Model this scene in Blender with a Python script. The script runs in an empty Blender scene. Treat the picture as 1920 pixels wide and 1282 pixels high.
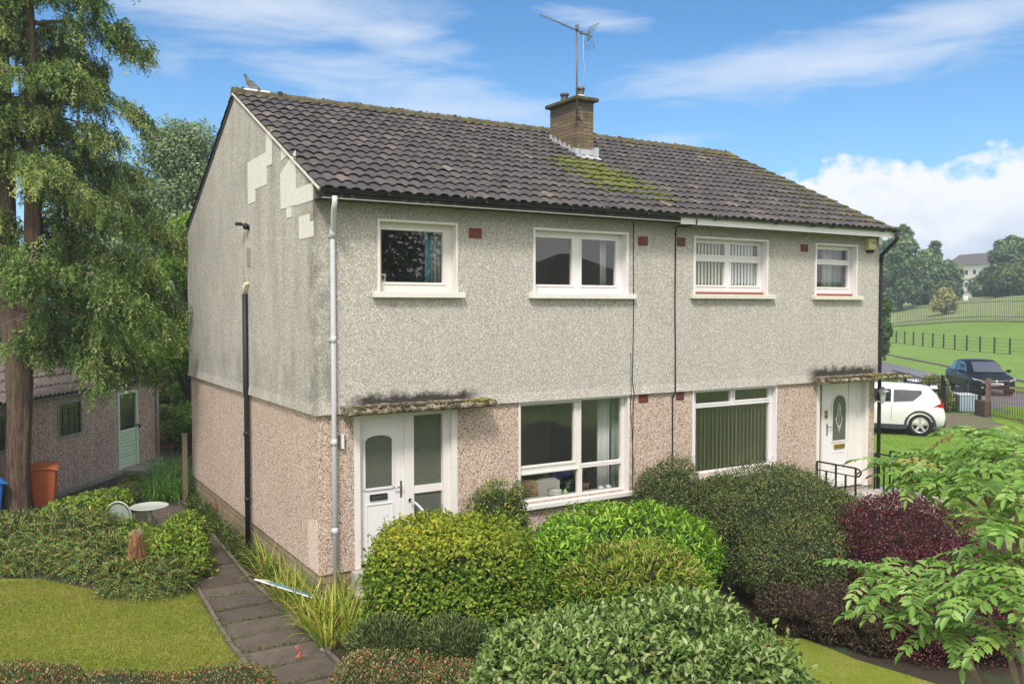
import bpy, bmesh, math, random
import numpy as np
from mathutils import Vector, Matrix
from math import sin, cos, pi, radians, atan2, sqrt
random.seed(7); rng = np.random.default_rng(11)
sc = bpy.context.scene
COL = sc.collection

# ---------------------------------------------------------------- camera
FPX = 1629.05; CAM = np.array([-4.1113, -12.1984, 3.8958]); YAW, PIT, ROL = .5462, .0385, -.0011
_f = np.array([sin(YAW)*cos(PIT), cos(YAW)*cos(PIT), -sin(PIT)])
_r0 = np.array([cos(YAW), -sin(YAW), 0.]); _u0 = np.cross(_r0, _f)
_r = _r0*cos(ROL)+_u0*sin(ROL); _u = -_r0*sin(ROL)+_u0*cos(ROL)
cam = bpy.data.objects.new('camera', bpy.data.cameras.new('camera')); COL.objects.link(cam)
cam.matrix_world = Matrix(((_r[0], _u[0], -_f[0], CAM[0]), (_r[1], _u[1], -_f[1], CAM[1]), (_r[2], _u[2], -_f[2], CAM[2]), (0, 0, 0, 1)))
cam.data.sensor_width = 36; cam.data.lens = 36*FPX/1920; cam.data.clip_end = 3000; cam.data.clip_start = .1
sc.camera = cam
def ray(x, y): return _f+_r*(x-960)/FPX-_u*(y-641)/FPX
def at(x, y, d): return CAM+ray(x, y)*d                      # point at a measured distance
def on(x, y, ax, v):                                         # point on a measured plane
    d = ray(x, y); return CAM+d*(v-CAM[ax])/d[ax]

# ---------------------------------------------------------------- light
SUN_EL, SUN_AZ = radians(50), radians(218)     # azimuth clockwise from +Y
sun = bpy.data.objects.new('sun', bpy.data.lights.new('sun', 'SUN')); COL.objects.link(sun)
sun.data.energy = 2.1; sun.data.angle = radians(11); sun.data.color = (1, .95, .88)
sun.rotation_euler = (radians(90)-SUN_EL, 0, pi-SUN_AZ)
sc.view_settings.view_transform = 'Standard'; sc.view_settings.look = 'None'
sc.view_settings.exposure = .68; sc.view_settings.gamma = 1
sc.cycles.max_bounces = 6; sc.cycles.transparent_max_bounces = 16; sc.cycles.diffuse_bounces = 2
sc.cycles.glossy_bounces = 3; sc.cycles.sample_clamp_indirect = 6

class NT:
    def __init__(s, t): s.t = t; t.nodes.clear()
    def n(s, typ, ins=None, **pr):
        o = s.t.nodes.new(typ)
        for k, v in pr.items():
            if k == 'ramp':
                cr = o.color_ramp
                while len(cr.elements) < len(v): cr.elements.new(.5)
                for e, (p, c) in zip(cr.elements, v):
                    e.position = p; e.color = (c, c, c, 1) if isinstance(c, (int, float)) else (*c, 1)
            else: setattr(o, k, v)
        for k, v in (ins or {}).items():
            if isinstance(v, bpy.types.NodeSocket): s.t.links.new(v, o.inputs[k])
            elif isinstance(v, bpy.types.Node): s.t.links.new(v.outputs[0], o.inputs[k])
            else:
                if isinstance(v, tuple) and len(v) == 3 and o.inputs[k].type == 'RGBA': v = (*v, 1)
                o.inputs[k].default_value = v
        return o
    def m(s, op, a, b=None, c=None, clamp=False):
        ins = {0: a}
        if b is not None: ins[1] = b
        if c is not None: ins[2] = c
        return s.n('ShaderNodeMath', ins, operation=op, use_clamp=clamp)
    def mix(s, f, a, b, mode='MIX'):
        o = s.t.nodes.new('ShaderNodeMix'); o.data_type = 'RGBA'; o.blend_type = mode
        for k, v in ((0, f), (6, a), (7, b)):
            if isinstance(v, bpy.types.NodeSocket): s.t.links.new(v, o.inputs[k])
            elif isinstance(v, bpy.types.Node): s.t.links.new(v.outputs[0], o.inputs[k])
            else: o.inputs[k].default_value = (*v, 1) if isinstance(v, tuple) else v
        return o.outputs[2]
    def noise(s, vec, scale, detail=3, rough=.55, dist=0):
        return s.n('ShaderNodeTexNoise', {'Vector': vec, 'Scale': scale, 'Detail': detail, 'Roughness': rough, 'Distortion': dist}).outputs['Fac']
    def ramp(s, fac, stops, interp='LINEAR'):
        o = s.n('ShaderNodeValToRGB', {0: fac}, ramp=stops); o.color_ramp.interpolation = interp; return o.outputs[0]

# sky: a clear blue seen between clouds; unseen cover added overhead and behind for whiter light
w = bpy.data.worlds.new('World'); sc.world = w; w.use_nodes = True
t = NT(w.node_tree)
sky = t.n('ShaderNodeTexSky', sky_type='NISHITA', sun_disc=False, sun_elevation=SUN_EL, sun_rotation=SUN_AZ, altitude=0, air_density=1.0, dust_density=.3, ozone_density=4.0)
tc = t.n('ShaderNodeTexCoord').outputs['Generated']
sp = t.n('ShaderNodeSeparateXYZ', {0: tc})
az = t.m('ARCTAN2', sp.outputs[0], sp.outputs[1]); el = t.m('ARCSINE', sp.outputs[2])
def blob(px, py, w_, h_, tilt=0):
    d = ray(px, py); d = d/np.linalg.norm(d); a0, e0 = atan2(d[0], d[1]), math.asin(d[2])
    da = t.m('SUBTRACT', az, a0); de = t.m('SUBTRACT', t.m('SUBTRACT', el, e0), t.m('MULTIPLY', da, tilt))
    q = t.m('ADD', t.m('POWER', t.m('DIVIDE', da, w_/FPX), 2), t.m('POWER', t.m('DIVIDE', de, h_/FPX), 2))
    return t.m('SUBTRACT', 1, t.m('SQRT', q), clamp=False)
def addmax(L):
    o = L[0]
    for x in L[1:]: o = t.m('MAXIMUM', o, x)
    return o
v2 = t.n('ShaderNodeCombineXYZ', {0: t.m('MULTIPLY', az, 3.0), 1: t.m('MULTIPLY', el, 15.0), 2: 0.})
v3 = t.n('ShaderNodeCombineXYZ', {0: t.m('MULTIPLY', az, 7.), 1: t.m('MULTIPLY', el, 10.0), 2: 3.})
n1 = t.noise(v2, 2.2, 7, .6, .5); n2 = t.noise(v3, 3.2, 8, .58, .2)
wisp = addmax([t.m('MULTIPLY', blob(*b[:5]), b[5]) for b in (
    (500, 15, 420, 75, -.02, .75), (740, 65, 190, 60, -.10, .6), (700, 145, 330, 75, -.02, .42), (820, 205, 420, 60, -.06, .45),
    (1520, 120, 480, 62, .05, .66), (1800, 42, 330, 60, .12, .55), (1130, 42, 130, 28, -.12, .42), (1240, 262, 200, 26, -.03, .28), (330, 110, 140, 60, 0, .2))])
wm = t.ramp(t.m('ADD', t.m('MULTIPLY', wisp, .95), t.m('SUBTRACT', n1, .58)), [(0.0, 0), (.28, .55), (.62, 1)])
wm = t.m('MULTIPLY', wm, .80)
cum = addmax([blob(1650, 418, 235, 108, .0), blob(1830, 410, 230, 95, .0), blob(1560, 452, 225, 85, 0), blob(1990, 380, 200, 110, 0)])
cm = t.ramp(t.m('ADD', cum, t.m('MULTIPLY', t.m('SUBTRACT', n2, .5), 1.25)), [(.04, 0), (.22, 1)])
# unseen cloud cover added for neutral light: overhead and south, behind the camera
vd = t.n('ShaderNodeVectorMath', {0: tc, 1: (float(_f[0]), float(_f[1]), .12)}, operation='DOT_PRODUCT').outputs['Value']
n3 = t.noise(tc, 2.6, 6, .55)
gm = t.ramp(t.m('ADD', t.m('SUBTRACT', .66, vd), t.m('MULTIPLY', t.m('SUBTRACT', n3, .5), .5)), [(0.02, 0), (.3, 1)])
skyc = t.mix(1.0, sky.outputs[0], (.46, .81, .99), 'MULTIPLY')
bel = t.ramp(el, [(0.0, 1), (.30, 0)])
skyc = t.mix(t.m('MULTIPLY', bel, .30), skyc, (4.6, 6.6, 8.6))
c = t.mix(wm, skyc, (5.3, 5.7, 6.4))
shade = t.ramp(t.m('ADD', t.m('MULTIPLY', el, 4.6), t.m('MULTIPLY', t.m('SUBTRACT', t.noise(v3, 2.0, 5), .5), 1.1)), [(.02, (3.2, 4.2, 5.6)), (.5, (6.3, 6.5, 6.9))])
c = t.mix(cm, c, shade)
c = t.mix(t.m('MULTIPLY', gm, .93), c, t.ramp(n3, [(.3, (6.0, 5.9, 6.2)), (.7, (10.6, 10.2, 10.1))]))
bg = t.n('ShaderNodeBackground', {0: c, 1: .1})
t.n('ShaderNodeOutputWorld', {0: bg})

# ---------------------------------------------------------------- mesh helpers
WORLD_LOC = {}
class MB:
    def __init__(s): s.v = []; s.f = []; s.m = []; s.sm = []
    def add(s, V, F, mi=0, smooth=False):
        b = len(s.v); s.v += [tuple(map(float, p)) for p in V]
        s.f += [tuple(b+i for i in f) for f in F]; s.m += [mi]*len(F); s.sm += [smooth]*len(F); return s
    def box(s, x0, x1, y0, y1, z0, z1, mi=0):
        V = [(x, y, z) for z in (z0, z1) for y in (y0, y1) for x in (x0, x1)]
        return s.add(V, [(0, 2, 3, 1), (4, 5, 7, 6), (0, 1, 5, 4), (2, 6, 7, 3), (0, 4, 6, 2), (1, 3, 7, 5)], mi)
    def obox(s, c, ax, ay, az_, hx, hy, hz, mi=0):        # oriented box: centre, three axes, half sizes
        c = np.array(c, float); A = [np.array(a, float)/np.linalg.norm(a) for a in (ax, ay, az_)]
        V = [c+A[0]*i*hx+A[1]*j*hy+A[2]*k*hz for k in (-1, 1) for j in (-1, 1) for i in (-1, 1)]
        return s.add(V, [(0, 2, 3, 1), (4, 5, 7, 6), (0, 1, 5, 4), (2, 6, 7, 3), (0, 4, 6, 2), (1, 3, 7, 5)], mi)
    def bar(s, a, b, w_, h_, mi=0, up=(0, 0, 1)):
        a = np.array(a, float); b = np.array(b, float); d = b-a; L = np.linalg.norm(d); d /= L
        sx = np.cross(d, up)
        if np.linalg.norm(sx) < 1e-4: sx = np.cross(d, (0, 1, 0))
        sx /= np.linalg.norm(sx); sz = np.cross(sx, d)
        return s.obox((a+b)/2, d, sx, sz, L/2, w_/2, h_/2, mi)
    def tube(s, pts, r, n=8, mi=0, caps=True):
        pts = [np.array(p, float) for p in pts]
        rr = list(r) if hasattr(r, '__len__') else [r]*len(pts)
        V = []; ref = None
        for i, p in enumerate(pts):
            d = pts[min(i+1, len(pts)-1)]-pts[max(i-1, 0)]; d /= (np.linalg.norm(d)+1e-12)
            if ref is None:
                ref = np.cross(d, (0, 0, 1)) if abs(d[2]) < .95 else np.cross(d, (1, 0, 0))
            ref = ref-d*(ref@d); ref /= np.linalg.norm(ref); q = np.cross(d, ref)
            V += [p+(ref*cos(2*pi*k/n)+q*sin(2*pi*k/n))*rr[i] for k in range(n)]
        F = [(i*n+k, i*n+(k+1) % n, (i+1)*n+(k+1) % n, (i+1)*n+k) for i in range(len(pts)-1) for k in range(n)]
        s.add(V, F, mi, True)
        if caps: 
            b = len(s.v)-len(V); s.f += [tuple(b+k for k in range(n))[::-1], tuple(b+(len(pts)-1)*n+k for k in range(n))]; s.m += [mi]*2; s.sm += [False]*2
        return s
    def lathe(s, c, prof, n=20, mi=0, smooth=True, ax=None):
        c = np.array(c, float); V = []
        e1, e2, e3 = (np.eye(3) if ax is None else ax)
        for r, z in prof: V += [c+e1*r*cos(2*pi*k/n)+e2*r*sin(2*pi*k/n)+e3*z for k in range(n)]
        F = [(i*n+k, i*n+(k+1) % n, (i+1)*n+(k+1) % n, (i+1)*n+k) for i in range(len(prof)-1) for k in range(n)]
        s.add(V, F, mi, smooth); b = len(s.v)-len(V)
        s.f += [tuple(b+k for k in range(n))[::-1], tuple(b+(len(prof)-1)*n+k for k in range(n))]; s.m += [mi]*2; s.sm += [False]*2
        return s
    def prism(s, poly, off, mi=0):                         # polygon (3d points) extruded by vector off
        n = len(poly); P = [np.array(p, float) for p in poly]; o = np.array(off, float)
        return s.add(P+[p+o for p in P], [tuple(range(n))[::-1], tuple(range(n, 2*n))]+[(i, (i+1) % n, n+(i+1) % n, n+i) for i in range(n)], mi)
    def grid(s, V, nu, nv, mi=0, smooth=True):             # V laid out nu rows of nv
        return s.add(V, [(i*nv+j, i*nv+j+1, (i+1)*nv+j+1, (i+1)*nv+j) for i in range(nu-1) for j in range(nv-1)], mi, smooth)
    def sphere(s, c, r, n=12, m=8, mi=0):
        c = np.array(c, float); r = np.array(r if hasattr(r, '__len__') else (r, r, r), float)
        return s.lathe((0, 0, 0), [(0, 0)]*0 or [(sin(pi*i/m) or 1e-3, -cos(pi*i/m)) for i in range(m+1)], n, mi).xf(c, r, n*(m+1))
    def xf(s, c, r, k):
        for i in range(len(s.v)-k, len(s.v)): s.v[i] = tuple(np.array(s.v[i])*r+c)
        return s
    def build(s, name, mats, parent=None, loc=None, bevel=0):
        o = WORLD_LOC[parent] if parent is not None else (np.array(loc, float) if loc is not None else np.zeros(3))
        me = bpy.data.meshes.new(name); me.from_pydata([tuple(np.array(p)-o) for p in s.v], [], s.f)
        for m_ in (mats if isinstance(mats, (list, tuple)) else [mats]): me.materials.append(m_)
        me.polygons.foreach_set('material_index', s.m); me.polygons.foreach_set('use_smooth', s.sm); me.update()
        ob = bpy.data.objects.new(name, me); COL.objects.link(ob)
        if parent is not None: ob.parent = parent
        else: ob.location = o
        WORLD_LOC[ob] = o
        if bevel:
            b = ob.modifiers.new('bevel', 'BEVEL'); b.width = bevel; b.segments = 2; b.limit_method = 'ANGLE'
        return ob
def tag(o, label=None, cat=None, group=None, kind=None):
    if label: o['label'] = label
    if cat: o['category'] = cat
    if group: o['group'] = group
    if kind: o['kind'] = kind
    return o
def empty(name, loc, label, cat, group=None):
    o = bpy.data.objects.new(name, None); COL.objects.link(o); o.location = loc; WORLD_LOC[o] = np.array(loc, float)
    o.empty_display_size = .2
    return tag(o, label, cat, group)

# ---------------------------------------------------------------- materials
MATS = {}
def mat(name):
    m_ = bpy.data.materials.new(name); m_.use_nodes = True; MATS[name] = m_; return m_, NT(m_.node_tree)
def simple(name, col, rough=.6, var=.12, scale=8, metal=0, spec=.4, bump=0, bscale=60, coat=0, dirt=None):
    m_, t = mat(name); tc = t.n('ShaderNodeTexCoord').outputs['Object']
    nz = t.noise(tc, scale, 4)
    c = t.mix(nz, tuple(x*(1-var) for x in col), tuple(min(1, x*(1+var)) for x in col))
    if dirt: c = t.mix(t.ramp(t.noise(tc, dirt[1], 5, .65), [(dirt[2], 0), (dirt[2]+.14, 1)]), c, dirt[0])
    ins = {'Base Color': c, 'Roughness': rough, 'Metallic': metal, 'Specular IOR Level': spec, 'Coat Weight': coat}
    if bump: ins['Normal'] = t.n('ShaderNodeBump', {'Height': t.noise(tc, bscale, 3), 'Strength': bump, 'Distance': .01})
    t.n('ShaderNodeOutputMaterial', {0: t.n('ShaderNodeBsdfPrincipled', ins)})
    return m_
def boxmask(t, pos, lo, hi, soft):
    """1 inside a box of world coordinates, soft edges"""
    sp = t.n('ShaderNodeSeparateXYZ', {0: pos}); o = None
    for i, (a, b, s_) in enumerate(zip(lo, hi, soft)):
        if a is None: continue
        q = t.m('MULTIPLY', t.m('SUBTRACT', sp.outputs[i], a), 1/s_, clamp=True)
        p = t.m('MULTIPLY', t.m('SUBTRACT', b, sp.outputs[i]), 1/s_, clamp=True)
        q = t.m('MULTIPLY', q, p); o = q if o is None else t.m('MULTIPLY', o, q)
    return o
def harl(name, stops, scale, stains_shade=True, base=(.3, .3, .3), dirty=.5):
    m_, t = mat(name); pos = t.n('ShaderNodeNewGeometry').outputs['Position']
    vor = t.n('ShaderNodeTexVoronoi', {'Vector': pos, 'Scale': scale, 'Randomness': 1.}, feature='F1')
    vs = t.n('ShaderNodeSeparateColor', {0: vor.outputs['Color']})
    c = t.ramp(vs.outputs[0], stops, 'CONSTANT')
    edge = t.ramp(vor.outputs['Distance'], [(.38, 1), (.70, .82)])
    c = t.mix(1., c, edge, 'MULTIPLY')
    sp = t.n('ShaderNodeSeparateXYZ', {0: pos})
    # weathering: broad clouding, vertical streaks
    st = t.n('ShaderNodeCombineXYZ', {0: t.m('MULTIPLY', sp.outputs[0], 2.4), 1: t.m('MULTIPLY', sp.outputs[1], 2.4), 2: t.m('MULTIPLY', sp.outputs[2], .25)})
    streak = t.ramp(t.noise(st, 1.6, 5, .6), [(.42, 0), (.75, 1)])
    cloud = t.ramp(t.noise(pos, .9, 5, .6), [(.35, 0), (.7, 1)])
    d = t.m('MULTIPLY', t.m('ADD', t.m('MULTIPLY', streak, .22), t.m('MULTIPLY', cloud, .35)), dirty)
    if stains_shade:
        gab = boxmask(t, pos, (-.2, None, None), (.01, None, None), (.01, 1, 1))      # the gable face weathers darker
        gv = t.n('ShaderNodeCombineXYZ', {0: 0., 1: t.m('MULTIPLY', sp.outputs[1], 1.5), 2: t.m('MULTIPLY', sp.outputs[2], .45)}); gs = t.m('MULTIPLY', t.ramp(t.noise(gv, 1.5, 6, .62), [(.42, 0), (.66, 1)]), t.ramp(t.noise(pos, 1.1, 4, .6), [(.3, .25), (.65, 1)]))
        d = t.m('ADD', d, t.m('MULTIPLY', gab, t.m('MULTIPLY', gs, .40)))
        low = t.m('MULTIPLY', boxmask(t, pos, (-.2, None, 2.0), (.01, None, 3.4), (.01, 1, .5)), t.ramp(t.noise(pos, 1.5, 5, .7), [(.4, 0), (.65, 1)]))
        c = t.mix(t.m('MULTIPLY', low, .38), c, (.16, .16, .12))
        edge_ = t.m('MULTIPLY', boxmask(t, pos, (-.3, -.3, 2.2), (.35, .35, 6), (.18, .18, .2)), t.ramp(t.noise(pos, 3, 4, .6), [(.35, 0), (.65, 1)]))
        d = t.m('ADD', d, t.m('MULTIPLY', edge_, .5))
        eave_shade = t.m('MULTIPLY', boxmask(t, pos, (None, -.2, 5.0), (None, .01, 5.9), (1, .01, .35)), .32)  # eaves shadow put into the wall colour as a smooth dark band
        d = t.m('ADD', d, eave_shade)
    c = t.mix(t.m('MINIMUM', d, .85), c, tuple(x*.42 for x in base))
    if stains_shade:      # black algae above the two door canopies and under the sills
        for lo, hi, k in (((.35, None, 2.30), (2.75, None, 3.0), .5), ((10.35, None, 2.30), (12.85, None, 3.15), .75)):
            b = boxmask(t, pos, lo, hi, (.55, 1, k*.9)); sp2 = t.n('ShaderNodeSeparateXYZ', {0: pos})
            up = t.m('MULTIPLY', t.m('SUBTRACT', hi[2], sp2.outputs[2]), 1/(hi[2]-2.42), clamp=True)
            f = t.ramp(t.m('ADD', t.m('MULTIPLY', t.m('MULTIPLY', up, up), 1.1), t.m('MULTIPLY', t.m('SUBTRACT', t.noise(pos, 7, 6, .7), .5), .9)), [(.42, 0), (.72, 1)])
            front = boxmask(t, pos, (None, -.3, None), (None, .02, None), (1, .01, 1))
            bm = boxmask(t, pos, (lo[0], None, None), (hi[0], None, None), (.35, 1, 1))
            c = t.mix(t.m('MULTIPLY', t.m('MULTIPLY', t.m('MULTIPLY', f, bm), front), .93), c, (.022, .02, .016))
        for x0, x1 in ((.9, 2.35), (3.7, 5.8), (7.2, 9.3), (10.6, 12.1)):
            bm = boxmask(t, pos, (x0, None, 3.78), (x1, .0, 4.08), (.12, 1, .22))
            f = t.ramp(t.noise(st, 6.0, 4, .7), [(.56, 0), (.66, 1)])
            c = t.mix(t.m('MULTIPLY', t.m('MULTIPLY', bm, f), .6), c, (.09, .075, .06))
    h = t.m('MULTIPLY', vor.outputs['Distance'], -1.)
    bmp = t.n('ShaderNodeBump', {'Height': h, 'Strength': .55, 'Distance': .012})
    t.n('ShaderNodeOutputMaterial', {0: t.n('ShaderNodeBsdfPrincipled', {'Base Color': c, 'Roughness': .93, 'Specular IOR Level': .2, 'Normal': bmp})})
    return m_
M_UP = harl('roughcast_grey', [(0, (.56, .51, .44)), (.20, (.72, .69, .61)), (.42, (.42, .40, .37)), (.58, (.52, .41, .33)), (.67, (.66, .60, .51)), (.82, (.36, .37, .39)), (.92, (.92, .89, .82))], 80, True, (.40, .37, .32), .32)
M_LOW = harl('pebbledash_pink', [(0, (.62, .45, .35)), (.2, (.78, .64, .53)), (.4, (.50, .33, .25)), (.55, (.66, .47, .37)), (.68, (.86, .76, .65)), (.79, (.20, .13, .10)), (.90, (.56, .49, .44))], 68, False, (.36, .28, .22), .3)
M_PATCH = harl('roughcast_repair', [(0, (.84, .81, .74)), (.3, (.92, .90, .83)), (.6, (.76, .73, .66)), (.8, (.88, .85, .79))], 80, False, (.6, .56, .5), .1)
M_PINKP = harl('pebbledash_repair', [(0, (.74, .52, .44)), (.3, (.82, .66, .57)), (.6, (.66, .48, .40)), (.8, (.80, .70, .61))], 55, False, (.6, .46, .4), .1)
M_SHED = harl('shed_pebbledash', [(0, (0.540, 0.360, 0.278)), (.2, (0.756, 0.558, 0.450)), (.4, (0.396, 0.252, 0.198)), (.55, (0.630, 0.450, 0.360)), (.72, (0.800, 0.756, 0.648)), (.85, (0.216, 0.180, 0.162))], 50, False, (.2, .16, .13), .5)
M_WHITE = simple('white_upvc', (.83, .80, .80), .35, .04, 3, spec=.45, dirt=((.62, .60, .54), 2.5, .62))
M_OLDW = simple('old_white_paint', (.80, .76, .71), .55, .08, 5, bump=.1, dirt=((.48, .40, .32), 9, .66))
M_CREAM = simple('cream_paint', (.72, .68, .58), .6, .08, 5, dirt=((.35, .30, .24), 7, .62))
M_BLACK = simple('black_plastic', (.012, .012, .013), .6, .2, 6, spec=.5)
M_GUTTER = simple('black_gutter', (.014, .015, .017), .3, .3, 3, spec=.5, dirt=((.05, .06, .04), 6, .66))
M_DARKF = simple('black_painted_fascia', (.03, .03, .03), .6, .3, 6, dirt=((.17, .15, .12), 9, .55))
M_GREYP = simple('grey_pipe_plastic', (.60, .61, .65), .8, .05, 4, dirt=((.40, .42, .44), 5, .6))
M_STONE = simple('plinth_blocks', (.34, .27, .19), .85, .2, 5, bump=.3)
M_TERRA = simple('terracotta', (.30, .075, .045), .8, .2, 20, bump=.2)
M_CONC = simple('weathered_concrete', (.30, .28, .24), .9, .25, 9, bump=.4, bscale=40, dirt=((.09, .09, .05), 5, .52))
M_LEAD = simple('lead_flashing', (.48, .50, .53), .55, .12, 9, metal=.2)
M_STEEL = simple('brushed_steel', (.35, .35, .36), .3, .1, 20, metal=.9)
M_BRASS = simple('brass', (.60, .40, .12), .3, .1, 20, metal=.9)
M_WOODP = simple('weathered_post', (.17, .13, .08), .85, .3, 12, bump=.3)
def glassmat(name, tint=(1, 1, 1), refl=.09, rough=0.0):
    m_, t = mat(name)
    lw = t.m('POWER', t.n('ShaderNodeLayerWeight', {'Blend': .5}).outputs['Facing'], 4.); fac = t.m('ADD', t.m('MULTIPLY', lw, .8), refl, clamp=True)
    tr = t.n('ShaderNodeBsdfTransparent', {0: tint}); gl = t.n('ShaderNodeBsdfGlossy', {0: (1, 1, 1), 'Roughness': rough})
    t.n('ShaderNodeOutputMaterial', {0: t.n('ShaderNodeMixShader', {0: fac, 1: tr, 2: gl})}); return m_
M_GLASS = glassmat('window_glass', (.86, .88, .86), .10)
M_CARGLASS = glassmat('tinted_car_glass', (.10, .12, .12), .13)
def frosted(name, col):
    m_, t = mat(name); pos = t.n('ShaderNodeNewGeometry').outputs['Position']
    sp = t.n('ShaderNodeSeparateXYZ', {0: pos})
    st = t.n('ShaderNodeCombineXYZ', {0: t.m('MULTIPLY', sp.outputs[0], 60), 1: 0., 2: t.m('MULTIPLY', sp.outputs[2], 14)})
    n_ = t.noise(st, 1, 3)
    c = t.mix(n_, tuple(x*.6 for x in col), tuple(x*1.5 for x in col))
    b = t.n('ShaderNodeBump', {'Height': n_, 'Strength': .15, 'Distance': .01})
    t.n('ShaderNodeOutputMaterial', {0: t.n('ShaderNodeBsdfPrincipled', {'Base Color': c, 'Roughness': .16, 'Normal': b, 'Specular IOR Level': .6})}); return m_
M_FROST = frosted('obscured_door_glass', (.11, .12, .098))

# ================================================================ TERRAIN
T_ = np.array([.65, .76]); N_ = np.array([.76, -.65]); E0 = np.array([47.5, 20.]); T_ /= np.linalg.norm(T_); N_ /= np.linalg.norm(N_)
def qs(x, y): d = np.array([x, y])-E0; return d@N_, d@T_
def xy(q, s): return E0+N_*q+T_*s
def height(x, y):
    q, s = qs(x, y)
    base = np.interp(q, [-22, -16, -11.5, -8, -6.3, -5.75, 0, 6], [-.6, -.45, -.15, -.12, -.04, .13, .14, .24])
    if q < -7: base = -.6+(base+.6)*float(np.clip((x-12.5)/4.5, 0, 1))
    q0 = np.interp(s, [0, 16, 41, 60], [10.2, 9.3, 7.2, 6.6])
    b = np.interp(q-q0, [0, 3, 7, 14, 26, 60, 200, 600], [0, 1.15, 2.3, 3.75, 5.3, 6.6, 8.5, 12])
    return float(base+b)
def grassmat(name, a, b_, dry, soil=None, scale=1.):
    m_, t = mat(name); pos = t.n('ShaderNodeNewGeometry').outputs['Position']
    f = t.noise(pos, .8*scale, 5, .6); g = t.noise(pos, 26*scale, 4, .7)
    c = t.mix(t.ramp(f, [(.3, 0), (.7, 1)]), a, b_)
    c = t.mix(t.ramp(t.noise(pos, 1.7*scale, 5, .65), [(.5, 0), (.66, .8)]), c, dry)
    c = t.mix(t.ramp(g, [(.3, .55), (.7, 0)]), c, tuple(x*.45 for x in a))
    if soil: c = t.mix(t.ramp(t.noise(pos, 3.1, 5, .7), [(.60, 0), (.70, 1)]), c, soil)
    b = t.n('ShaderNodeBump', {'Height': t.noise(pos, 45*scale, 4, .7), 'Strength': .7, 'Distance': .03})
    t.n('ShaderNodeOutputMaterial', {0: t.n('ShaderNodeBsdfPrincipled', {'Base Color': c, 'Roughness': .95, 'Specular IOR Level': .1, 'Normal': b})}); return m_
M_FIELD = grassmat('field_grass', (.17, .29, .055), (.22, .35, .07), (.29, .34, .12), scale=.25)
M_ROUGH = grassmat('rough_meadow', (.17, .27, .08), (.34, .37, .17), (.44, .38, .25), scale=.5)
M_LAWN = grassmat('lawn_grass', (.20, .27, .03), (.28, .32, .05), (.38, .32, .10))
M_LAWN2 = grassmat('bright_lawn_grass', (.17, .32, .035), (.25, .40, .06), (.33, .37, .11))
m_, t = mat('garden_soil'); pos = t.n('ShaderNodeNewGeometry').outputs['Position']
c = t.mix(t.noise(pos, 14, 6, .7), (.022, .015, .010), (.085, .058, .035))
c = t.mix(t.ramp(t.n('ShaderNodeTexVoronoi', {'Vector': pos, 'Scale': 22.}).outputs['Distance'], [(.12, .7), (.2, 0)]), c, (.17, .10, .05))
c = t.mix(t.ramp(t.noise(pos, 2, 5, .6), [(.52, 0), (.62, .8)]), c, (.05, .085, .02))
t.n('ShaderNodeOutputMaterial', {0: t.n('ShaderNodeBsdfPrincipled', {'Base Color': c, 'Roughness': .95, 'Normal': t.n('ShaderNodeBump', {'Height': t.noise(pos, 30, 5, .7), 'Strength': 1., 'Distance': .04})})}); M_SOIL = m_
m_, t = mat('wet_asphalt'); pos = t.n('ShaderNodeNewGeometry').outputs['Position']
c = t.mix(t.noise(pos, .5, 5, .6), (.10, .10, .105), (.26, .25, .24))
c = t.mix(t.noise(pos, 30, 3), c, (.16, .16, .16))
t.n('ShaderNodeOutputMaterial', {0: t.n('ShaderNodeBsdfPrincipled', {'Base Color': c, 'Roughness': t.m('MULTIPLY_ADD', t.noise(pos, .6, 4), .6, .25)})}); M_ROAD = m_
M_KERB = simple('kerb_stone', (.25, .22, .19), .9, .2, 3)
M_DRIVE = simple('worn_drive', (.17, .13, .10), .9, .3, 1.2, bump=.3, bscale=20, dirt=((.12, .20, .04), 1.6, .53))

Q = [-600, -200, -80, -40, -22, -19, -16, -14, -12, -11.5, -9, -8, -6.3, -5.75, -5.7, 0, 1, 3, 5, 6.5, 7.2, 8, 9, 10, 11, 12, 13.5, 15, 17, 19, 22, 25, 30, 35, 42, 50, 65, 80, 120, 200, 600]
S = [-600, -200, -100]+list(range(-60, 0, 2))+list(range(0, 140, 4))+[150, 180, 220, 300, 600]
b = MB(); V = []
for s_ in S:
    for q in Q:
        p = xy(q, s_); z = height(*p)
        V.append((p[0], p[1], z if q < 0 else z+.02))
b.grid(V, len(S), len(Q)); 
g = b.build('ground', M_FIELD); tag(g, kind='structure')
def strip(name, qa, qb, dz, m_, s0=-60, s1=130, th=0, n=40):
    b = MB(); V = []
    for i in range(n+1):
        s_ = s0+(s1-s0)*i/n
        for q in (qa, qb): p = xy(q, s_); V.append((p[0], p[1], height(p[0], p[1])+dz))
    b.grid(V, n+1, 2)
    o = b.build(name, m_); tag(o, kind='structure')
    if th: md = o.modifiers.new('solid', 'SOLIDIFY'); md.thickness = th; md.offset = 1
    return o
strip('road', -5.68, -.02, .012, M_ROAD, -34, 130)
b = MB()
for i in range(60):          # kerb of the far side, in separate stones
    s0 = -30+i*2; a = xy(.08, s0+.02); c_ = xy(.08, s0+1.98); z = height(*a)+.06
    b.bar((a[0], a[1], z), (c_[0], c_[1], height(*c_)+.06), .15, .16)
tag(b.build('kerb', M_KERB), kind='structure')
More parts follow.
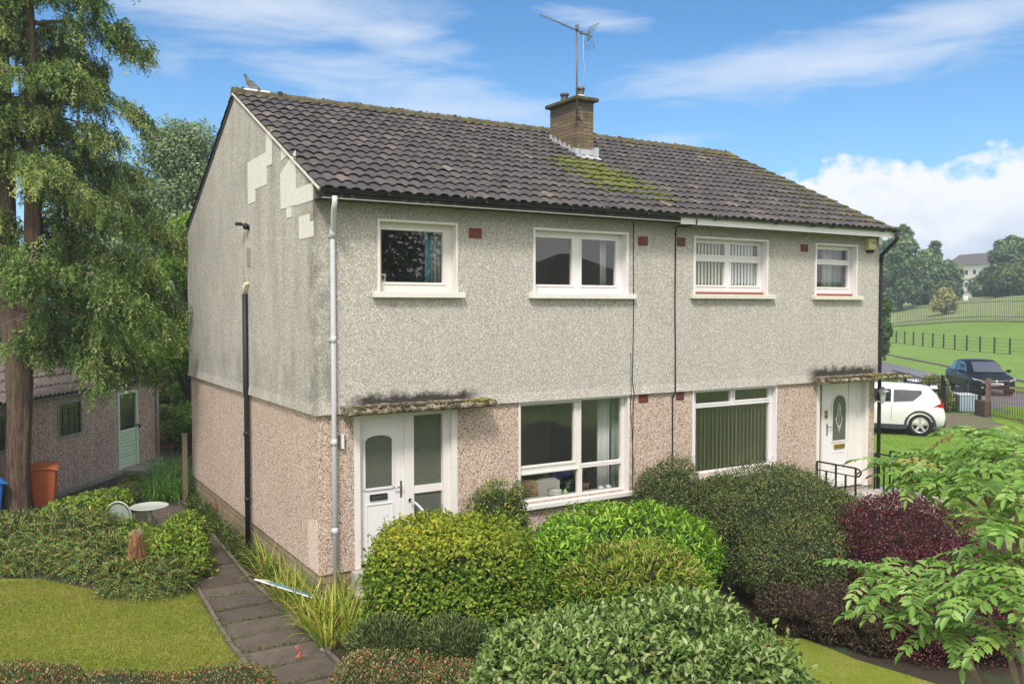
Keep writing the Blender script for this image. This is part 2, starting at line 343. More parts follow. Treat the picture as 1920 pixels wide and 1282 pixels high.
# rough meadow beyond the palisade, as a sheet just over the field
b = MB(); V = []; ss = list(range(10, 140, 3)); qq = [0, 2, 4, 7, 11, 16, 24, 34]
for s_ in ss:
    q0 = np.interp(s_, [28, 40, 53, 80], [15.5, 13.9, 10.8, 9.0])
    for q in qq: p = xy(q0+q, s_); V.append((p[0], p[1], height(p[0], p[1])+.06))
b.grid(V, len(ss), len(qq)); tag(b.build('field', M_ROUGH), kind='structure')

def sheet(name, pts, z, m_, kind='structure'):
    b = MB(); b.add([(p[0], p[1], z) for p in pts], [tuple(range(len(pts)))]); return tag(b.build(name, m_), kind=kind)
GZ = -.6
sheet('flower_bed', [(-14, -13), (14.5, -13), (14.5, -.3), (13.4, .2), (13.4, 9.4), (6, 24), (-20, 24), (-20, 2)], GZ+.006, M_SOIL)
sheet('road', [(-60, -40), (45, -40), (45, -16), (-60, -16)], GZ+.05, M_ROAD)  # unseen street, added so panes reflect grey and less green bounces
sheet('unseen_pavement', [(-60, -16), (45, -16), (45, -13.8), (-60, -13.8)], GZ+.06, M_KERB)  # unseen strip, added with the street for the grey reflection
LAWN = [(-1.42, -13), (-1.40, -1.9), (-1.42, -.9), (-1.37, .2), (-1.27, 2.0), (-1.6, 2.45), (-2.1, 2.35), (-2.7, 3.0), (-3.4, 4.1), (-4.3, 4.7), (-13, 5.5), (-13, -13)]
sheet('lawn', LAWN, GZ+.012, M_LAWN)
LAWNR = [(2.6, -8.6), (3.6, -6.2), (4.4, -4.4), (4.9, -3.75), (5.22, -3.8), (5.36, -4.4), (5.33, -5.1), (5.45, -5.7), (5.6, -6.5), (5.8, -8.6)]
sheet('lawn', LAWNR, GZ+.012, M_LAWN)
b = MB(); V = []
for i in range(13):
    for j in range(13):
        x = 13.2+i*1.35; y = -6+j*1.05; V.append((x, y, height(x, y)+.016))
b.grid(V, 13, 13); tag(b.build('lawn', M_LAWN2), kind='structure')
# driveway under and behind the white car, up to the gate
b = MB(); V = []; near = [(1560, 822), (1660, 812), (1760, 812), (1830, 806), (1900, 802), (1990, 815)]; far = [(1560, 776), (1660, 775), (1760, 775), (1836, 780), (1860, 784), (1990, 812)]
for k in range(21):
    u = k/20*5; i = min(int(u), 4); f_ = u-i
    A_ = on(near[i][0]*(1-f_)+near[i+1][0]*f_, near[i][1]*(1-f_)+near[i+1][1]*f_, 2, -.12); B_ = on(far[i][0]*(1-f_)+far[i+1][0]*f_, far[i][1]*(1-f_)+far[i+1][1]*f_, 2, -.08)
    for j in range(7): p = A_+(B_-A_)*j/6; V.append((p[0], p[1], height(p[0], p[1])+.03))
b.grid(V, 21, 7); tag(b.build('driveway', M_DRIVE), kind='structure')

# paving slabs of the side path
m_, t = mat('paving_slab'); pos = t.n('ShaderNodeNewGeometry').outputs['Position']
isl = t.n('ShaderNodeNewGeometry').outputs['Random Per Island']
c = t.mix(isl, (.080, .061, .045), (.14, .11, .085))
c = t.mix(t.ramp(t.noise(pos, 3.5, 6, .7), [(.4, 0), (.75, .8)]), c, (.045, .038, .03))
c = t.mix(t.ramp(t.noise(pos, 2.2, 6, .7), [(.60, 0), (.70, .75)]), c, (.09, .11, .02))
c = t.mix(t.ramp(t.noise(pos, 60, 2), [(.62, 0), (.74, .5)]), c, (.20, .18, .15))
t.n('ShaderNodeOutputMaterial', {0: t.n('ShaderNodeBsdfPrincipled', {'Base Color': c, 'Roughness': .75, 'Normal': t.n('ShaderNodeBump', {'Height': t.noise(pos, 25, 5, .7), 'Strength': .5, 'Distance': .01})})}); M_SLAB = m_
def pathx(y):
    return np.interp(y, [-8, -1.9, -.9, .2, 2.1, 5, 8, 12], [-1.34, -1.33, -1.36, -1.33, -1.24, -1.14, -1.05, -1.0]), np.interp(y, [-8, -2, 0, 2, 5, 8, 12], [-.42, -.42, -.44, -.50, -.40, -.34, -.3])
b = MB(); y = -7.5; k = 0
while y < 12:
    L = .60+random.uniform(-.02, .02); y1 = y+L; g_ = .012
    sk = random.uniform(-.05, .05); dz = random.uniform(-.006, .008)
    xa0, xb0 = pathx(y); xa1, xb1 = pathx(y1)
    P_ = [(xa0, y+g_), (xb0, y+g_+sk), (xb1, y1-g_+sk), (xa1, y1-g_)]
    b.prism([(p[0], p[1], GZ-.02) for p in P_], (random.uniform(-.004, .004), 0, .055+dz)); y = y1; k += 1
tag(b.build('path', M_SLAB, bevel=.006), kind='structure')
b = MB()
for i in range(18):      # concrete edging strip along the lawn and along the bed
    y0 = -6+i*.92; 
    if y0 < 2.0: b.bar((pathx(y0)[0]-.045, y0, GZ+.02), (pathx(y0+.9)[0]-.045, y0+.9, GZ+.02+random.uniform(-.01, .01)), .05, .1)
    if y0 > -3.5: b.bar((pathx(y0)[1]+.05, y0, GZ+.01), (pathx(y0+.9)[1]+.05, y0+.9, GZ+.01+random.uniform(-.02, .02)), .055, .11)
tag(b.build('path_edging', simple('mossy_edging', (.15, .13, .10), .95, .3, 6, bump=.4, dirt=((.09, .10, .03), 4, .5))), kind='structure')
# the path that crosses to the front door
b = MB()
for i in range(8):
    x0 = -.1+i*.62; b.box(x0+.01, x0+.61, -1.0+.02*random.random(), -.42, GZ-.02, GZ+.03+.01*random.random())
tag(b.build('path', M_SLAB, bevel=.006), kind='structure')

# ================================================================ HOUSE
W, D = 12.68, 8.98; ZB = 2.35; ZE, ZR = 5.56, 7.93; HY = .04
house = empty('semi_detached_house', (W/2, D/2, GZ), 'two storey grey roughcast semi-detached house pair with brown tiled roof', 'house')
def wall_cells(b, rect, holes, P3, mi=0):
    (u0, u1, v0, v1) = rect
    us = sorted({u0, u1}|{h for hh in holes for h in hh[:2]}); vs = sorted({v0, v1}|{h for hh in holes for h in hh[2:4]})
    us = [u for u in us if u0 <= u <= u1]; vs = [v for v in vs if v0 <= v <= v1]
    for i in range(len(us)-1):
        for j in range(len(vs)-1):
            cu, cv = (us[i]+us[i+1])/2, (vs[j]+vs[j+1])/2
            if any(h[0] < cu < h[1] and h[2] < cv < h[3] for h in holes): continue
            b.add([P3(us[i], vs[j]), P3(us[i+1], vs[j]), P3(us[i+1], vs[j+1]), P3(us[i], vs[j+1])], [(0, 1, 2, 3)], mi)
UPH = [(.93, 2.27, 4.15, 5.23), (3.69, 5.68, 4.15, 5.23), (7.25, 9.22, 4.16, 5.24), (10.62, 11.95, 4.15, 5.24)]
LOH = [(.55, 2.28, -.02, 2.31), (3.43, 5.76, .62, 2.342), (7.29, 9.57, .70, 2.342), (10.78, 12.47, -.02, 2.342)]
TH = .27
def slab_wall(name, rect, holes, y0, y1, m_):
    b = MB()
    wall_cells(b, rect, holes, lambda u, v: (u, y0, v)); wall_cells(b, rect, holes, lambda u, v: (u, y1, v))
    for h in holes:
        x0, x1, z0, z1 = h
        b.add([(x0, y0, z0), (x0, y1, z0), (x0, y1, z1), (x0, y0, z1)], [(0, 1, 2, 3)]); b.add([(x1, y0, z0), (x1, y1, z0), (x1, y1, z1), (x1, y0, z1)], [(0, 1, 2, 3)])
        b.add([(x0, y0, z1), (x1, y0, z1), (x1, y1, z1), (x0, y1, z1)], [(0, 1, 2, 3)]); b.add([(x0, y0, z0), (x1, y0, z0), (x1, y1, z0), (x0, y1, z0)], [(0, 1, 2, 3)])
    return b
# lower walls: front with openings, gables, rear
b = slab_wall('w', (0, W, -.005, ZB), LOH, 0, TH, None)
b.box(0, TH, .003, D, -.005, ZB-.002); b.box(W-TH, W, .003, D, -.005, ZB-.002); b.box(TH, W-TH, D-TH, D, -.005, ZB)
b.build('wall', M_LOW, house)['label'] = 'pink and brown pebbledash ground floor wall'
# upper walls, slightly proud, with a bell-cast lower edge
b = slab_wall('w', (-HY, W+HY, ZB+.05, ZE), UPH, -HY, TH, None)
roof_z = lambda y: ZR-.10-abs(y-D/2)*(ZR-ZE)/(D/2+.44)
for x0, x1 in ((-HY, TH), (W-TH, W+HY)):
    ys = [-HY, D/2, D+HY]; poly = [(x0, -HY, ZB+.05), (x0, D+HY, ZB+.05), (x0, D+HY, roof_z(D+HY)), (x0, D/2, roof_z(D/2)), (x0, -HY, roof_z(-HY))]
    poly = [(p[0], p[1]+(.003 if p[1] < 0 else 0), p[2]) for p in poly]
    b.prism(poly, (x1-x0, 0, 0))
b.box(TH, W-TH, D-TH, D+HY, ZB+.05, ZE)
e = .022
for a, c_ in (((-HY, -HY), (W+HY, -HY)), ((-HY, -HY), (-HY, D+HY)), ((W+HY, -HY), (W+HY, D+HY)), ((-HY, D+HY), (W+HY, D+HY))):
    nx, ny = (0, -1) if a[1] == c_[1] < 1 else (0, 1) if a[1] == c_[1] else (-1, 0) if a[0] < 1 else (1, 0)
    o1 = lambda p, k: (p[0]+(nx*k if nx else (1 if p[0] > 1 else -1)*k), p[1]+(ny*k if ny else (1 if p[1] > 1 else -1)*k))
    A, B = o1(a, 0), o1(c_, 0); A2, B2 = o1(a, e), o1(c_, e); A3, B3 = o1(a, -HY-.0), o1(c_, -HY-.0)
    b.add([(*A, ZB+.16), (*B, ZB+.16), (*B2, ZB), (*A2, ZB)], [(0, 1, 2, 3)]); b.add([(*A2, ZB), (*B2, ZB), (*B3, ZB+.001), (*A3, ZB+.001)], [(0, 1, 2, 3)])
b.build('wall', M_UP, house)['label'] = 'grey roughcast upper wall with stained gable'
# plinth
m_, t = mat('plinth_courses'); pos = t.n('ShaderNodeNewGeometry').outputs['Position']; sp = t.n('ShaderNodeSeparateXYZ', {0: pos})
vec = t.n('ShaderNodeCombineXYZ', {0: t.m('ADD', sp.outputs[0], sp.outputs[1]), 1: sp.outputs[2], 2: 0.})
br = t.n('ShaderNodeTexBrick', {'Vector': vec, 'Color1': (.36, .28, .17, 1), 'Color2': (.27, .21, .13, 1), 'Mortar': (.13, .10, .07, 1), 'Scale': 1., 'Mortar Size': .008, 'Brick Width': .45, 'Row Height': .15})
c = t.mix(t.ramp(t.noise(pos, 3, 5, .7), [(.45, 0), (.75, .7)]), br.outputs[0], (.10, .09, .05))
t.n('ShaderNodeOutputMaterial', {0: t.n('ShaderNodeBsdfPrincipled', {'Base Color': c, 'Roughness': .85, 'Normal': t.n('ShaderNodeBump', {'Height': br.outputs['Fac'], 'Strength': -.4, 'Distance': .01})})}); M_PLINTH = m_
b = MB(); b.box(.03, W-.03, .03, D-.03, -1.0, -.006)
for x0 in (.52, 10.75): pass
b.build('plinth', M_PLINTH, house)
# repaired patches on the gable
def patch(polys, x, m_, lab):
    b = MB()
    for p in polys: b.prism([(x, y_, z_) for y_, z_ in p], (-.006, 0, 0))
    b.build('repair_patch', m_, house)['label'] = lab
patch([[(3.54, 6.49), (3.06, 6.49), (3.06, 5.75), (3.54, 5.75)], [(3.06, 6.49), (2.34, 6.49), (2.34, 5.96), (3.06, 5.96)], [(2.34, 6.80), (2.02, 6.80), (2.02, 6.25), (2.34, 6.25)]], -HY-.001, M_PATCH, 'pale cement patch nearest the ridge of the gable')
patch([[(1.56, 6.03), (.77, 6.28), (.77, 5.46), (1.56, 5.47)], [(.77, 5.70), (-.02, 5.70), (-.02, 5.45), (.77, 5.45)], [(1.25, 5.47), (1.0, 5.47), (1.0, 5.30), (1.25, 5.30)]], -HY-.001, M_PATCH, 'large stepped pale cement patch on the gable')
patch([[(.63, 5.27), (.14, 5.27), (.14, 4.93), (.63, 4.93)], [(.14, 5.15), (-.035, 5.15), (-.035, 4.93), (.14, 4.93)]], -HY-.001, M_PATCH, 'lowest pale cement patch near the corner')
patch([[(1.50, 6.43), (1.20, 6.27), (1.50, 6.22)]], -HY-.001, M_PATCH, 'small pale triangle patch under the verge')
patch([[(.46, .74), (.10, .80), (.02, .70), (.02, .03), (.42, .03), (.50, .35)]], -.001, M_PINKP, 'pink repaired pebbledash low on the gable corner')
M_VENTP = simple('painted_vent', (.34, .27, .21), .8, .1, 12)
b = MB(); b.box(-HY-.012, -HY+.01, 3.42, 3.66, 4.66, 4.98); b.build('blocked_vent', M_VENTP, house)
b = MB(); b.box(.015, .05, 6.55, 6.72, -.38, -.22); b.build('air_brick', M_TERRA, house)

# ---- roof
m_, t = mat('concrete_roof_tiles'); pos = t.n('ShaderNodeNewGeometry').outputs['Position']; sp = t.n('ShaderNodeSeparateXYZ', {0: pos})
at_ = t.n('ShaderNodeAttribute', attribute_name='rnd', attribute_type='GEOMETRY').outputs['Fac']
c = t.ramp(at_, [(0, (.080, .070, .066)), (.5, (.102, .090, .083)), (.85, (.118, .102, .092)), (.975, (.15, .12, .10)), (1, (.22, .17, .13))])
c = t.mix(t.ramp(t.noise(pos, 2.3, 6, .7), [(.45, 0), (.75, .6)]), c, (.045, .042, .042))
lich = t.ramp(t.noise(pos, 9, 5, .75), [(.60, 0), (.68, 1)])
c = t.mix(t.m('MULTIPLY', lich, .6), c, (.26, .21, .17))
mossn = t.noise(pos, 5.5, 6, .72)
m1 = boxmask(t, pos, (5.3, .35, None), (7.2, 2.75, None), (.6, .5, 1))        # below the chimney
m2 = boxmask(t, pos, (11.0, -1, None), (14, 4.6, None), (1.6, .2, 1))          # right-hand verge
m3 = boxmask(t, pos, (-.2, 3.95, None), (14, 5.1, None), (.1, .35, 1))         # under the ridge
mk = t.m('ADD', t.m('MULTIPLY', m1, 1.05), t.m('ADD', t.m('MULTIPLY', m2, .75), t.m('MULTIPLY', m3, .6)))
mf = t.ramp(t.m('ADD', t.m('MULTIPLY', mk, .35), mossn), [(.74, 0), (.84, 1)])
mc = t.mix(t.noise(pos, 14, 4), (.10, .085, .025), (.20, .17, .04))
mc = t.mix(t.m('MULTIPLY', m1, t.ramp(t.noise(pos, 12, 3), [(.42, 0), (.55, 1)])), mc, (.135, .165, .028))
c = t.mix(t.m('MULTIPLY', mf, .85), c, mc)
t.n('ShaderNodeOutputMaterial', {0: t.n('ShaderNodeBsdfPrincipled', {'Base Color': c, 'Roughness': t.m('MULTIPLY_ADD', mf, .4, .52), 'Specular IOR Level': .35, 'Normal': t.n('ShaderNodeBump', {'Height': t.noise(pos, 40, 5, .7), 'Strength': .35, 'Distance': .01})})}); M_TILE = m_
X0, X1, YE = -.067, W+.067, -.444; SL = (ZR-ZE)/(D/2+.444); RL = sqrt((D/2+.444)**2+(ZR-ZE)**2)
NC = 16; CL = RL/NC
def tiles(name, side, nx_, x0, x1, NC, RL, org, up, out, nrm, per=.2, hgt=.030, matl=None, parent=None, thick=.012, lap=.04):
    """tile courses: org + x*xdir + up*s ; nrm = slope normal; rolls along the slope"""
    org = np.array(org, float); up = np.array(up, float); out = np.array(out, float); nrm = np.array(nrm, float)
    V = []; F = []; A = []; nseg = 9; nt = int(round((x1-x0)/per)); n = nt*nseg+1; CL = RL/NC
    prof = [0, .1, .75, 1., 1., 1., .95, .55, .05]
    r_ = np.random.default_rng(5)
    for c_ in range(NC):
        s0 = c_*CL-.02; s1 = (c_+1)*CL+lap
        jt = r_.uniform(-.004, .006, nt+1); js = r_.uniform(-.008, .008, nt+1)
        rows = []
        for (s_, lift) in ((s1, 0.), (s0, lap*.9)):
            row = []
            for i in range(n):
                k = min(i//nseg, nt-1); x = x0+(x1-x0)*i/(n-1)
                h = prof[i % nseg]*hgt+lift+jt[k]
                row.append(org+out*x+up*(s_+(js[k] if s_ == s0 else 0))+nrm*h)
            rows.append(row)
        rows.append([p-nrm*thick for p in rows[1]]); rows.append([p+up*.03 for p in rows[2]])
        b0 = len(V)
        for r in rows: V += r
        rn = r_.random(nt+1)
        for j in range(3):
            for i in range(n-1): F.append((b0+j*n+i, b0+j*n+i+1, b0+(j+1)*n+i+1, b0+(j+1)*n+i)); A.append(rn[min(i//nseg//1, nt)] if j < 1 else rn[min(i//nseg, nt)]*.5)  # lip faces take halved values: shade of the gap put into the colour
        # end caps
        for i in (0, n-1): F.append((b0+i, b0+n+i, b0+2*n+i, b0+3*n+i)); A.append(.3)
    o = WORLD_LOC[parent]; me = bpy.data.meshes.new(name); me.from_pydata([tuple(p-o) for p in V], [], F)
    a = me.attributes.new('rnd', 'FLOAT', 'FACE'); a.data.foreach_set('value', np.array(A, 'f')); me.materials.append(matl)
    ob = bpy.data.objects.new(name, me); COL.objects.link(ob); ob.parent = parent; WORLD_LOC[ob] = o
    return ob
upF = np.array([0, cos(math.atan(SL)), sin(math.atan(SL))]); nF = np.array([0, -upF[2], upF[1]])
roof = tiles('roof', 1, 0, X0, X1, NC, RL, (0, YE, ZE), upF, (1, 0, 0), nF, matl=M_TILE, parent=house); roof['label'] = 'front slope of dark brown rolled concrete tiles with moss'
roofb = tiles('roof', 1, 0, X0, X1, NC, RL, (0, D-YE, ZE), (0, -upF[1], upF[2]), (1, 0, 0), (0, upF[2], upF[1]), matl=M_TILE, parent=house)
roofb['label'] = 'rear roof slope'
b = MB()       # felt deck below the tiles
b.prism([(X0+.06, YE+.06, ZE-.03), (X0+.06, D/2, ZR-.035), (X0+.06, D-YE-.06, ZE-.03), (X0+.06, D-YE-.06, ZE-.05), (X0+.06, D/2, ZR-.09), (X0+.06, YE+.06, ZE-.05)], (X1-X0-.12, 0, 0))
b.build('roof_deck', M_DARKF, house)
m_, t = mat('mossy_ridge_tiles'); pos = t.n('ShaderNodeNewGeometry').outputs['Position']
c = t.ramp(t.noise(pos, 9, 6, .72), [(.3, (.075, .065, .05)), (.45, (.13, .11, .07)), (.58, (.16, .14, .05)), (.7, (.24, .20, .12))])
t.n('ShaderNodeOutputMaterial', {0: t.n('ShaderNodeBsdfPrincipled', {'Base Color': c, 'Roughness': .95, 'Normal': t.n('ShaderNodeBump', {'Height': t.noise(pos, 22, 5, .75), 'Strength': 1., 'Distance': .03})})}); M_RIDGE = m_
b = MB(); x = X0
while x < X1-.1:
    L = min(.455, X1-x); R_ = .115; n = 9; V = []; cx, cz = D/2+random.uniform(-.006, .006), ZR-.025+random.uniform(-.008, .008)
    for xx, rr in ((x, R_+.012), (x+.05, R_+.012), (x+.055, R_), (x+L+.02, R_-.003)):
        for k in range(n): a = pi*(-.12+1.24*k/(n-1)); V.append((xx, cx+cos(a)*rr, cz+sin(a)*rr*.95))
    b.grid(V, 4, n); b.add([V[k] for k in range(n)], [tuple(range(n))]); x += L
b.build('ridge', M_RIDGE, roof)
# moss cushions: real lumps on the tiles
M_MOSS = simple('moss', (.15, .145, .035), .95, .45, 12, bump=.8, bscale=50)
M_MOSSG = simple('green_moss', (.13, .17, .025), .95, .35, 12, bump=.8, bscale=50)
def moss(pts, m_, parent, name='moss', r0=.02, r1=.06, fl=.5):
    b = MB()
    for p in pts:
        r = random.uniform(r0, r1)*random.uniform(.6, 1); b.sphere(p, (r*random.uniform(.8, 1.5), r, r*fl), 7, 5)
    return tag(b.build(name, m_, parent), kind='stuff')
def rp(x, s_): p = np.array([0, YE, ZE])+upF*s_+nF*.05; return (x, p[1], p[2])
pts = []
for i in range(620):
    s_ = random.uniform(.1, RL-.1); c_ = int(s_/CL)*CL+random.gauss(0.0, .03); u = abs(random.gauss(0, 1))
    pts.append(rp(X1-.05-u*.75, max(.03, c_)))
for i in range(260): x = random.uniform(X0, X1); pts.append(rp(x, RL-.16-abs(random.gauss(0, .07))))
for i in range(160): x = random.uniform(X0, X1); pts.append((x, D/2+random.gauss(0, .05), ZR+.082))
moss(pts, M_MOSS, roof, r0=.015, r1=.042)
pts = []
for i in range(420):
    k = random.random(); x = 5.35+random.random()*1.75; s_ = 3.1-k*2.1+(x-6)*-.35
    c_ = int(s_/CL)*CL+random.gauss(.02, .05); pts.append(rp(x, c_))
moss(pts, M_MOSSG, roof, r0=.02, r1=.055)
# verges
z_of = lambda y: ZR-.005-abs(y-D/2)*SL
for xx in (X0+.01, X1-.01):
    b = MB(); b.bar((xx, YE+.03, z_of(YE+.03)-.025), (xx, D/2, ZR-.03), .04, .028)
    b.build('verge', M_CREAM, roof)['label'] = 'cream mortar verge strip'
b = MB()
for xx in (X0+.035, X1-.035):
    b.bar((xx, D/2, ZR-.09), (xx, D-YE-.02, z_of(D-YE-.02)-.09), .025, .13)
b.box(X0, X1, D-YE-.03, D-YE, ZE-.12, ZE)
b.build('bargeboard', M_DARKF, roof)
# eaves: soffit, fascias, gutter
b = MB(); b.box(X0+.03, W+.03, YE+.062, -HY-.002, 5.452, 5.465); b.build('soffit', M_DARKF, house)
b = MB(); b.box(X0+.03, 6.6, YE+.035, YE+.06, 5.442, 5.456); b.build('eaves_bead', M_CREAM, house)
b = MB(); b.box(X0+.03, 6.60, YE+.036, YE+.061, 5.4565, ZE+.0); b.build('fascia', M_DARKF, house)['label'] = 'black painted eaves fascia of the left half'
b = MB(); b.box(6.602, W+.05, YE+.035, YE+.061, 5.41, ZE+.0); b.build('fascia', M_WHITE, house)['label'] = 'deep white plastic fascia of the right half'
def gutter(a, b_, r, m_, parent, name='gutter'):
    a = np.array(a, float); b_ = np.array(b_, float); d = (b_-a)/np.linalg.norm(b_-a); sx = np.cross(d, (0, 0, 1)); n = 9; V = []
    for rr in (r, r-.006):
        for p in (a, b_):
            for k in range(n): an = pi*k/(n-1); V.append(p+sx*cos(an)*rr-np.array((0, 0, 1))*sin(an)*rr*1.0)
    m = MB(); m.grid(V[:2*n], 2, n); m.grid(V[2*n:], 2, n)
    for i in (0, n-1): m.add([V[i], V[n+i], V[3*n+i], V[2*n+i]], [(0, 1, 2, 3)])
    for k in (0, n): m.add([V[k+i] for i in range(n)], [tuple(range(n))])
    return m
m = gutter((X0-.02, YE-.012, ZE+.012), (W+.10, YE-.012, ZE+.018), .054, M_GUTTER, house)
for i in range(8): x = .9+i*1.62; m.box(x, x+.04, YE-.066, YE+.05, ZE-.048, ZE-.01)
for i in range(5): x = 2.2+i*2.6; m.tube([(x, YE-.012, ZE+.004), (x+.12, YE-.012, ZE+.004)], .054, 12)
m.build('gutter', M_GUTTER, house)
# downpipes
def downpipe(x, ztop, zbot, m_, lab, r=.034, y0=YE-.02, joints=(4.9, 3.4, 1.9, .6), back=-HY-.055, base_y=-.06, xo=None):
    xo = x if xo is None else xo; b = MB()
    b.tube([(xo, y0, ztop), (xo, y0, ztop-.10), (xo, y0+.03, ztop-.16), (x, back-.03, ztop-.42), (x, back, ztop-.48), (x, back, ztop-.50), (x, back, 3), (x, back, zbot)], r, 12)
    b.tube([(x, back, ztop-.42), (x, back, ztop-.55)], r+.007, 12)
    for z in joints: b.tube([(x, back, z), (x, back, z+.10)], r+.003, 12); b.box(x-.05, x+.05, back+.01, back+.06, z+.03, z+.06)
    o = b.build('downpipe', m_, house); o['label'] = lab
downpipe(.215, 5.47, -.66, M_GREYP, 'pale grey downpipe near the left corner', xo=.12, r=.038)
downpipe(12.765, 5.50, -.4, M_BLACK, 'black downpipe at the right corner', xo=12.72, back=-.06, r=.04)
b = MB(); b.box(12.66, 12.76, -.07, -.03, 5.28, 5.45); b.build('pipe_clip', M_WHITE, house)
# gable pipes
b = MB(); b.tube([(-.09, 3.66, 4.16), (-.09, 3.679, 2.43), (-.09, 3.68, 2.4), (-.075, 3.69, 2.3), (-.075, 3.691, 2.27), (-.075, 3.72, -.6)], .05, 12)
for z in (3.3, 1.6, .4): b.tube([(-.085, 3.68, z), (-.085, 3.68, z+.08)], .056, 12)
b.build('soil_pipe', M_BLACK, house)
b = MB(); b.tube([(-.03, 3.58, 4.34), (-.09, 3.59, 4.34), (-.11, 3.62, 4.30), (-.09, 3.66, 4.15)], .035, 10); b.build('overflow_pipe', simple('cream_plastic', (.74, .64, .46), .5, .05), house)
b = MB(); b.tube([(-.06, 3.79, 4.1), (-.06, 3.79, .3)], .008, 6); b.build('orange_wire', simple('orange_wire', (.55, .26, .05), .6), house)
b = MB(); b.tube([(-.1, 3.72, 4.22), (-.09, 3.78, 4.20), (-.09, 3.76, 4.12), (-.09, 3.68, 4.14)], .008, 6); b.build('wire_loop', M_BLACK, house)

# ---- chimney
m_, t = mat('chimney_brick'); pos = t.n('ShaderNodeNewGeometry').outputs['Position']; sp = t.n('ShaderNodeSeparateXYZ', {0: pos})
vec = t.n('ShaderNodeCombineXYZ', {0: t.m('ADD', sp.outputs[0], sp.outputs[1]), 1: sp.outputs[2], 2: 0.})
br = t.n('ShaderNodeTexBrick', {'Vector': vec, 'Color1': (.24, .175, .10, 1), 'Color2': (.16, .115, .07, 1), 'Mortar': (.07, .055, .04, 1), 'Scale': 1., 'Mortar Size': .007, 'Brick Width': .215, 'Row Height': .075})
c = t.mix(t.ramp(t.noise(pos, 5, 6, .7), [(.45, 0), (.75, .75)]), br.outputs[0], (.07, .06, .035))
c = t.mix(t.ramp(t.noise(pos, 16, 4, .7), [(.64, 0), (.7, .8)]), c, (.5, .46, .36))
c = t.mix(t.m('MULTIPLY', boxmask(t, pos, (None, None, 7.85), (None, None, 9), (1, 1, .25)), .6), c, (.045, .042, .035))
t.n('ShaderNodeOutputMaterial', {0: t.n('ShaderNodeBsdfPrincipled', {'Base Color': c, 'Roughness': .92, 'Normal': t.n('ShaderNodeBump', {'Height': t.m('ADD', t.m('MULTIPLY', br.outputs['Fac'], -1), t.noise(pos, 30, 4)), 'Strength': .6, 'Distance': .012})})}); M_CHIM = m_
CX0, CX1, CY0, CY1 = 6.48, 6.90, 2.62, 3.62
b = MB(); b.box(CX0, CX1, CY0, CY1, 6.6, 8.20); ch = b.build('chimney', M_CHIM, house)
M_CAP = simple('mossy_cope', (.075, .068, .045), .95, .3, 8, bump=.8, bscale=25, dirt=((.11, .12, .03), 5, .5))
b = MB(); b.box(CX0-.09, CX1+.09, CY0-.09, CY1+.09, 8.201, 8.285); b.build('chimney_cap', M_CAP, ch, bevel=.025)
M_POT = simple('flue_terminal', (.13, .135, .13), .5, .25, 12, metal=.4)
M_POTW = simple('pale_flaunching', (.62, .60, .54), .8, .1, 12)
for y_ in (3.38, 2.80):
    b = MB(); c0 = (6.69, y_, 8.285)
    b.lathe(c0, [(.095, 0), (.09, .075)], 18, 1); b.lathe(c0, [(.085, .075), (.085, .11)], 18, 0)
    for k in range(8): a = 2*pi*k/8; b.obox((6.69+cos(a)*.07, y_+sin(a)*.07, 8.285+.145), (cos(a), sin(a), 0), (-sin(a), cos(a), 0), (0, 0, 1), .006, .014, .035)
    b.lathe(c0, [(.045, .11), (.045, .18)], 12, 1)
    b.lathe(c0, [(.095, .18), (.10, .21), (.09, .235), (.0, .245)], 18, 0); b.build('flue_pot', [M_POT, M_POTW], ch)
b = MB()      # stepped and front lead flashing
roofz = lambda y: ZE+(y-YE)*SL+.045
for i in range(6):
    y0 = CY0+.0+i*.17; z0 = roofz(y0)
    b.prism([(CX0-.012, y0-.02, z0-.02), (CX0-.012, y0+.17, z0+.06), (CX0-.012, y0+.15, z0+.17), (CX0-.012, y0+.10, z0+.17)], (.01, 0, 0))
b.box(CX0-.06, CX1+.06, CY0-.015, CY0-.004, roofz(CY0)-.02, roofz(CY0)+.13)
V = [(x, y, roofz(y)+.012+.018*sin((x-CX0)*31)) for y in (CY0-.02, CY0-.14, CY0-.26) for x in np.linspace(CX0-.12, CX1+.16, 16)]
b.grid(V, 3, 16)
b.obox((CX1+.03, CY0-.04, roofz(CY0)+.08), (1, 0, 0), (0, 1, 0), (0, 0, 1), .05, .05, .09)
b.build('flashing', M_LEAD, ch)
b = MB()
for z in (8.02, 8.07): b.tube([(CX0-.006, CY1, z), (CX0-.008, CY0-.006, z), (CX1, CY0-.008, z)], .006, 6)
b.tube([(6.66, 2.72, 8.03), (6.5, 2.5, 7.95), (6.5, 2.45, 7.5), (6.49, 2.55, 7.1), (6.4, 2.3, 6.92)], .006, 6)
b.build('lashing_wire', M_POT, ch)

# television aerial on the stack
ae = empty('tv_aerial', (6.44, 2.57, 7.7), 'television aerial on a tall steel mast lashed to the chimney', 'aerial')
M_ALU = simple('rusty_mast_steel', (.20, .15, .12), .5, .3, 20, metal=.5)
M_ALUB = simple('grey_aluminium', (.20, .21, .21), .45, .15, 20, metal=.6)
b = MB(); b.tube([(6.44, 2.57, 7.75), (6.43, 2.57, 9.72)], .019, 10); b.build('mast', M_ALU, ae)
b = MB(); b.box(6.40, 6.56, 2.58, 2.61, 7.85, 7.90); b.box(6.52, 6.6, 2.57, 2.61, 7.80, 7.95); b.build('bracket', M_ALU, ae)
A = on(1012, 27, 1, 2.57); B = on(1110, 70, 1, 2.57)
b = MB(); b.tube([A, B], .013, 8); b.obox((6.43, 2.555, 9.66), (1, 0, 0), (0, 1, 0), (0, 0, 1), .03, .03, .05); b.build('boom', M_ALUB, ae)
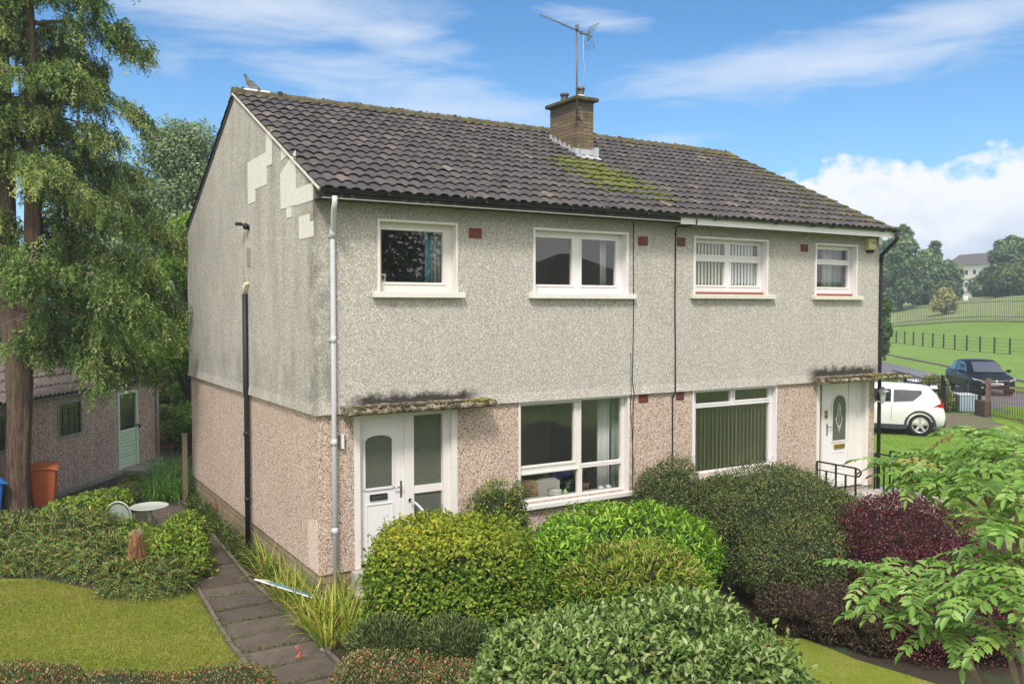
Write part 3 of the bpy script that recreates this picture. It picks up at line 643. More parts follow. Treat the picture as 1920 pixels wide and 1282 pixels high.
b = MB(); d = (B-A)/np.linalg.norm(B-A); side = np.array([0, 1., 0])
for i in range(14):
    p = A+(B-A)*(.02+.05*i*.98); b.tube([p-side*.07, p+side*.07], .004, 5)
b.build('directors', M_ALUB, ae)
b = MB(); c0 = A+(B-A)*.93; up_ = np.cross(side, d)
for sg in (-1, 1):
    o = c0+up_*sg*.0
    L = [c0-side*.16*0+up_*sg*.04+side*sy*.15 for sy in (-1, 1)]; L2 = [c0+d*.10+up_*sg*.26+side*sy*.15 for sy in (-1, 1)]
    b.tube([L[0], L[1], L2[1], L2[0], L[0]], .006, 5)
    for k in range(1, 5): q = .2*k; b.tube([L[0]+(L2[0]-L[0])*q, L[1]+(L2[1]-L[1])*q], .004, 5)
b.obox(A+(B-A)*.80, d, side, up_, .03, .03, .03); b.obox(c0+d*.01, d, side, up_, .012, .03, .1)
b.build('reflector', M_ALUB, ae)
b = MB(); b.tube([A+(B-A)*.84, A+(B-A)*.83+np.array([0, 0, -.5]), (6.66, 2.6, 8.9), (6.56, 2.58, 8.35)], .005, 5); b.build('aerial_cable', simple('pale_cable', (.6, .6, .6), .6), ae)
M_CAB = simple('dark_cable', (.02, .018, .015), .6)
b = MB(); b.tube([rp(5.5, 4.4), rp(5.9, 3.6), rp(6.25, 3.3), rp(6.45, 3.15)], .006, 5); b.tube([rp(7.0, 3.4), rp(7.1, 2.6), rp(7.05, 1.6), rp(6.95, .6), rp(6.9, .06)], .006, 5)
b.build('roof_cable', M_POT, house)
b = MB(); b.tube([(6.98, YE+.02, 5.5), (6.97, YE+.03, 5.42), (6.9, -.2, 5.39), (6.82, -.06, 5.40), (6.80, -.05, 5.3), (6.79, -.052, 4), (6.81, -.05, 3.1), (6.80, -.068, 2.36), (6.78, -.012, 2.25), (6.79, -.012, 1.2), (6.78, -.01, -.3)], .014, 6)
b.build('wall_cable', M_CAB, house)['label'] = 'thick dark cable down the party line'
b = MB(); b.tube([(5.81, -.048, 5.44), (5.82, -.046, 3.6), (5.80, -.046, 2.6), (5.83, -.066, 2.36), (5.85, -.008, 2.2), (5.84, -.008, -.2)], .008, 6)
b.tube([(5.76, -.046, 3.1), (5.76, -.066, 2.36), (5.79, -.008, 2.2), (5.88, -.008, .9)], .005, 6); b.build('wall_cable', M_CAB, house)['label'] = 'thin cable beside the living room window'

# ---- vents
M_VENT = simple('red_air_vent', (.32, .075, .045), .7, .15, 30)
for i, (x0, x1, z0, z1, y0) in enumerate([(2.48, 2.71, 5.01, 5.17, -HY), (5.92, 6.14, 5.02, 5.18, -HY), (6.84, 7.04, 5.04, 5.20, -HY), (10.18, 10.40, 5.05, 5.20, -HY), (5.98, 6.20, 2.19, 2.335, 0), (6.88, 7.07, 2.19, 2.335, 0)]):
    b = MB(); b.box(x0, x1, y0-.012, y0+.01, z0, z1)
    for r in range(4):
        for cc in range(8):
            xx = x0+(x1-x0)*(cc+.5)/8; zz = z0+(z1-z0)*(r+.5)/4
            b.box(xx-.009, xx+.009, y0-.0145, y0-.011, zz-.012, zz+.012, 1)
    b.build('air_vent', [M_VENT, M_BLACK], house)

# ---- rooms seen through the windows
M_ROOM = simple('room_wall', (.84, .82, .78), .9, .04); M_ROOMF = simple('room_carpet', (.34, .24, .18), .95, .2, 5); M_CEIL = simple('room_ceiling', (.82, .82, .80), .9, .03)
def room(x0, x1, z0, z1, y1, y0=TH+.002):
    b = MB(); e_ = .02
    b.add([(x0, y1, z0), (x1, y1, z0), (x1, y1, z1), (x0, y1, z1)], [(0, 1, 2, 3)], 0)
    b.add([(x0, y0, z0), (x0, y1, z0), (x0, y1, z1), (x0, y0, z1)], [(0, 1, 2, 3)], 0); b.add([(x1, y0, z0), (x1, y1, z0), (x1, y1, z1), (x1, y0, z1)], [(0, 1, 2, 3)], 0)
    b.add([(x0, y0, z0), (x1, y0, z0), (x1, y1, z0), (x0, y1, z0)], [(0, 1, 2, 3)], 1); b.add([(x0, y0, z1), (x1, y0, z1), (x1, y1, z1), (x0, y1, z1)], [(0, 1, 2, 3)], 2)
    b.build('room_lining', [M_ROOM, M_ROOMF, M_CEIL], house)
room(.3, 2.8, 2.65, 5.4, 3.6); room(2.84, 6.28, 2.65, 5.4, 4.2); room(6.36, 9.9, 2.65, 5.4, 4.2); room(9.94, 12.38, 2.65, 5.4, 3.6)
room(2.84, 6.28, .02, 2.55, 3.3); room(6.36, 10.2, .02, 2.55, 4.6); room(.3, 2.8, .02, 2.55, 4.0); room(10.3, 12.38, .02, 2.55, 4.0)

# ---- windows
def window(x0, x1, z0, z1, panes, lab, rec=.125, yf=-HY, lining=M_WHITE, sill=None, lip=.028, red=None):
    """outer lining box (proud lip + deep reveal), casement members round the panes, glass, sill"""
    b = MB(); lt = .03; yb = rec+.05
    for (a0, a1, c0, c1) in ((x0-.004, x0+lt, z0, z1+.004), (x1-lt, x1+.004, z0, z1+.004), (x0+lt, x1-lt, z1-lt, z1+.004)):
        b.box(a0, a1, yf-lip, yb, c0, c1)
    ob = b.build('window', lining, house); ob['label'] = lab
    b = MB(); gx0, gx1 = x0+lt+.001, x1-lt-.001; gz0, gz1 = z0+(.05 if red else 0), z1-lt-.001; y0, y1 = rec-.03, rec+.03
    wall_cells(b, (gx0, gx1, gz0, gz1), panes, lambda u, v: (u, y0, v))
    for h in panes:
        a0, a1, c0, c1 = h
        for P4 in ([(a0, c0), (a1, c0)], [(a0, c1), (a1, c1)], [(a0, c0), (a0, c1)], [(a1, c0), (a1, c1)]):
            (u, v), (u2, v2) = P4; b.add([(u, y0, v), (u2, y0, v2), (u2, y1, v2), (u, y1, v)], [(0, 1, 2, 3)])
        # raised casement round each pane
        for (p0, p1, q0, q1) in ((a0-.035, a0-.004, c0-.035, c1+.035), (a1+.004, a1+.035, c0-.035, c1+.035), (a0-.004, a1+.004, c1+.004, c1+.035), (a0-.004, a1+.004, c0-.035, c0-.004)):
            b.box(p0, p1, y0-.014, y0+.004, q0, q1)
    b.add([(gx0, y0, gz0), (gx1, y0, gz0), (gx1, y1+.03, gz0), (gx0, y1+.03, gz0)], [(0, 1, 2, 3)])
    wall_cells(b, (gx0, gx1, gz0, gz1), panes, lambda u, v: (u, y1, v))
    b.build('frame', M_WHITE if lining is not M_OLDW else M_OLDW, ob)
    for h in panes:
        b = MB(); b.add([(h[0]-.002, rec, h[2]-.002), (h[1]+.002, rec, h[2]-.002), (h[1]+.002, rec, h[3]+.002), (h[0]-.002, rec, h[3]+.002)], [(0, 1, 2, 3)]); b.build('pane', M_GLASS, ob)
    if red:
        b = MB(); b.box(gx0, gx1+.01, rec-.10, rec+.03, z0+.002, z0+.048); b.build('inner_sill', red, ob)
    if sill:
        b = MB(); b.box(sill[0], sill[1], yf-.10, rec-.02 if yf < 0 else rec-.02, sill[2], sill[3]); b.build('sill', M_OLDW if not red else M_CREAM, ob, bevel=.008)
    return ob
M_REDS = simple('red_tile_sill', (.30, .10, .06), .5, .15, 10)
window(.93, 2.27, 4.15, 5.23, [(1.045, 2.09, 4.30, 5.09)], 'upstairs left window with one large pane and blue curtain', sill=(.84, 2.37, 4.06, 4.148), lining=M_OLDW)
window(3.69, 5.68, 4.15, 5.23, [(3.81, 4.565, 4.30, 5.09), (4.77, 5.52, 4.30, 5.09)], 'upstairs two-pane window of the left house', sill=(3.60, 5.82, 4.06, 4.148))
window(7.25, 9.22, 4.16, 5.24, [(7.43, 8.19, 4.92, 5.13), (8.31, 9.11, 4.92, 5.13), (7.43, 8.19, 4.34, 4.785), (8.35, 9.11, 4.34, 4.785)], 'upstairs four-pane window of the right house', sill=(7.17, 9.39, 4.075, 4.158), red=M_REDS)
window(10.62, 11.95, 4.15, 5.24, [(10.84, 11.84, 4.92, 5.13), (10.84, 11.84, 4.34, 4.81)], 'small upstairs window above the right door', sill=(10.54, 12.10, 4.07, 4.148), red=M_REDS)
window(3.43, 5.76, .62, 2.342, [(3.53, 4.62, 1.245, 2.265), (4.77, 5.655, 1.18, 2.315), (3.53, 4.70, .665, 1.095), (4.79, 5.655, .665, 1.105)], 'large living room window of the left house', yf=0, lip=.012, lining=M_OLDW, sill=(3.38, 5.85, .54, .618))
window(7.29, 9.57, .70, 2.342, [(7.45, 8.37, 2.075, 2.285), (8.49, 9.44, 2.085, 2.285), (7.45, 9.46, .76, 1.99)], 'large living room window of the right house', yf=0, lip=.012, sill=(7.2, 9.66, .62, .698))

# curtains and blinds hang from their own rails
def curtain(name, x0, x1, z0, z1, y, m_, lab, cat='curtain', waves=5, amp=.03, group=None):
    n = 12*waves+1; V = []
    for z in (z0, z1):
        for i in range(n):
            u = i/(n-1); V.append((x0+(x1-x0)*u+amp*.3*sin(z*3+u*4), y+amp*sin(u*waves*2*pi)+.01*sin(u*31), z))
    b = MB(); b.grid(V, 2, n); o = b.build(name, m_, loc=((x0+x1)/2, y, z0)); md = o.modifiers.new('s', 'SOLIDIFY'); md.thickness = .004
    return tag(o, lab, cat, group)
M_CBLUE = simple('blue_curtain', (.20, .42, .55), .9, .1, 6); M_CNET = simple('white_net', (.75, .76, .74), .9, .05, 6); M_CGREY = simple('grey_curtain', (.34, .38, .36), .9, .08, 6)
curtain('curtain', 1.90, 2.02, 4.2, 5.3, .34, M_CBLUE, 'pale blue curtain inside the upstairs left window', waves=2, amp=.02)
curtain('net_curtain', 2.03, 2.32, 4.2, 5.3, .36, M_CNET, 'white net beside the blue curtain', waves=4)
curtain('net_curtain', 5.38, 5.50, 4.2, 5.3, .36, M_CNET, 'narrow white net at the right of the upstairs two-pane window', waves=2, amp=.015)
curtain('curtain', 5.36, 5.62, .2, 2.45, .40, M_CNET, 'white curtain drawn aside in the large living room window', waves=4)
curtain('curtain', 5.64, 5.80, .2, 2.45, .36, M_CGREY, 'grey green curtain edge in the living room window', waves=2)
curtain('net_curtain', 5.76, 6.0, .2, 2.45, .33, M_CNET, 'outer white curtain against the living room window reveal', waves=3)
curtain('net_curtain', 11.35, 11.62, 4.2, 5.3, .36, M_CNET, 'white curtain in the small window above the right door', waves=3)
curtain('curtain', 11.68, 12.05, 4.2, 5.3, .36, simple('pale_blue_curtain', (.40, .47, .50), .9), 'blue grey curtain in the small window above the right door', waves=3)
def vertical_blind(x0, x1, z0, z1, y, n, ang, m_, lab, wd=.09):
    r = empty('vertical_blind', ((x0+x1)/2, y, z1), lab, 'blind')
    b = MB(); b.box(x0, x1, y-.015, y+.015, z1, z1+.03); b.build('head_rail', M_WHITE, r)
    b = MB()
    for i in range(n):
        x = x0+(x1-x0)*(i+.5)/n; a = ang+random.uniform(-.06, .06); b.obox((x, y, (z0+z1)/2), (cos(a), sin(a), 0), (-sin(a), cos(a), 0), (0, 0, 1), wd/2, .0008, (z1-z0)/2)
    b.build('louvres', m_, r)
M_BLG = simple('green_cream_blind', (.78, .78, .60), .85, .06, 4); M_BLW = simple('white_blind', (.86, .86, .84), .85, .04, 4); M_BLC = simple('striped_blind', (.84, .76, .64), .85, .1, 4)
vertical_blind(7.3, 8.27, 4.2, 5.2, .19, 11, .35, M_BLG, 'green cream vertical blind behind the left panes upstairs')
vertical_blind(8.28, 9.25, 4.2, 5.2, .19, 11, .25, M_BLW, 'white vertical blind behind the right panes upstairs')
vertical_blind(7.35, 9.56, .3, 2.33, .22, 21, .90, M_BLC, 'open beige vertical blind in the right living room window')

# ---- doors
def arch(cx, zb, zt, hw, rise, y, n=12):
    P_ = [(cx-hw, y, zb), (cx+hw, y, zb), (cx+hw, y, zt-rise)]
    for i in range(1, n): a = i/n; x = cx+hw-2*hw*a; P_.append((x, y, zt-rise+rise*sqrt(max(0, 1-((x-cx)/hw)**2))))
    P_.append((cx-hw, y, zt-rise)); return P_
def ring(b, P_, w_, d, n=None):
    P_ = [np.array(p) for p in P_]; c = sum(P_)/len(P_)
    for i in range(len(P_)): b.bar(P_[i], P_[(i+1) % len(P_)], d, w_, up=(0, 1, 0))
# left house entrance: boarded frame, door leaf, side light
b = MB(); y = .10
b.box(.55, .645, -.012, .2, 0, 2.31); b.box(2.18, 2.28, -.012, .2, 0, 2.31); b.box(.645, 2.18, .0, .2, 2.25, 2.31)
b.box(1.41, 1.57, .09, .16, .02, 2.25); b.box(1.57, 2.06, .10, .16, 1.015, 1.13); b.box(2.06, 2.18, .06, .16, .02, 2.25); b.box(1.57, 2.06, .10, .16, .02, .10)
df = b.build('door_frame', M_OLDW, house); df['label'] = 'white entrance frame with side light, left house'
b = MB(); b.box(1.572, 2.058, .13, .136, 1.13, 2.25); b.build('side_light', M_FROST, df)['label'] = 'tall upper side light pane'
b = MB(); b.box(1.572, 2.058, .13, .136, .10, 1.015); b.build('side_light', M_FROST, df)['label'] = 'lower side light pane'
b = MB(); b.box(.647, 1.408, .11, .155, .03, 2.245)
P_ = arch(.985, 1.16, 1.99, .235, .09, .105); ring(b, P_, .035, .03)
for z0, z1 in ((.17, .92),): ring(b, [(.79, .106, z0), (1.21, .106, z0), (1.21, .106, z1), (.79, .106, z1)], .018, .016)
ring(b, [(.69, .108, .08), (1.33, .108, .08), (1.33, .108, 2.19), (.69, .108, 2.19)], .012, .012)
dr = b.build('front_door', M_WHITE, house); dr['label'] = 'white panelled door with arched obscured pane, left house'
b = MB(); b.prism(arch(.985, 1.18, 1.97, .215, .08, .108), (0, -.004, 0)); b.build('pane', M_FROST, dr)
b = MB(); b.box(.84, 1.12, .085, .108, .985, 1.075, 0); b.box(.865, 1.095, .078, .085, 1.005, 1.05, 1); b.build('letterbox', [M_BLACK, M_STEEL], dr)
b = MB(); b.box(1.335, 1.365, .095, .108, .99, 1.24); b.tube([(1.35, .09, 1.15), (1.35, .05, 1.15), (1.22, .05, 1.155)], .011, 8); b.build('handle', M_STEEL, dr)
b = MB(); b.obox((.652, .095, 1.17), (1, 0, 0), (0, 1, 0), (0, 0, 1), .012, .012, .08); b.build('hinge', M_BLACK, dr)
b = MB(); b.box(.50, 2.34, -.16, .26, -.26, -.012); b.box(.42, 2.6, -.50, -.16, -.6, -.26); b.box(.45, 2.5, -.16, .029, -.6, -.261)
b.build('doorstep', simple('painted_step', (.48, .45, .41), .85, .12, 5, bump=.2, dirt=((.2, .17, .13), 6, .55)), house, bevel=.01)['label'] = 'stepped pale threshold of the left door'
# handrail of the left door
b = MB(); b.tube([(1.50, .04, .92), (1.52, -.10, .90), (1.68, -.55, .62), (1.72, -.62, .5), (1.72, -.62, -.6)], .019, 10); b.lathe((1.50, .09, .92), [(.03, 0), (.03, .012)], 14, 1, ax=np.array([(1, 0, 0), (0, 0, 1), (0, -1, 0)], float))
tag(b.build('handrail', [simple('grey_rail', (.55, .57, .60), .4), M_BLACK], loc=(1.6, -.3, -.6)), 'grey tubular handrail beside the left front door', 'handrail')
# right entrance
b = MB(); b.box(10.78, 10.87, -.012, .2, 0, 2.34); b.box(12.38, 12.47, -.012, .2, 0, 2.34); b.box(10.87, 12.38, 0, .2, 2.28, 2.34)
b.box(11.06, 11.12, .09, .16, .02, 2.28); b.box(11.93, 12.00, .09, .16, .02, 2.28); b.box(12.0, 12.19, .10, .15, .02, 2.28); b.box(12.192, 12.38, .097, .15, .02, 2.28)
d2 = b.build('door_frame', M_OLDW, house); d2['label'] = 'white entrance frame with boarded panel, right house'
b = MB(); b.box(10.872, 11.058, .12, .126, .03, 2.28); b.build('side_light', M_FROST, d2)
b = MB(); b.tube([(12.26, .095, 1.60), (12.20, .095, 1.60), (12.20, .095, 1.545), (12.24, .095, 1.55), (12.26, .095, 1.52), (12.24, .095, 1.49), (12.20, .095, 1.50)], .006, 5); b.tube([(12.34, .095, 1.52), (12.34, .088, 1.52)], .014, 8)
b.build('house_number', M_GREYP, d2)['label'] = 'faint figure 5 on the boarded panel'
b = MB(); b.box(11.122, 11.928, .11, .155, .03, 2.275); ring(b, arch(11.63, 1.03, 2.04, .235, .235, .106), .03, .03)
for z0, z1 in ((.15, .45), (.52, .80)): ring(b, [(11.42, .107, z0), (11.84, .107, z0), (11.84, .107, z1), (11.42, .107, z1)], .016, .016)
dr = b.build('front_door', M_WHITE, house); dr['label'] = 'white door with oval leaded pane and brass letterbox, right house'
b = MB(); b.prism(arch(11.63, 1.05, 2.02, .215, .215, .108), (0, -.004, 0)); b.build('pane', M_FROST, dr)
b = MB(); c0 = np.array([11.63, .1, 1.52])
for sg in (-1, 1): b.tube([c0+(0, 0, .33), c0+(sg*.05, 0, .2), c0+(sg*.03, 0, .12), c0+(sg*.10, 0, -.02), c0+(sg*.03, 0, -.2), c0+(0, 0, -.32)], .010, 5)
b.tube([c0+(0, 0, .28), c0+(0, 0, -.38)], .004, 5); b.sphere(c0+(0, 0, .2), .025, 8, 6); b.sphere(c0+(0, 0, -.18), .022, 8, 6); b.sphere(c0+(-.1, 0, -.0), .02, 8, 6)
b.build('leaded_motif', M_POTW, dr)
b = MB(); b.box(11.47, 11.81, .08, .108, .875, .965); b.box(11.50, 11.78, .076, .08, .90, .94, 1); b.build('letterbox', [M_BRASS, simple('dark_brass', (.22, .13, .03), .5)], dr)
b = MB(); b.box(11.17, 11.26, .10, .108, 1.54, 1.72); b.box(11.19, 11.24, .097, .10, 1.57, 1.61, 1); b.box(11.19, 11.24, .097, .10, 1.65, 1.69, 1); b.build('brass_plate', [M_BRASS, M_BLACK], dr)
b = MB(); b.box(11.23, 11.26, .095, .108, 1.18, 1.43); b.tube([(11.245, .09, 1.36), (11.245, .05, 1.36), (11.38, .05, 1.355)], .011, 8); b.build('handle', M_STEEL, dr)
b = MB(); b.box(10.7, 13.2, -1.25, .029, -.6, -.10); b.box(10.7, 12.55, .0295, .2, -.6, -.02); b.box(13.2, 13.55, -1.25, -.05, -.6, -.27)
b.build('doorstep', simple('painted_platform', (.5, .47, .42), .85, .12, 5, bump=.2, dirt=((.18, .16, .11), 4, .5)), house, bevel=.012)['label'] = 'raised concrete landing of the right door'
# canopies
def canopy(x0, x1, y1, lab, mossx):
    b = MB(); n = 40; V = []
    prof = [(-HY+.0, 2.47), (-.16, 2.462), (y1+.02, 2.44), (y1, 2.41), (y1+.01, 2.375), (y1+.08, 2.345), (-HY-.02, 2.352)]
    for i in range(n+1):
        x = x0+(x1-x0)*i/n
        for k, (y_, z_) in enumerate(prof): 
            j = (.010 if k < 5 else .003)*(random.random()-.5); V.append((x, y_+j, z_+j))
    b.grid(V, n+1, len(prof), smooth=False)
    for k in (0, n*len(prof)): b.add([V[k+i] for i in range(len(prof))], [tuple(range(len(prof)))])
    o = b.build('door_canopy', M_CANOPY, house); o['label'] = lab
    pts = [(x0+.02+(x1-x0-.04)*random.random()**1, random.uniform(y1, -.06), 2.455) for _ in range(380)]
    moss(pts, M_DMOSS, o, r0=.012, r1=.035)
    pts = [(mossx+random.gauss(0, .16), random.uniform(y1-.005, -.1), 2.45+random.uniform(-.03, .02)) for _ in range(90)]
    pts = [p for p in pts if x0 < p[0] < x1]; moss(pts, M_MOSSY, o, r0=.015, r1=.03)
m_, t = mat('canopy_concrete'); pos = t.n('ShaderNodeNewGeometry').outputs['Position']
c = t.ramp(t.noise(pos, 11, 6, .75), [(.36, (.035, .028, .015)), (.46, (.10, .08, .045)), (.56, (.34, .28, .20)), (.68, (.60, .52, .38))])
t.n('ShaderNodeOutputMaterial', {0: t.n('ShaderNodeBsdfPrincipled', {'Base Color': c, 'Roughness': .95, 'Normal': t.n('ShaderNodeBump', {'Height': t.noise(pos, 40, 5, .7), 'Strength': .8, 'Distance': .015})})}); M_CANOPY = m_
M_DMOSS = simple('dry_dark_moss', (.055, .045, .022), .95, .5, 15, bump=.8); M_MOSSY = simple('yellow_moss', (.26, .25, .02), .95, .4, 15, bump=.8)
canopy(.34, 2.78, -.42, 'mossy concrete canopy over the left door', 2.6); canopy(10.62, 13.25, -.50, 'lichened concrete canopy over the right door', 12.2)
b = MB(); b.tube([(.33, -.045, 2.46), (.33, -.05, 2.36), (.24, -.06, 2.345)], .008, 6); b.build('cable_run', M_CAB, house)

# ---- things fixed to the walls
b = MB(); b.box(.335, .375, -.075, -.001, 1.845, 2.05, 0); b.box(.31, .335, -.05, -.001, 1.86, 2.04, 1); b.box(.375, .40, -.05, -.001, 1.86, 2.04, 1)
tag(b.build('wall_light', [M_WHITE, M_STEEL], loc=(.355, 0, 1.85)), 'slim white box light between downpipe and left door', 'wall light')
al = empty('alarm_box', (12.37, -HY, 5.12), 'cream alarm box with black base under the right eaves', 'alarm box')
M_ALM = simple('cream_alarm', (.76, .66, .38), .5, .04)
b = MB(); b.prism([(12.24, -.041, 5.16), (12.24, -.10, 5.15), (12.24, -.13, 5.18), (12.24, -.13, 5.40), (12.24, -.10, 5.42), (12.24, -.041, 5.42)], (.24, 0, 0)); b.build('cover', M_ALM, al, bevel=.006)
b = MB(); b.prism([(12.27, -.041, 5.09), (12.27, -.09, 5.09), (12.27, -.125, 5.148), (12.27, -.041, 5.148)], (.18, 0, 0)); b.build('base', M_BLACK, al)
b = MB(); b.box(12.36, 12.45, -.133, -.1305, 5.30, 5.318); b.box(12.37, 12.44, -.133, -.1305, 5.275, 5.282); b.build('label_plate', M_BLACK, al)
sc_ = empty('security_light', (-HY, 3.6, 5.35), 'small black security light high on the gable wall', 'security light')
b = MB(); b.sphere((-.10, 3.52, 5.36), (.05, .06, .06), 12, 8); b.lathe((-HY, 3.50, 5.34), [(.05, 0), (.05, .03)], 14, ax=np.array([(0, 1, 0), (0, 0, 1), (-1, 0, 0)], float)); b.build('mount', M_BLACK, sc_)
b = MB(); b.obox((-.17, 3.70, 5.41), (0, 1, .1), (1, 0, 0), (0, 0, 1), .085, .045, .03); b.bar((-.1, 3.55, 5.37), (-.15, 3.66, 5.40), .03, .03); b.build('lamp_head', M_BLACK, sc_)
# carriage lantern by the right door
ln = empty('wall_lantern', (12.58, -.02, 1.75), 'grey carriage lantern on the pebbledash beside the right door', 'wall lantern')
M_LAN = simple('lantern_grey', (.48, .50, .48), .5, .1, 20)
b = MB(); b.obox((12.57, -.012, 1.78), (1, 0, 0), (0, 1, 0), (0, 0, 1), .035, .012, .08); b.tube([(12.57, -.02, 1.80), (12.60, -.12, 1.86), (12.64, -.2, 1.84)], .012, 8); b.build('bracket', M_LAN, ln)
b = MB(); c0 = (12.66, -.22, 1.84); b.lathe(c0, [(.03, 0), (.045, .02), (.075, .22), (.13, .23), (.125, .245), (.05, .31), (.02, .34)], 6, smooth=False); b.lathe(c0, [(.004, -.06), (.015, -.03), (.03, 0)], 8); b.build('lamp', M_LAN, ln)

# railings at the right door
M_IRON = simple('black_iron', (.015, .015, .016), .45, .2, 12)
def railing(name, lab, P_, h=.80, n=5, curl=True, group='black iron railings at the right door'):
    a, c_ = [np.array(p, float) for p in P_]; r = empty(name, tuple((a+c_)/2), lab, 'railing', group)
    upv = np.array([0, 0, h]); b = MB(); d = (c_-a)
    pts = [a+upv, c_+upv]
    if curl: dd = d/np.linalg.norm(d); pts += [c_+upv+dd*.09+(0, 0, -.02), c_+upv+dd*.13+(0, 0, -.08), c_+upv+dd*.09+(0, 0, -.15), c_+upv+(0, 0, -.17)]
    b.tube(pts, .018, 8); b.build('top_rail', M_IRON, r)
    b = MB(); b.bar(a+upv-(0, 0, .17), c_+upv-(0, 0, .17), .02, .02); b.build('mid_rail', M_IRON, r)
    for i in range(n):
        p = a+d*i/(n-1); b = MB(); hh = h if i % 2 == 0 else h-.17; b.bar(p, p+(0, 0, hh), .03, .03, up=(0, 1, 0)); b.build('baluster', M_IRON, r)
railing('iron_railing', 'short black iron railing with a curled end left of the white right door', [(10.72, -.08, -.10), (10.72, -1.02, -.10)], h=.80, n=5)
railing('iron_railing', 'black iron railing right of the right door beside the black downpipe', [(12.62, -.08, -.10), (12.62, -1.22, -.10)], h=.80, n=6, curl=False)
railing('iron_railing', 'black iron railing on the far side of the right door steps', [(13.15, -.08, -.10), (13.15, -1.22, -.10)], h=.80, n=6, curl=False)

# ================================================================ FOLIAGE
def leafmat(name, stops, tip=None, trans=.25, rough=.55, spec=.3, nscale=1.2):
    """stops: (position, colour) over the per-leaf random value; tip: second colour used where attribute 'tip' is 1"""
    m_, t = mat(name)
    a = t.n('ShaderNodeAttribute', attribute_name='rnd', attribute_type='GEOMETRY').outputs['Fac']
    c = t.ramp(a, stops)
    if tip:
        b_ = t.n('ShaderNodeAttribute', attribute_name='tip', attribute_type='GEOMETRY').outputs['Fac']
        c = t.mix(b_, c, tip)
    p = t.n('ShaderNodeBsdfPrincipled', {'Base Color': c, 'Roughness': rough, 'Specular IOR Level': spec})
    tl = t.n('ShaderNodeBsdfTranslucent', {0: t.mix(1., c, (1.0, 1.05, .55), 'MULTIPLY')})
    t.n('ShaderNodeOutputMaterial', {0: t.n('ShaderNodeMixShader', {0: trans, 1: p, 2: tl})})
    return m_
TPL = {
 'rhomb': (np.array([(0, 0, 0), (.5, .5, .14), (1, 0, -.05), (.5, -.5, .14)]), [(0, 1, 2), (0, 2, 3)]),
 'leaf': (np.array([(0, 0, 0), (.3, .42, .12), (.7, .36, .08), (1, 0, -.12), (.7, -.36, .08), (.3, -.42, .12)]), [(0, 1, 2, 3), (0, 3, 4, 5)]),
 'holly': (np.array([(0, 0, 0), (.25, 0, 0), (.5, 0, 0), (.75, 0, -.02), (1, 0, -.08), (.16, .34, .07), (.30, .26, .05), (.42, .50, .10), (.55, .34, .06), (.68, .46, .06), (.80, .22, .0), (.16, -.34, .07), (.30, -.26, .05), (.42, -.50, .10), (.55, -.34, .06), (.68, -.46, .06), (.80, -.22, .0)]), [(0, 5, 6, 1), (1, 6, 7, 2), (2, 7, 8, 3), (3, 8, 9, 10), (3, 10, 4), (0, 1, 12, 11), (1, 2, 13, 12), (2, 3, 14, 13), (3, 16, 15, 14), (3, 4, 16)]),
 'spike': (np.array([(0, 0, 0), (.35, .5, .10), (1, 0, -.25), (.35, -.5, .10)]), [(0, 1, 2), (0, 2, 3)]),
 'blob': (np.array([(0, .22, 0), (.35, .5, .1), (.7, .33, 0), (1, .05, -.1), (1, -.05, -.1), (.65, -.36, 0), (.3, -.5, .1), (0, -.2, 0)]), [(0, 1, 6, 7), (1, 2, 5, 6), (2, 3, 4, 5)]),
}
def nrm_(v): return v/(np.linalg.norm(v, axis=-1, keepdims=True)+1e-9)
def leaf_arrays(P_, D_, U_, L, Wd, tpl='leaf'):
    T0, F0 = TPL[tpl]; D_ = nrm_(D_); S_ = nrm_(np.cross(U_, D_)); U2 = np.cross(D_, S_)
    L = np.asarray(L)[:, None, None]*np.ones((len(P_), 1, 1)); Wd = np.asarray(Wd)[:, None, None]*np.ones((len(P_), 1, 1))
    V = P_[:, None, :]+T0[None, :, 0, None]*L*D_[:, None, :]+T0[None, :, 1, None]*Wd*S_[:, None, :]+T0[None, :, 2, None]*L*U2[:, None, :]
    k = len(T0); base = (np.arange(len(P_))*k)[:, None]
    faces = [base+np.array(f)[None, :] for f in F0]
    return V.reshape(-1, 3), faces, len(F0)
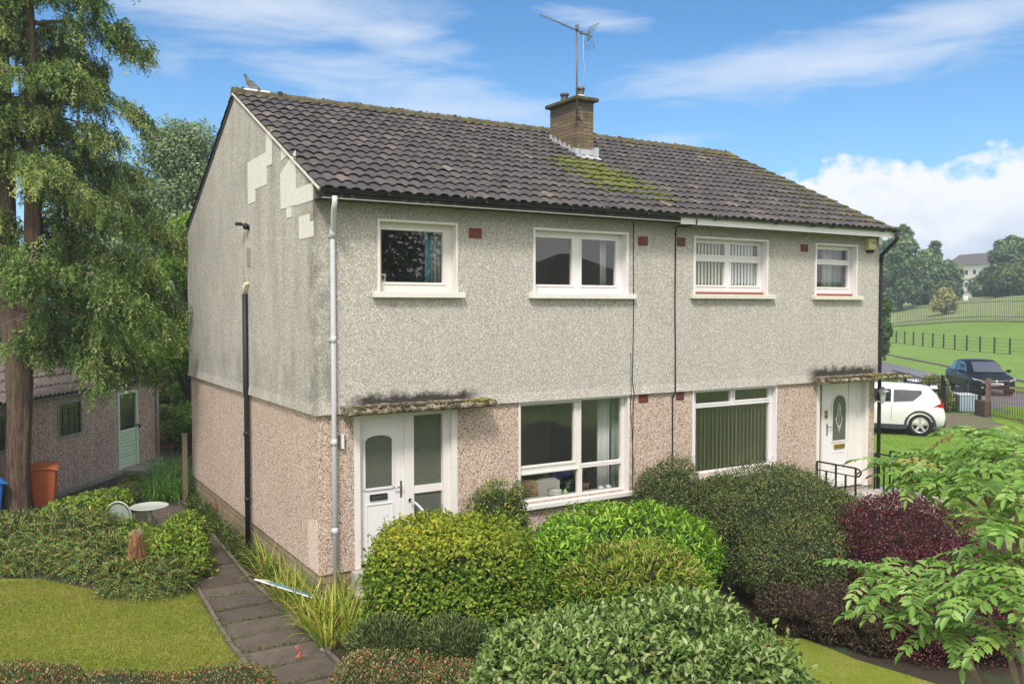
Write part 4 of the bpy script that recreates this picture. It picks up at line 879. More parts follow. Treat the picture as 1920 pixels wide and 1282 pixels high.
class Leaves:
    def __init__(s): s.V = []; s.loops = []; s.sizes = []; s.r = []; s.t = []; s.mi = []; s.n = 0
    def add(s, P_, D_, U_, L, Wd, tpl='leaf', rnd=None, tip=None, mi=0):
        P_ = np.asarray(P_, float); n = len(P_)
        if n == 0: return s
        V, F, nf = leaf_arrays(P_, np.asarray(D_, float), np.asarray(U_, float), np.broadcast_to(L, (n,)), np.broadcast_to(Wd, (n,)), tpl)
        rnd = rng.random(n) if rnd is None else rnd; tip = np.zeros(n) if tip is None else np.clip(tip, 0, 1)
        for f in F:
            s.loops.append((f+s.n).ravel()); s.sizes.append(np.full(n, f.shape[1])); s.r.append(rnd); s.t.append(tip); s.mi.append(np.full(n, mi))
        s.V.append(V); s.n += len(V); return s
    def addmesh(s, mb, mi, rnd=.5):
        if not mb.v: return s
        V = np.array(mb.v, float); by = {}
        for f in mb.f: by.setdefault(len(f), []).append(f)
        for k, fs in by.items():
            a = np.array(fs)+s.n; s.loops.append(a.ravel()); s.sizes.append(np.full(len(a), k)); s.r.append(np.full(len(a), rnd)); s.t.append(np.zeros(len(a))); s.mi.append(np.full(len(a), mi))
        s.V.append(V); s.n += len(V); return s
    def build(s, name, mats, parent=None, loc=None):
        o = WORLD_LOC[parent] if parent is not None else np.array(loc if loc is not None else (0, 0, 0), float)
        V = np.concatenate(s.V)-o; lp = np.concatenate(s.loops).astype(np.int32); sz = np.concatenate(s.sizes).astype(np.int32)
        me = bpy.data.meshes.new(name); me.vertices.add(len(V)); me.vertices.foreach_set('co', V.astype('f').ravel())
        me.loops.add(len(lp)); me.loops.foreach_set('vertex_index', lp)
        me.polygons.add(len(sz)); st = np.concatenate([[0], np.cumsum(sz)[:-1]]).astype(np.int32)
        me.polygons.foreach_set('loop_start', st); me.polygons.foreach_set('loop_total', sz)
        me.polygons.foreach_set('material_index', np.concatenate(s.mi).astype(np.int32))
        for k, a in (('rnd', s.r), ('tip', s.t)):
            at_ = me.attributes.new(k, 'FLOAT', 'FACE'); at_.data.foreach_set('value', np.concatenate(a).astype('f'))
        me.update(calc_edges=True)
        for m_ in (mats if isinstance(mats, (list, tuple)) else [mats]): me.materials.append(m_)
        ob = bpy.data.objects.new(name, me); COL.objects.link(ob)
        if parent is not None: ob.parent = parent
        else: ob.location = o
        WORLD_LOC[ob] = o; return ob
def rdir(n): v = rng.normal(size=(n, 3)); return nrm_(v)
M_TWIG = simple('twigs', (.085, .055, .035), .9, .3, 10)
M_CORE = simple('shaded_core_green', (.025, .035, .012), .95, .4, 10)  # core hull colours: shade inside the bush painted as near-black
M_CORER = simple('shaded_core_red', (.03, .015, .012), .95, .4, 10)

class Mound:
    """lumpy superellipsoid standing on the ground: centre c (x,y), radii rx, ry, height h, half-axis exponents"""
    def __init__(s, cx, cy, z0, rx, ry, h, rot=0., p=2.4, lumps=22, amp=.12, seed=1, sink=.12):
        s.c = np.array([cx, cy, z0+h*.42]); s.z0 = z0; s.R = np.array([rx, ry, h*.58]); s.Rd = h*.42+sink; s.p = p
        r = np.random.default_rng(seed); s.L = nrm_(r.normal(size=(lumps, 3))); s.a = r.uniform(-amp, amp, lumps); s.k = r.uniform(6, 22, lumps); s.H = nrm_(r.normal(size=(lumps*2, 3))); s.hk = r.uniform(40, 160, lumps*2); s.hd = r.uniform(.05, .16, lumps*2)
        ca, sa = cos(rot), sin(rot); s.M = np.array([[ca, -sa, 0], [sa, ca, 0], [0, 0, 1]])
    def surf(s, d, f=1.0):
        d = nrm_(d); R = np.broadcast_to(s.R, d.shape).copy(); R[:, 2] = np.where(d[:, 2] < 0, s.Rd, s.R[2])
        q = np.abs(d)**s.p; r = (q.sum(1))**(-1/s.p)
        lump = 1+(s.a[None]*np.exp(-s.k[None]*(1-d@s.L.T))).sum(1)-(s.hd[None]*np.exp(-s.hk[None]*(1-d@s.H.T))).sum(1)
        P_ = d*(r*lump*f)[:, None]*R
        n = np.sign(d)*np.abs(d*r[:, None])**(s.p-1)/R; n = nrm_(n)
        return P_@s.M.T+s.c, n@s.M.T
    def sample(s, n, depth=.16, up=.0):
        d = rng.normal(size=(int(n*1.3), 3))*(1/np.array([1, 1, 1.])); d = nrm_(d*np.array([s.R[0], s.R[1], s.R[2]])**0.35)
        d = d[d[:, 2] > -.75][:n]
        f = 1-depth*rng.random(len(d))**1.6+np.where(rng.random(len(d)) < .12, np.abs(rng.normal(0, .055, len(d))), rng.normal(0, .016, len(d)))
        P_, N = s.surf(d, 1.0); Pc = s.c+(P_-s.c)*f[:, None]
        ok = Pc[:, 2] > s.z0-.02
        return Pc[ok], N[ok], f[ok]
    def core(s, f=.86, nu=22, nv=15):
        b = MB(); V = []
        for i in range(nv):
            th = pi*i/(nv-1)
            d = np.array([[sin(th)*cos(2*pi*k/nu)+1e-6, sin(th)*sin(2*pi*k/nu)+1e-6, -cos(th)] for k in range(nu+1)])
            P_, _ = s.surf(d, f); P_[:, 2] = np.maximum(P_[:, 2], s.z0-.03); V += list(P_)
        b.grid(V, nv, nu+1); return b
def orient(N, out=.7, rand=.6, up=.25, droop=0):
    n = len(N); D_ = nrm_(N*out+rdir(n)*rand+np.array([0, 0, up-droop])); U_ = nrm_(N*.8+rdir(n)*.5+np.array([0, 0, .6])); return D_, U_
def shrub(name, label, mound, n, L, Wd, m_, tpl='leaf', out=.6, rand=.7, up=.2, depth=.16, core=None, cat='shrub', group=None, zone=None, extra=None, stems=0, rvar=.3, coref=.80):
    mounds = mound if isinstance(mound, list) else [mound]; c = mounds[0].c
    r = empty(name, (c[0], c[1], mounds[0].z0), label, cat, group); lv = Leaves()
    for md in mounds:
        nn = int(n*np.prod(md.R[:2])**.5*md.R[2]/(np.prod(mounds[0].R[:2])**.5*mounds[0].R[2])) if len(mounds) > 1 else n
        P_, N, f = md.sample(nn, depth); D_, U_ = orient(N, out, rand, up)
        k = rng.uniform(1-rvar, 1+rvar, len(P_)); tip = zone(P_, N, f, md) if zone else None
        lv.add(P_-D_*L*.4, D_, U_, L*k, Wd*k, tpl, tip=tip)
        if extra: extra(lv, md)
    lv.build('foliage', m_, r)
    b = MB()
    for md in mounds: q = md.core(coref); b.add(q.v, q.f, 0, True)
    for _ in range(stems):
        md = random.choice(mounds); a = random.uniform(0, 2*pi); p0 = np.array([md.c[0]+cos(a)*md.R[0]*.3, md.c[1]+sin(a)*md.R[1]*.3, md.z0]); d = nrm_(np.array([[cos(a), sin(a), random.uniform(-.1, .9)]]))
        P_, _ = md.surf(d, random.uniform(.95, 1.03)); p1 = P_[0]; b.tube([p0, (p0*.4+p1*.6)+rdir(1)[0]*.04, p1], [.014, .009, .004], 5, 1)
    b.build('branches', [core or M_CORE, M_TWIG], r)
    return r
def dep(px, py_, z): p = on(px, py_, 2, z); return p
def mpx(x0, x1, ytop, d, ry=None, z0=GZ, p=2.4, rot=None, hk=1., **k):
    """mound whose outline spans the measured width and top at distance d"""
    xc = (x0+x1)/2; c = at(xc, 640, d); rx = (x1-x0)/2*d/FPX; ry = ry or rx*.9
    zt = at(xc, ytop, d+ry*.25)[2]
    return Mound(c[0], c[1], z0, rx*1.0, ry, (zt-z0)*hk, rot=-YAW if rot is None else rot, p=p, **k)
def shoots(k, L, ln=.16):
    def f(lv, md):
        P_, N, _ = md.sample(k*2, .02); keep = N[:, 2] > -.1; P_, N = P_[keep][:k], N[keep][:k]; D_ = nrm_(N*.6+rdir(len(P_))*.45+np.array([0, 0, .6]))
        for j in range(7):
            u = j/7; Q_ = P_+D_*ln*u; S_ = nrm_(np.cross(D_, rdir(len(P_)))*.9+D_*.6); lv.add(Q_, S_, rdir(len(P_))+np.array([0, 0, 1.2]), L*(1-.4*u), L*.42*(1-.4*u), 'leaf')
        m = MB()
        for p, d in zip(P_, D_): m.tube([p-d*.06, p+d*ln], [.003, .0015], 4)
        lv.addmesh(m, 0, .1)
    return f
# --- clipped yellow green beech in front of the door
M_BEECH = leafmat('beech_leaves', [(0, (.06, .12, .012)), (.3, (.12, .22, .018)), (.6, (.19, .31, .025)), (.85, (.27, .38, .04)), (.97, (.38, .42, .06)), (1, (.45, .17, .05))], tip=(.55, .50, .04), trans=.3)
zt = lambda P_, N, f, md: np.clip((N[:, 2]-.25)*1.2, 0, 1)*rng.random(len(P_))*np.clip(.75-(P_[:, 0]-md.c[0])*.5, .15, 1)  # top leaves yellower; the bush's lower shading is put in as darker green
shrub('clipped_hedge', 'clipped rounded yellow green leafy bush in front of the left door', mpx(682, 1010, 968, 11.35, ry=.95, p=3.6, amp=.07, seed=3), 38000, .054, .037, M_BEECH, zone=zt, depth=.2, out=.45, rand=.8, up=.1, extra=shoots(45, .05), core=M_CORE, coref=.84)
# --- bright laurel below the living room window
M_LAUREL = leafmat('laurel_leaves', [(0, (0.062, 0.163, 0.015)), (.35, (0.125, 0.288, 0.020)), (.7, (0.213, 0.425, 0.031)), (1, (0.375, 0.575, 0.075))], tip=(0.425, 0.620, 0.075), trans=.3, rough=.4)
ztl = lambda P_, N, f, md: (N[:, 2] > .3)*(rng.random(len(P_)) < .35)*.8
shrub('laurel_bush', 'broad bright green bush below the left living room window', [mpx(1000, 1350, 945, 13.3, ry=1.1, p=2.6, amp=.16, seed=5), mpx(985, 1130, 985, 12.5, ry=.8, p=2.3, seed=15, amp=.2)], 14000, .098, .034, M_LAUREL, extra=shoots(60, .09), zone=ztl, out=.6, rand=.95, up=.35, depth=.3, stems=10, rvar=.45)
# --- lime pieris
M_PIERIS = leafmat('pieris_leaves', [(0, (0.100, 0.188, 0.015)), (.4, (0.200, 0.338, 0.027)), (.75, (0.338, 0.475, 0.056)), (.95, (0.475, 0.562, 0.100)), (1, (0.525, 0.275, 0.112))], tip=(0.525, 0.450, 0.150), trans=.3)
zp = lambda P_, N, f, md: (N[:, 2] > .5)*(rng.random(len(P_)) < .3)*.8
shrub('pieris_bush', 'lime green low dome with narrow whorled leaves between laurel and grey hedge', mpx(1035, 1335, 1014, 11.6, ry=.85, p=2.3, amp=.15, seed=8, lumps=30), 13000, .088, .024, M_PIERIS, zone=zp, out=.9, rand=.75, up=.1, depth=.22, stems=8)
# --- small loose shrub at the wall
M_COTG = leafmat('small_green_leaves', [(0, (0.048, 0.096, 0.019)), (.4, (0.112, 0.192, 0.032)), (.8, (0.224, 0.304, 0.048)), (1, (0.544, 0.480, 0.080))], trans=.2)
shrub('wall_shrub', 'small loose shrub against the wall between door and living room window', [mpx(858, 992, 912, 13.9, ry=.42, p=2.1, amp=.3, seed=9), mpx(930, 1000, 925, 13.7, ry=.3, p=2.1, amp=.3, seed=19)], 8000, .05, .022, M_COTG, tpl='rhomb', depth=.45, out=.6, rand=.9, up=.3, stems=26)
# --- the two dark cotoneaster mounds
M_COTD = leafmat('cotoneaster_leaves', [(0, (0.031, 0.059, 0.022)), (.35, (0.070, 0.116, 0.031)), (.65, (0.132, 0.194, 0.046)), (.9, (0.232, 0.295, 0.085)), (1, (0.403, 0.139, 0.078))], tip=(0.202, 0.232, 0.093), trans=.15)
def twiggy(k, L=.16, w_=.012, mi=0):
    def f(lv, md):
        P_, N, _ = md.sample(k, .05); D_, U_ = orient(N, .8, .7, .35)
        for j in range(7):
            u = j/7; Q_ = P_+D_*L*(u-.2); S_ = nrm_(rdir(len(P_))+D_*.6); lv.add(Q_, S_, U_, .034, .016, 'rhomb')
    return f
shrub('cotoneaster_bush', 'dark small leaved bush against the wall between the two living room windows', [mpx(1180, 1340, 873, 15.2, ry=.7, p=2.3, amp=.22, seed=12), mpx(1270, 1430, 892, 14.9, ry=.7, p=2.3, amp=.22, seed=112)], 17000, .038, .019, M_COTD, tpl='rhomb', extra=twiggy(500), depth=.22, stems=22)
shrub('cotoneaster_bush', 'tall wide dark green dome in front of the right living room window', [mpx(1330, 1600, 872, 14.0, ry=1.3, p=2.4, amp=.14, seed=13), mpx(1400, 1640, 955, 12.9, ry=.9, p=2.3, seed=14, amp=.15), mpx(1500, 1650, 918, 13.8, ry=1.0, p=2.3, amp=.15, seed=113)], 42000, .036, .018, M_COTD, tpl='rhomb', extra=twiggy(1500), depth=.16, stems=20)
M_BERD = leafmat('dark_bronze_leaves', [(0, (0.024, 0.014, 0.012)), (.4, (0.066, 0.034, 0.026)), (.75, (0.114, 0.072, 0.042)), (1, (0.084, 0.120, 0.036))], trans=.15)
shrub('bronze_barberry', 'low bronze brown bush under the front of the dark green dome', [mpx(1430, 1640, 1085, 11.9, ry=.7, p=2.2, amp=.25, seed=17), mpx(1570, 1720, 1120, 11.4, ry=.6, p=2.2, seed=18, amp=.25)], 17000, .036, .02, M_BERD, tpl='rhomb', core=M_CORER, depth=.3, stems=24)
M_BERB = leafmat('purple_barberry_leaves', [(0, (.022, .005, .007)), (.35, (.070, .013, .019)), (.7, (.135, .030, .037)), (.93, (.22, .065, .07)), (1, (.34, .16, .15))], trans=.18, rough=.4)
shrub('purple_barberry', 'clipped dark purple bush right of the green dome', [mpx(1575, 1815, 922, 12.4, ry=1.0, p=2.7, amp=.08, seed=21), mpx(1640, 1960, 1010, 11.3, ry=.9, p=2.3, seed=22, amp=.15)], 26000, .034, .021, M_BERB, tpl='rhomb', core=M_CORER, depth=.15, up=.1)
# --- grey green hedge in the foreground
M_GREYL = leafmat('grey_green_leaves', [(0, (.06, .11, .025)), (.3, (.15, .25, .055)), (.6, (.25, .36, .10)), (.88, (.36, .46, .17)), (.99, (.48, .52, .30)), (1, (.5, .28, .12))], trans=.25, rough=.6, spec=.2)
shrub('grey_green_bush', 'broad grey green large leaved bush at the bottom of the garden', [mpx(905, 1500, 1118, 8.1, ry=1.05, p=2.5, amp=.09, seed=31, lumps=34), mpx(1260, 1545, 1190, 7.5, ry=.6, p=2.3, seed=32, amp=.12), mpx(880, 1100, 1165, 8.0, ry=.6, p=2.3, seed=33)], 24000, .072, .038, M_GREYL, extra=shoots(70, .065), depth=.2, out=.55, rand=.8, up=.35, stems=18)
# --- juniper and undergrowth round the iris
M_JUN = leafmat('juniper_sprays', [(0, (.05, .085, .025)), (.5, (.11, .17, .045)), (.85, (.20, .26, .07)), (1, (.36, .33, .14))], trans=.1)
shrub('low_juniper', 'low dark green spreading bush behind the orange berried ground cover', [mpx(640, 800, 1158, 10.2, ry=.55, p=2.2, amp=.25, seed=41), mpx(760, 950, 1160, 10.0, ry=.5, p=2.2, amp=.25, seed=42)], 9000, .07, .012, M_JUN, tpl='rhomb', depth=.3, out=.8, rand=.6, up=.3)
M_REDB = leafmat('berry_cover_leaves', [(0, (.05, .08, .02)), (.4, (.12, .18, .04)), (.66, (.22, .25, .09)), (.78, (.42, .34, .18)), (.86, (.42, .08, .03)), (.94, (.55, .14, .06)), (1, (.66, .40, .28))], trans=.2)
shrub('berried_cotoneaster', 'orange berried low cotoneaster at the bottom edge beside the path', [mpx(590, 800, 1232, 9.0, ry=.6, p=2.6, amp=.3, seed=44), mpx(740, 1010, 1238, 8.6, ry=.6, p=2.3, amp=.18, seed=45)], 15000, .028, .016, M_REDB, tpl='rhomb', depth=.25, up=.4)
shrub('berried_cotoneaster', 'orange berried low cotoneaster along the front edge of the left lawn', [mpx(300, 510, 1262, 9.9, ry=.4, p=2.6, amp=.3, seed=46), mpx(-60, 140, 1250, 9.8, ry=.4, p=2.5, amp=.3, seed=47), mpx(90, 350, 1270, 9.8, ry=.35, p=2.7, seed=48, amp=.2)], 11000, .028, .016, M_REDB, tpl='rhomb', depth=.25, up=.4)

# --- strap leaved clumps
def blades(name, label, spots, n, L, Wd, m_, spread=.5, droop=1.1, cat='plant', group=None, segs=5, r0=.12):
    c = np.mean(np.array(spots), 0); r = Leaves()
    for sx, sy in spots:
        z = height(sx, sy) if sx > 13 else GZ
        for _ in range(n):
            a = random.uniform(0, 2*pi); rr = random.random()**.5*r0; p = np.array([sx+cos(a)*rr, sy+sin(a)*rr, z]); a2 = a+random.gauss(0, .6)
            l = L*random.uniform(.55, 1.15); tilt = random.uniform(.05, spread); V = []; dirn = np.array([cos(a2), sin(a2), 0.]); sd = np.array([-sin(a2), cos(a2), 0.]); ang = tilt; bend = droop*random.uniform(.3, 1.5)/segs
            for j in range(segs+1):
                wj = Wd*(1-(j/segs)**2)*.5+.0008; V += [p-sd*wj, p+sd*wj]; p = p+(dirn*sin(ang)+np.array([0, 0, cos(ang)]))*l/segs; ang += bend*(.5+j*.4)
            m = MB(); m.grid(V, segs+1, 2); r.addmesh(m, 0, random.random())
    o = r.build(name, m_, loc=(c[0], c[1], GZ)); return tag(o, label, cat, group)
M_IRIS = leafmat('iris_blades', [(0, (.12, .22, .025)), (.35, (.26, .38, .04)), (.6, (.44, .48, .06)), (.85, (.60, .52, .12)), (1, (.50, .32, .14))], trans=.3)
M_DAYL = leafmat('daylily_blades', [(0, (0.070, 0.168, 0.028)), (.5, (0.126, 0.280, 0.042)), (1, (0.224, 0.392, 0.070))], trans=.3)
sp_ = lambda L: [tuple(on(x, y, 2, GZ)[:2]) for x, y in L]
blades('iris_clump', 'yellowing iris clump beside the downpipe at the house corner', sp_([(598, 1195), (625, 1190), (580, 1175), (640, 1165), (605, 1160), (650, 1205), (615, 1215), (660, 1180), (630, 1150)]), 46, .78, .024, M_IRIS, spread=.8)
blades('iris_clump', 'yellowing iris clump along the gable between path and wall', sp_([(520, 1085), (545, 1105), (505, 1060), (560, 1130), (530, 1130), (575, 1120), (500, 1090), (548, 1150), (585, 1140)]), 44, .74, .022, M_IRIS, spread=.8)
blades('iris_clump', 'green strap leaved clump between the juniper and berried ground cover', sp_([(745, 1235), (780, 1245), (720, 1215)]), 40, .42, .02, M_DAYL, spread=.9)
blades('weed_clump', 'weedy strap leaves among the juniper in front of the beech bush', sp_([(690, 1190), (840, 1200), (880, 1215), (800, 1180), (920, 1190)]), 26, .36, .014, M_IRIS, spread=1.0)
blades('iris_clump', 'narrow leaved clump in the gap between beech bush and lime dome', sp_([(1010, 1150), (1030, 1170)]), 40, .55, .014, M_DAYL, spread=.9)
blades('daylily_clump', 'dark green arching clump at the far end of the path by the gable', sp_([(305, 925), (325, 940), (330, 915), (290, 945), (310, 905), (335, 930)]), 80, 1.1, .026, M_DAYL, spread=.9, droop=1.5, r0=.2)
blades('grass_tuft', 'pale yellow grass tuft at the foot of the right landing', [(14.0, -1.3), (14.4, -1.6), (13.4, -1.7), (14.9, -1.4), (12.9, -2.0)], 50, .5, .012, M_IRIS, spread=.8)
# weeds in the bed by the wall and in the slab joints: uncountable
lv = Leaves(); r2 = np.random.default_rng(4)
def scatter(n, fx, L, Wd, tpl, h=.12, mi=0):
    P_ = np.array([fx() for _ in range(n)]); P_ = np.column_stack([P_, GZ+.02+rng.random(n)**1.5*h]); D_ = nrm_(rdir(n)+np.array([0, 0, .7])); lv.add(P_, D_, nrm_(rdir(n)*.5+np.array([0, 0, 1.])), L*rng.uniform(.6, 1.3, n), Wd*rng.uniform(.6, 1.3, n), tpl, mi=mi)
cl = [(random.uniform(-.30, -.06), y_) for y_ in np.arange(1.2, 9, .35)]
def f_(): c_ = random.choice(cl); return (np.clip(c_[0]+random.gauss(0, .07), -.36, -.03), c_[1]+random.gauss(0, .14))
scatter(5200, f_, .05, .03, 'leaf', .26); scatter(1500, f_, .10, .006, 'rhomb', .3)
yj = [-7.5+.6*i for i in range(33)]
def f_(): y_ = random.choice([-2.7, -2.1, -1.5, -.9, -.3, .3, .9, 1.5, 3.9]); u = random.choice([-1.25, -1.1, -.95, -.7, -.8]); return (u+random.gauss(0, .08), y_+random.gauss(0, .012))
scatter(900, f_, .035, .012, 'rhomb', .05); scatter(350, f_, .03, .022, 'leaf', .04)
def f_(): return (-1.33+random.gauss(0, .03), random.uniform(-6, 2.3))
scatter(900, f_, .04, .007, 'rhomb', .04)
tag(lv.build('weeds', leafmat('weed_leaves', [(0, (.04, .08, .015)), (.5, (.09, .17, .025)), (.85, (.20, .26, .05)), (1, (.32, .22, .10))])), kind='stuff')
# lawn blades near the camera
def blades_lawn(name, poly, n, m_, zf, L=.035, edge=None):
    xs = [p[0] for p in poly]; ys = [p[1] for p in poly]; P_ = np.column_stack([rng.uniform(min(xs), max(xs), n), rng.uniform(min(ys), max(ys), n)])
    ins = np.zeros(n, bool); j = len(poly)-1
    for i in range(len(poly)):
        xi, yi = poly[i]; xj, yj_ = poly[j]
        with np.errstate(divide='ignore', invalid='ignore'): c_ = ((yi > P_[:, 1]) != (yj_ > P_[:, 1])) & (P_[:, 0] < (xj-xi)*(P_[:, 1]-yi)/(yj_-yi+1e-12)+xi)
        ins ^= c_; j = i
    P_ = P_[ins]; z = np.array([zf(*p) for p in P_]) if callable(zf) else np.full(len(P_), zf)
    P3 = np.column_stack([P_, z]); n = len(P3); l = Leaves(); l.add(P3, nrm_(rdir(n)*.55+np.array([0, 0, .8])), rdir(n), L*rng.uniform(.5, 1.3, n), .006*rng.uniform(.6, 1.4, n), 'rhomb', rnd=np.clip(.5+.22*np.sin(P_[:, 0]*2.3+np.sin(P_[:, 1]*1.9)*2)*np.cos(P_[:, 1]*1.1)+rng.normal(0, .24, n), 0, 1))
    tag(l.build(name, m_, loc=(np.mean(xs), np.mean(ys), GZ)), kind='stuff')
M_LBL = leafmat('lawn_blades', [(0, (.17, .25, .03)), (.4, (.28, .33, .045)), (.75, (.41, .37, .08)), (1, (.50, .39, .16))], trans=.3)
M_LBG = leafmat('green_lawn_blades', [(0, (0.156, 0.338, 0.026)), (.5, (0.234, 0.442, 0.052)), (1, (0.364, 0.468, 0.117))], trans=.3)
blades_lawn('grass', [(-1.42, -3.2), (-1.40, -1.9), (-1.40, -.9), (-1.36, .2), (-1.27, 2.0), (-1.6, 2.45), (-2.1, 2.35), (-2.7, 3.0), (-3.4, 4.1), (-5.2, 4.6), (-5.2, -3.2)], 110000, M_LBL, GZ+.01)
blades_lawn('grass', LAWNR, 16000, M_LBL, GZ+.005, L=.022)
blades_lawn('grass', [(13.3, .3), (13.3, -5), (22, -5), (29, 3), (28.5, 6), (18, 6.9), (13.3, 6.9)], 50000, M_LBG, lambda x, y: height(x, y)+.015, L=.05)

# ================================================================ LEFT SIDE SHRUBBERY
M_HONEY = leafmat('honeysuckle_leaves', [(0, (.05, .12, .015)), (.35, (.15, .28, .025)), (.7, (.30, .44, .05)), (.93, (.50, .56, .10)), (1, (.60, .30, .08))], trans=.3)
M_LEYL = leafmat('cypress_scrub_leaves', [(0, (.03, .07, .02)), (.35, (.09, .18, .045)), (.6, (.18, .30, .07)), (.82, (.36, .44, .10)), (.92, (.50, .34, .10)), (1, (.62, .26, .08))], trans=.15)
def sprays(k, L=.28, m=9):
    def f(lv, md):
        P_, N, _ = md.sample(k, .12); D_, U_ = orient(N, .7, .7, .1)
        for j in range(m):
            u = j/m; Q_ = P_+D_*(L*(u-.15))+np.array([0, 0, -.12*u*u*L*3])
            for sg in (-1, 1):
                S_ = nrm_(np.cross(D_, U_)*sg*.8+D_*.7); lv.add(Q_, S_, U_, .07*(1-u*.6), .014, 'rhomb')
    return f
G = 'shrubs of the left garden bed'
shrub('honeysuckle_bush', 'yellow green tangled bush right of the tree stump beside the path', [mpx(290, 380, 968, 15.3, ry=.5, p=2.3, amp=.3, seed=51), mpx(265, 385, 1000, 14.4, ry=.5, p=2.3, amp=.3, seed=59)], 6500, .062, .036, M_HONEY, depth=.4, out=.6, rand=.8, up=.25, extra=sprays(120, .22), stems=26, group=G)
shrub('cypress_scrub', 'feathery grey green bush with brown sprays left of the tree stump', [mpx(60, 215, 960, 15.6, ry=.8, p=2.2, amp=.3, seed=52), mpx(110, 262, 1010, 14.6, ry=.45, p=2.2, amp=.3, seed=53), mpx(185, 330, 1060, 13.6, ry=.35, p=2.2, amp=.3, seed=63)], 6000, .06, .014, M_LEYL, tpl='rhomb', depth=.45, out=.7, rand=.7, up=.1, extra=sprays(800, .34), stems=24, group=G)
shrub('honeysuckle_bush', 'yellow leaved tangle in the middle of the left bed behind the stump', [mpx(130, 290, 985, 16.0, ry=.6, p=2.2, amp=.3, seed=64), mpx(200, 290, 1005, 15.2, ry=.4, p=2.2, amp=.3, seed=65)], 5500, .062, .036, M_HONEY, depth=.45, out=.6, rand=.8, up=.25, extra=sprays(200, .3), stems=26, group=G)
shrub('cypress_scrub', 'feathery bush at the left edge in front of the big trunk', [mpx(-90, 90, 962, 15.9, ry=.8, p=2.2, amp=.3, seed=54), mpx(-70, 130, 1015, 15.0, ry=.6, p=2.2, amp=.3, seed=55)], 6500, .06, .014, M_LEYL, tpl='rhomb', depth=.45, out=.7, rand=.7, up=.1, extra=sprays(800, .34), stems=14, group=G)
shrub('honeysuckle_bush', 'yellow green leafy bush between the orange bin and the garden table', [mpx(70, 200, 938, 17.8, ry=.7, p=2.3, amp=.3, seed=56), mpx(140, 250, 918, 19.2, ry=.7, p=2.3, amp=.3, seed=57)], 6000, .07, .042, M_HONEY, depth=.4, out=.6, rand=.8, up=.25, stems=14, group=G)
M_WILD = leafmat('wild_leaves', [(0, (0.065, 0.104, 0.026)), (.5, (0.156, 0.234, 0.039)), (.85, (0.312, 0.338, 0.078)), (1, (0.390, 0.234, 0.104))], trans=.2)
shrub('bramble', 'loose brown green weeds between the shed corner and the daylilies', [mpx(205, 275, 905, 20.5, ry=.6, p=2.1, amp=.3, seed=58), mpx(225, 262, 890, 22.0, ry=.5, p=2.1, amp=.3, seed=60)], 3500, .05, .018, M_WILD, depth=.5, stems=25, group=G)

# ================================================================ MAHONIA in the right foreground
M_MAH = leafmat('mahonia_leaflets', [(0, (.08, .17, .03)), (.25, (.15, .29, .05)), (.5, (.24, .42, .08)), (.75, (.34, .51, .12)), (.9, (.42, .54, .22)), (.985, (.38, .42, .14)), (1, (.50, .40, .10))], trans=.3, rough=.35, spec=.45)
M_BARK = simple('shrub_bark', (.23, .17, .11), .9, .3, 14, bump=.5)
mah = empty('mahonia_shrub', (2.9, -9.2, GZ), 'tall spiky pinnate leaved bush with bare stems at the right edge', 'shrub')
lv = Leaves(); stb = MB()
def whorl(p, n, L, up=.35, az0=None, az1=None):
    for i in range(n):
        a = (2*pi*i/n+random.uniform(-.25, .25)) if az0 is None else random.uniform(az0, az1)
        l = L*random.uniform(.75, 1.15); el_ = up+random.uniform(-.25, .35); npr = random.randint(7, 10)
        d = np.array([cos(a)*cos(el_), sin(a)*cos(el_), sin(el_)]); q = np.array(p, float); pts = [q.copy()]; m = 16
        for j in range(m): q = q+d*l/m; d = d+np.array([0, 0, -.055-.02*random.random()]); d /= np.linalg.norm(d); pts.append(q.copy())
        stb.tube(pts[::4], [.004, .0035, .003, .002, .0015][:len(pts[::4])], 5, 1)
        rv = random.random()*.55
        if random.random() < .02: rv = .9
        for j in range(npr):
            u = .16+.84*j/(npr-1); k = min(int(u*m), m-1); qq = pts[k]; dd = pts[k+1]-pts[k]; dd /= np.linalg.norm(dd)
            sd = np.cross(dd, (0, 0, 1)); sd /= np.linalg.norm(sd)+1e-9; ll = l*.27*(1-.45*abs(u-.55)*1.4)*random.uniform(.8, 1.15)
            for sg in (-1, 1):
                D_ = sd*sg*.85+dd*.5+np.array([0, 0, random.uniform(-.15, .12)])
                lv.add([qq], [D_], [np.cross(sd, dd)*1.0+rdir(1)[0]*.18], [ll], [ll*.42], 'holly', rnd=np.array([min(1, rv+random.random()*.45)]))
        lv.add([pts[-1]], [d], [np.array([0, 0, 1.])], [l*.28], [l*.11], 'leaf', rnd=np.array([rv]))
bq = at(2010, 1400, 5.0); base = np.array([bq[0], bq[1], GZ])
WH = [(1715, 1100, 5.6, 15, .40), (1640, 1080, 5.9, 9, .34), (1790, 1180, 5.3, 12, .38), (1850, 1120, 5.0, 14, .42), (1900, 1000, 5.3, 13, .42), (1880, 935, 5.6, 12, .42), (1785, 900, 6.3, 16, .42), (1715, 905, 6.5, 10, .36),
      (1860, 860, 6.4, 13, .42), (1905, 830, 6.0, 11, .40), (1940, 1100, 4.9, 12, .42), (1900, 1200, 4.9, 9, .38), (1960, 870, 5.6, 10, .4), (1690, 880, 6.6, 11, .36), (1750, 860, 6.8, 12, .36), (1830, 820, 6.8, 12, .38), (1880, 1050, 5.2, 12, .4), (1680, 1150, 5.7, 9, .34), (1910, 900, 5.4, 12, .42)]
JO = [at(1890, 1215, 5.0), at(1915, 1060, 5.3), at(1800, 1190, 5.5), at(1870, 980, 5.9)]
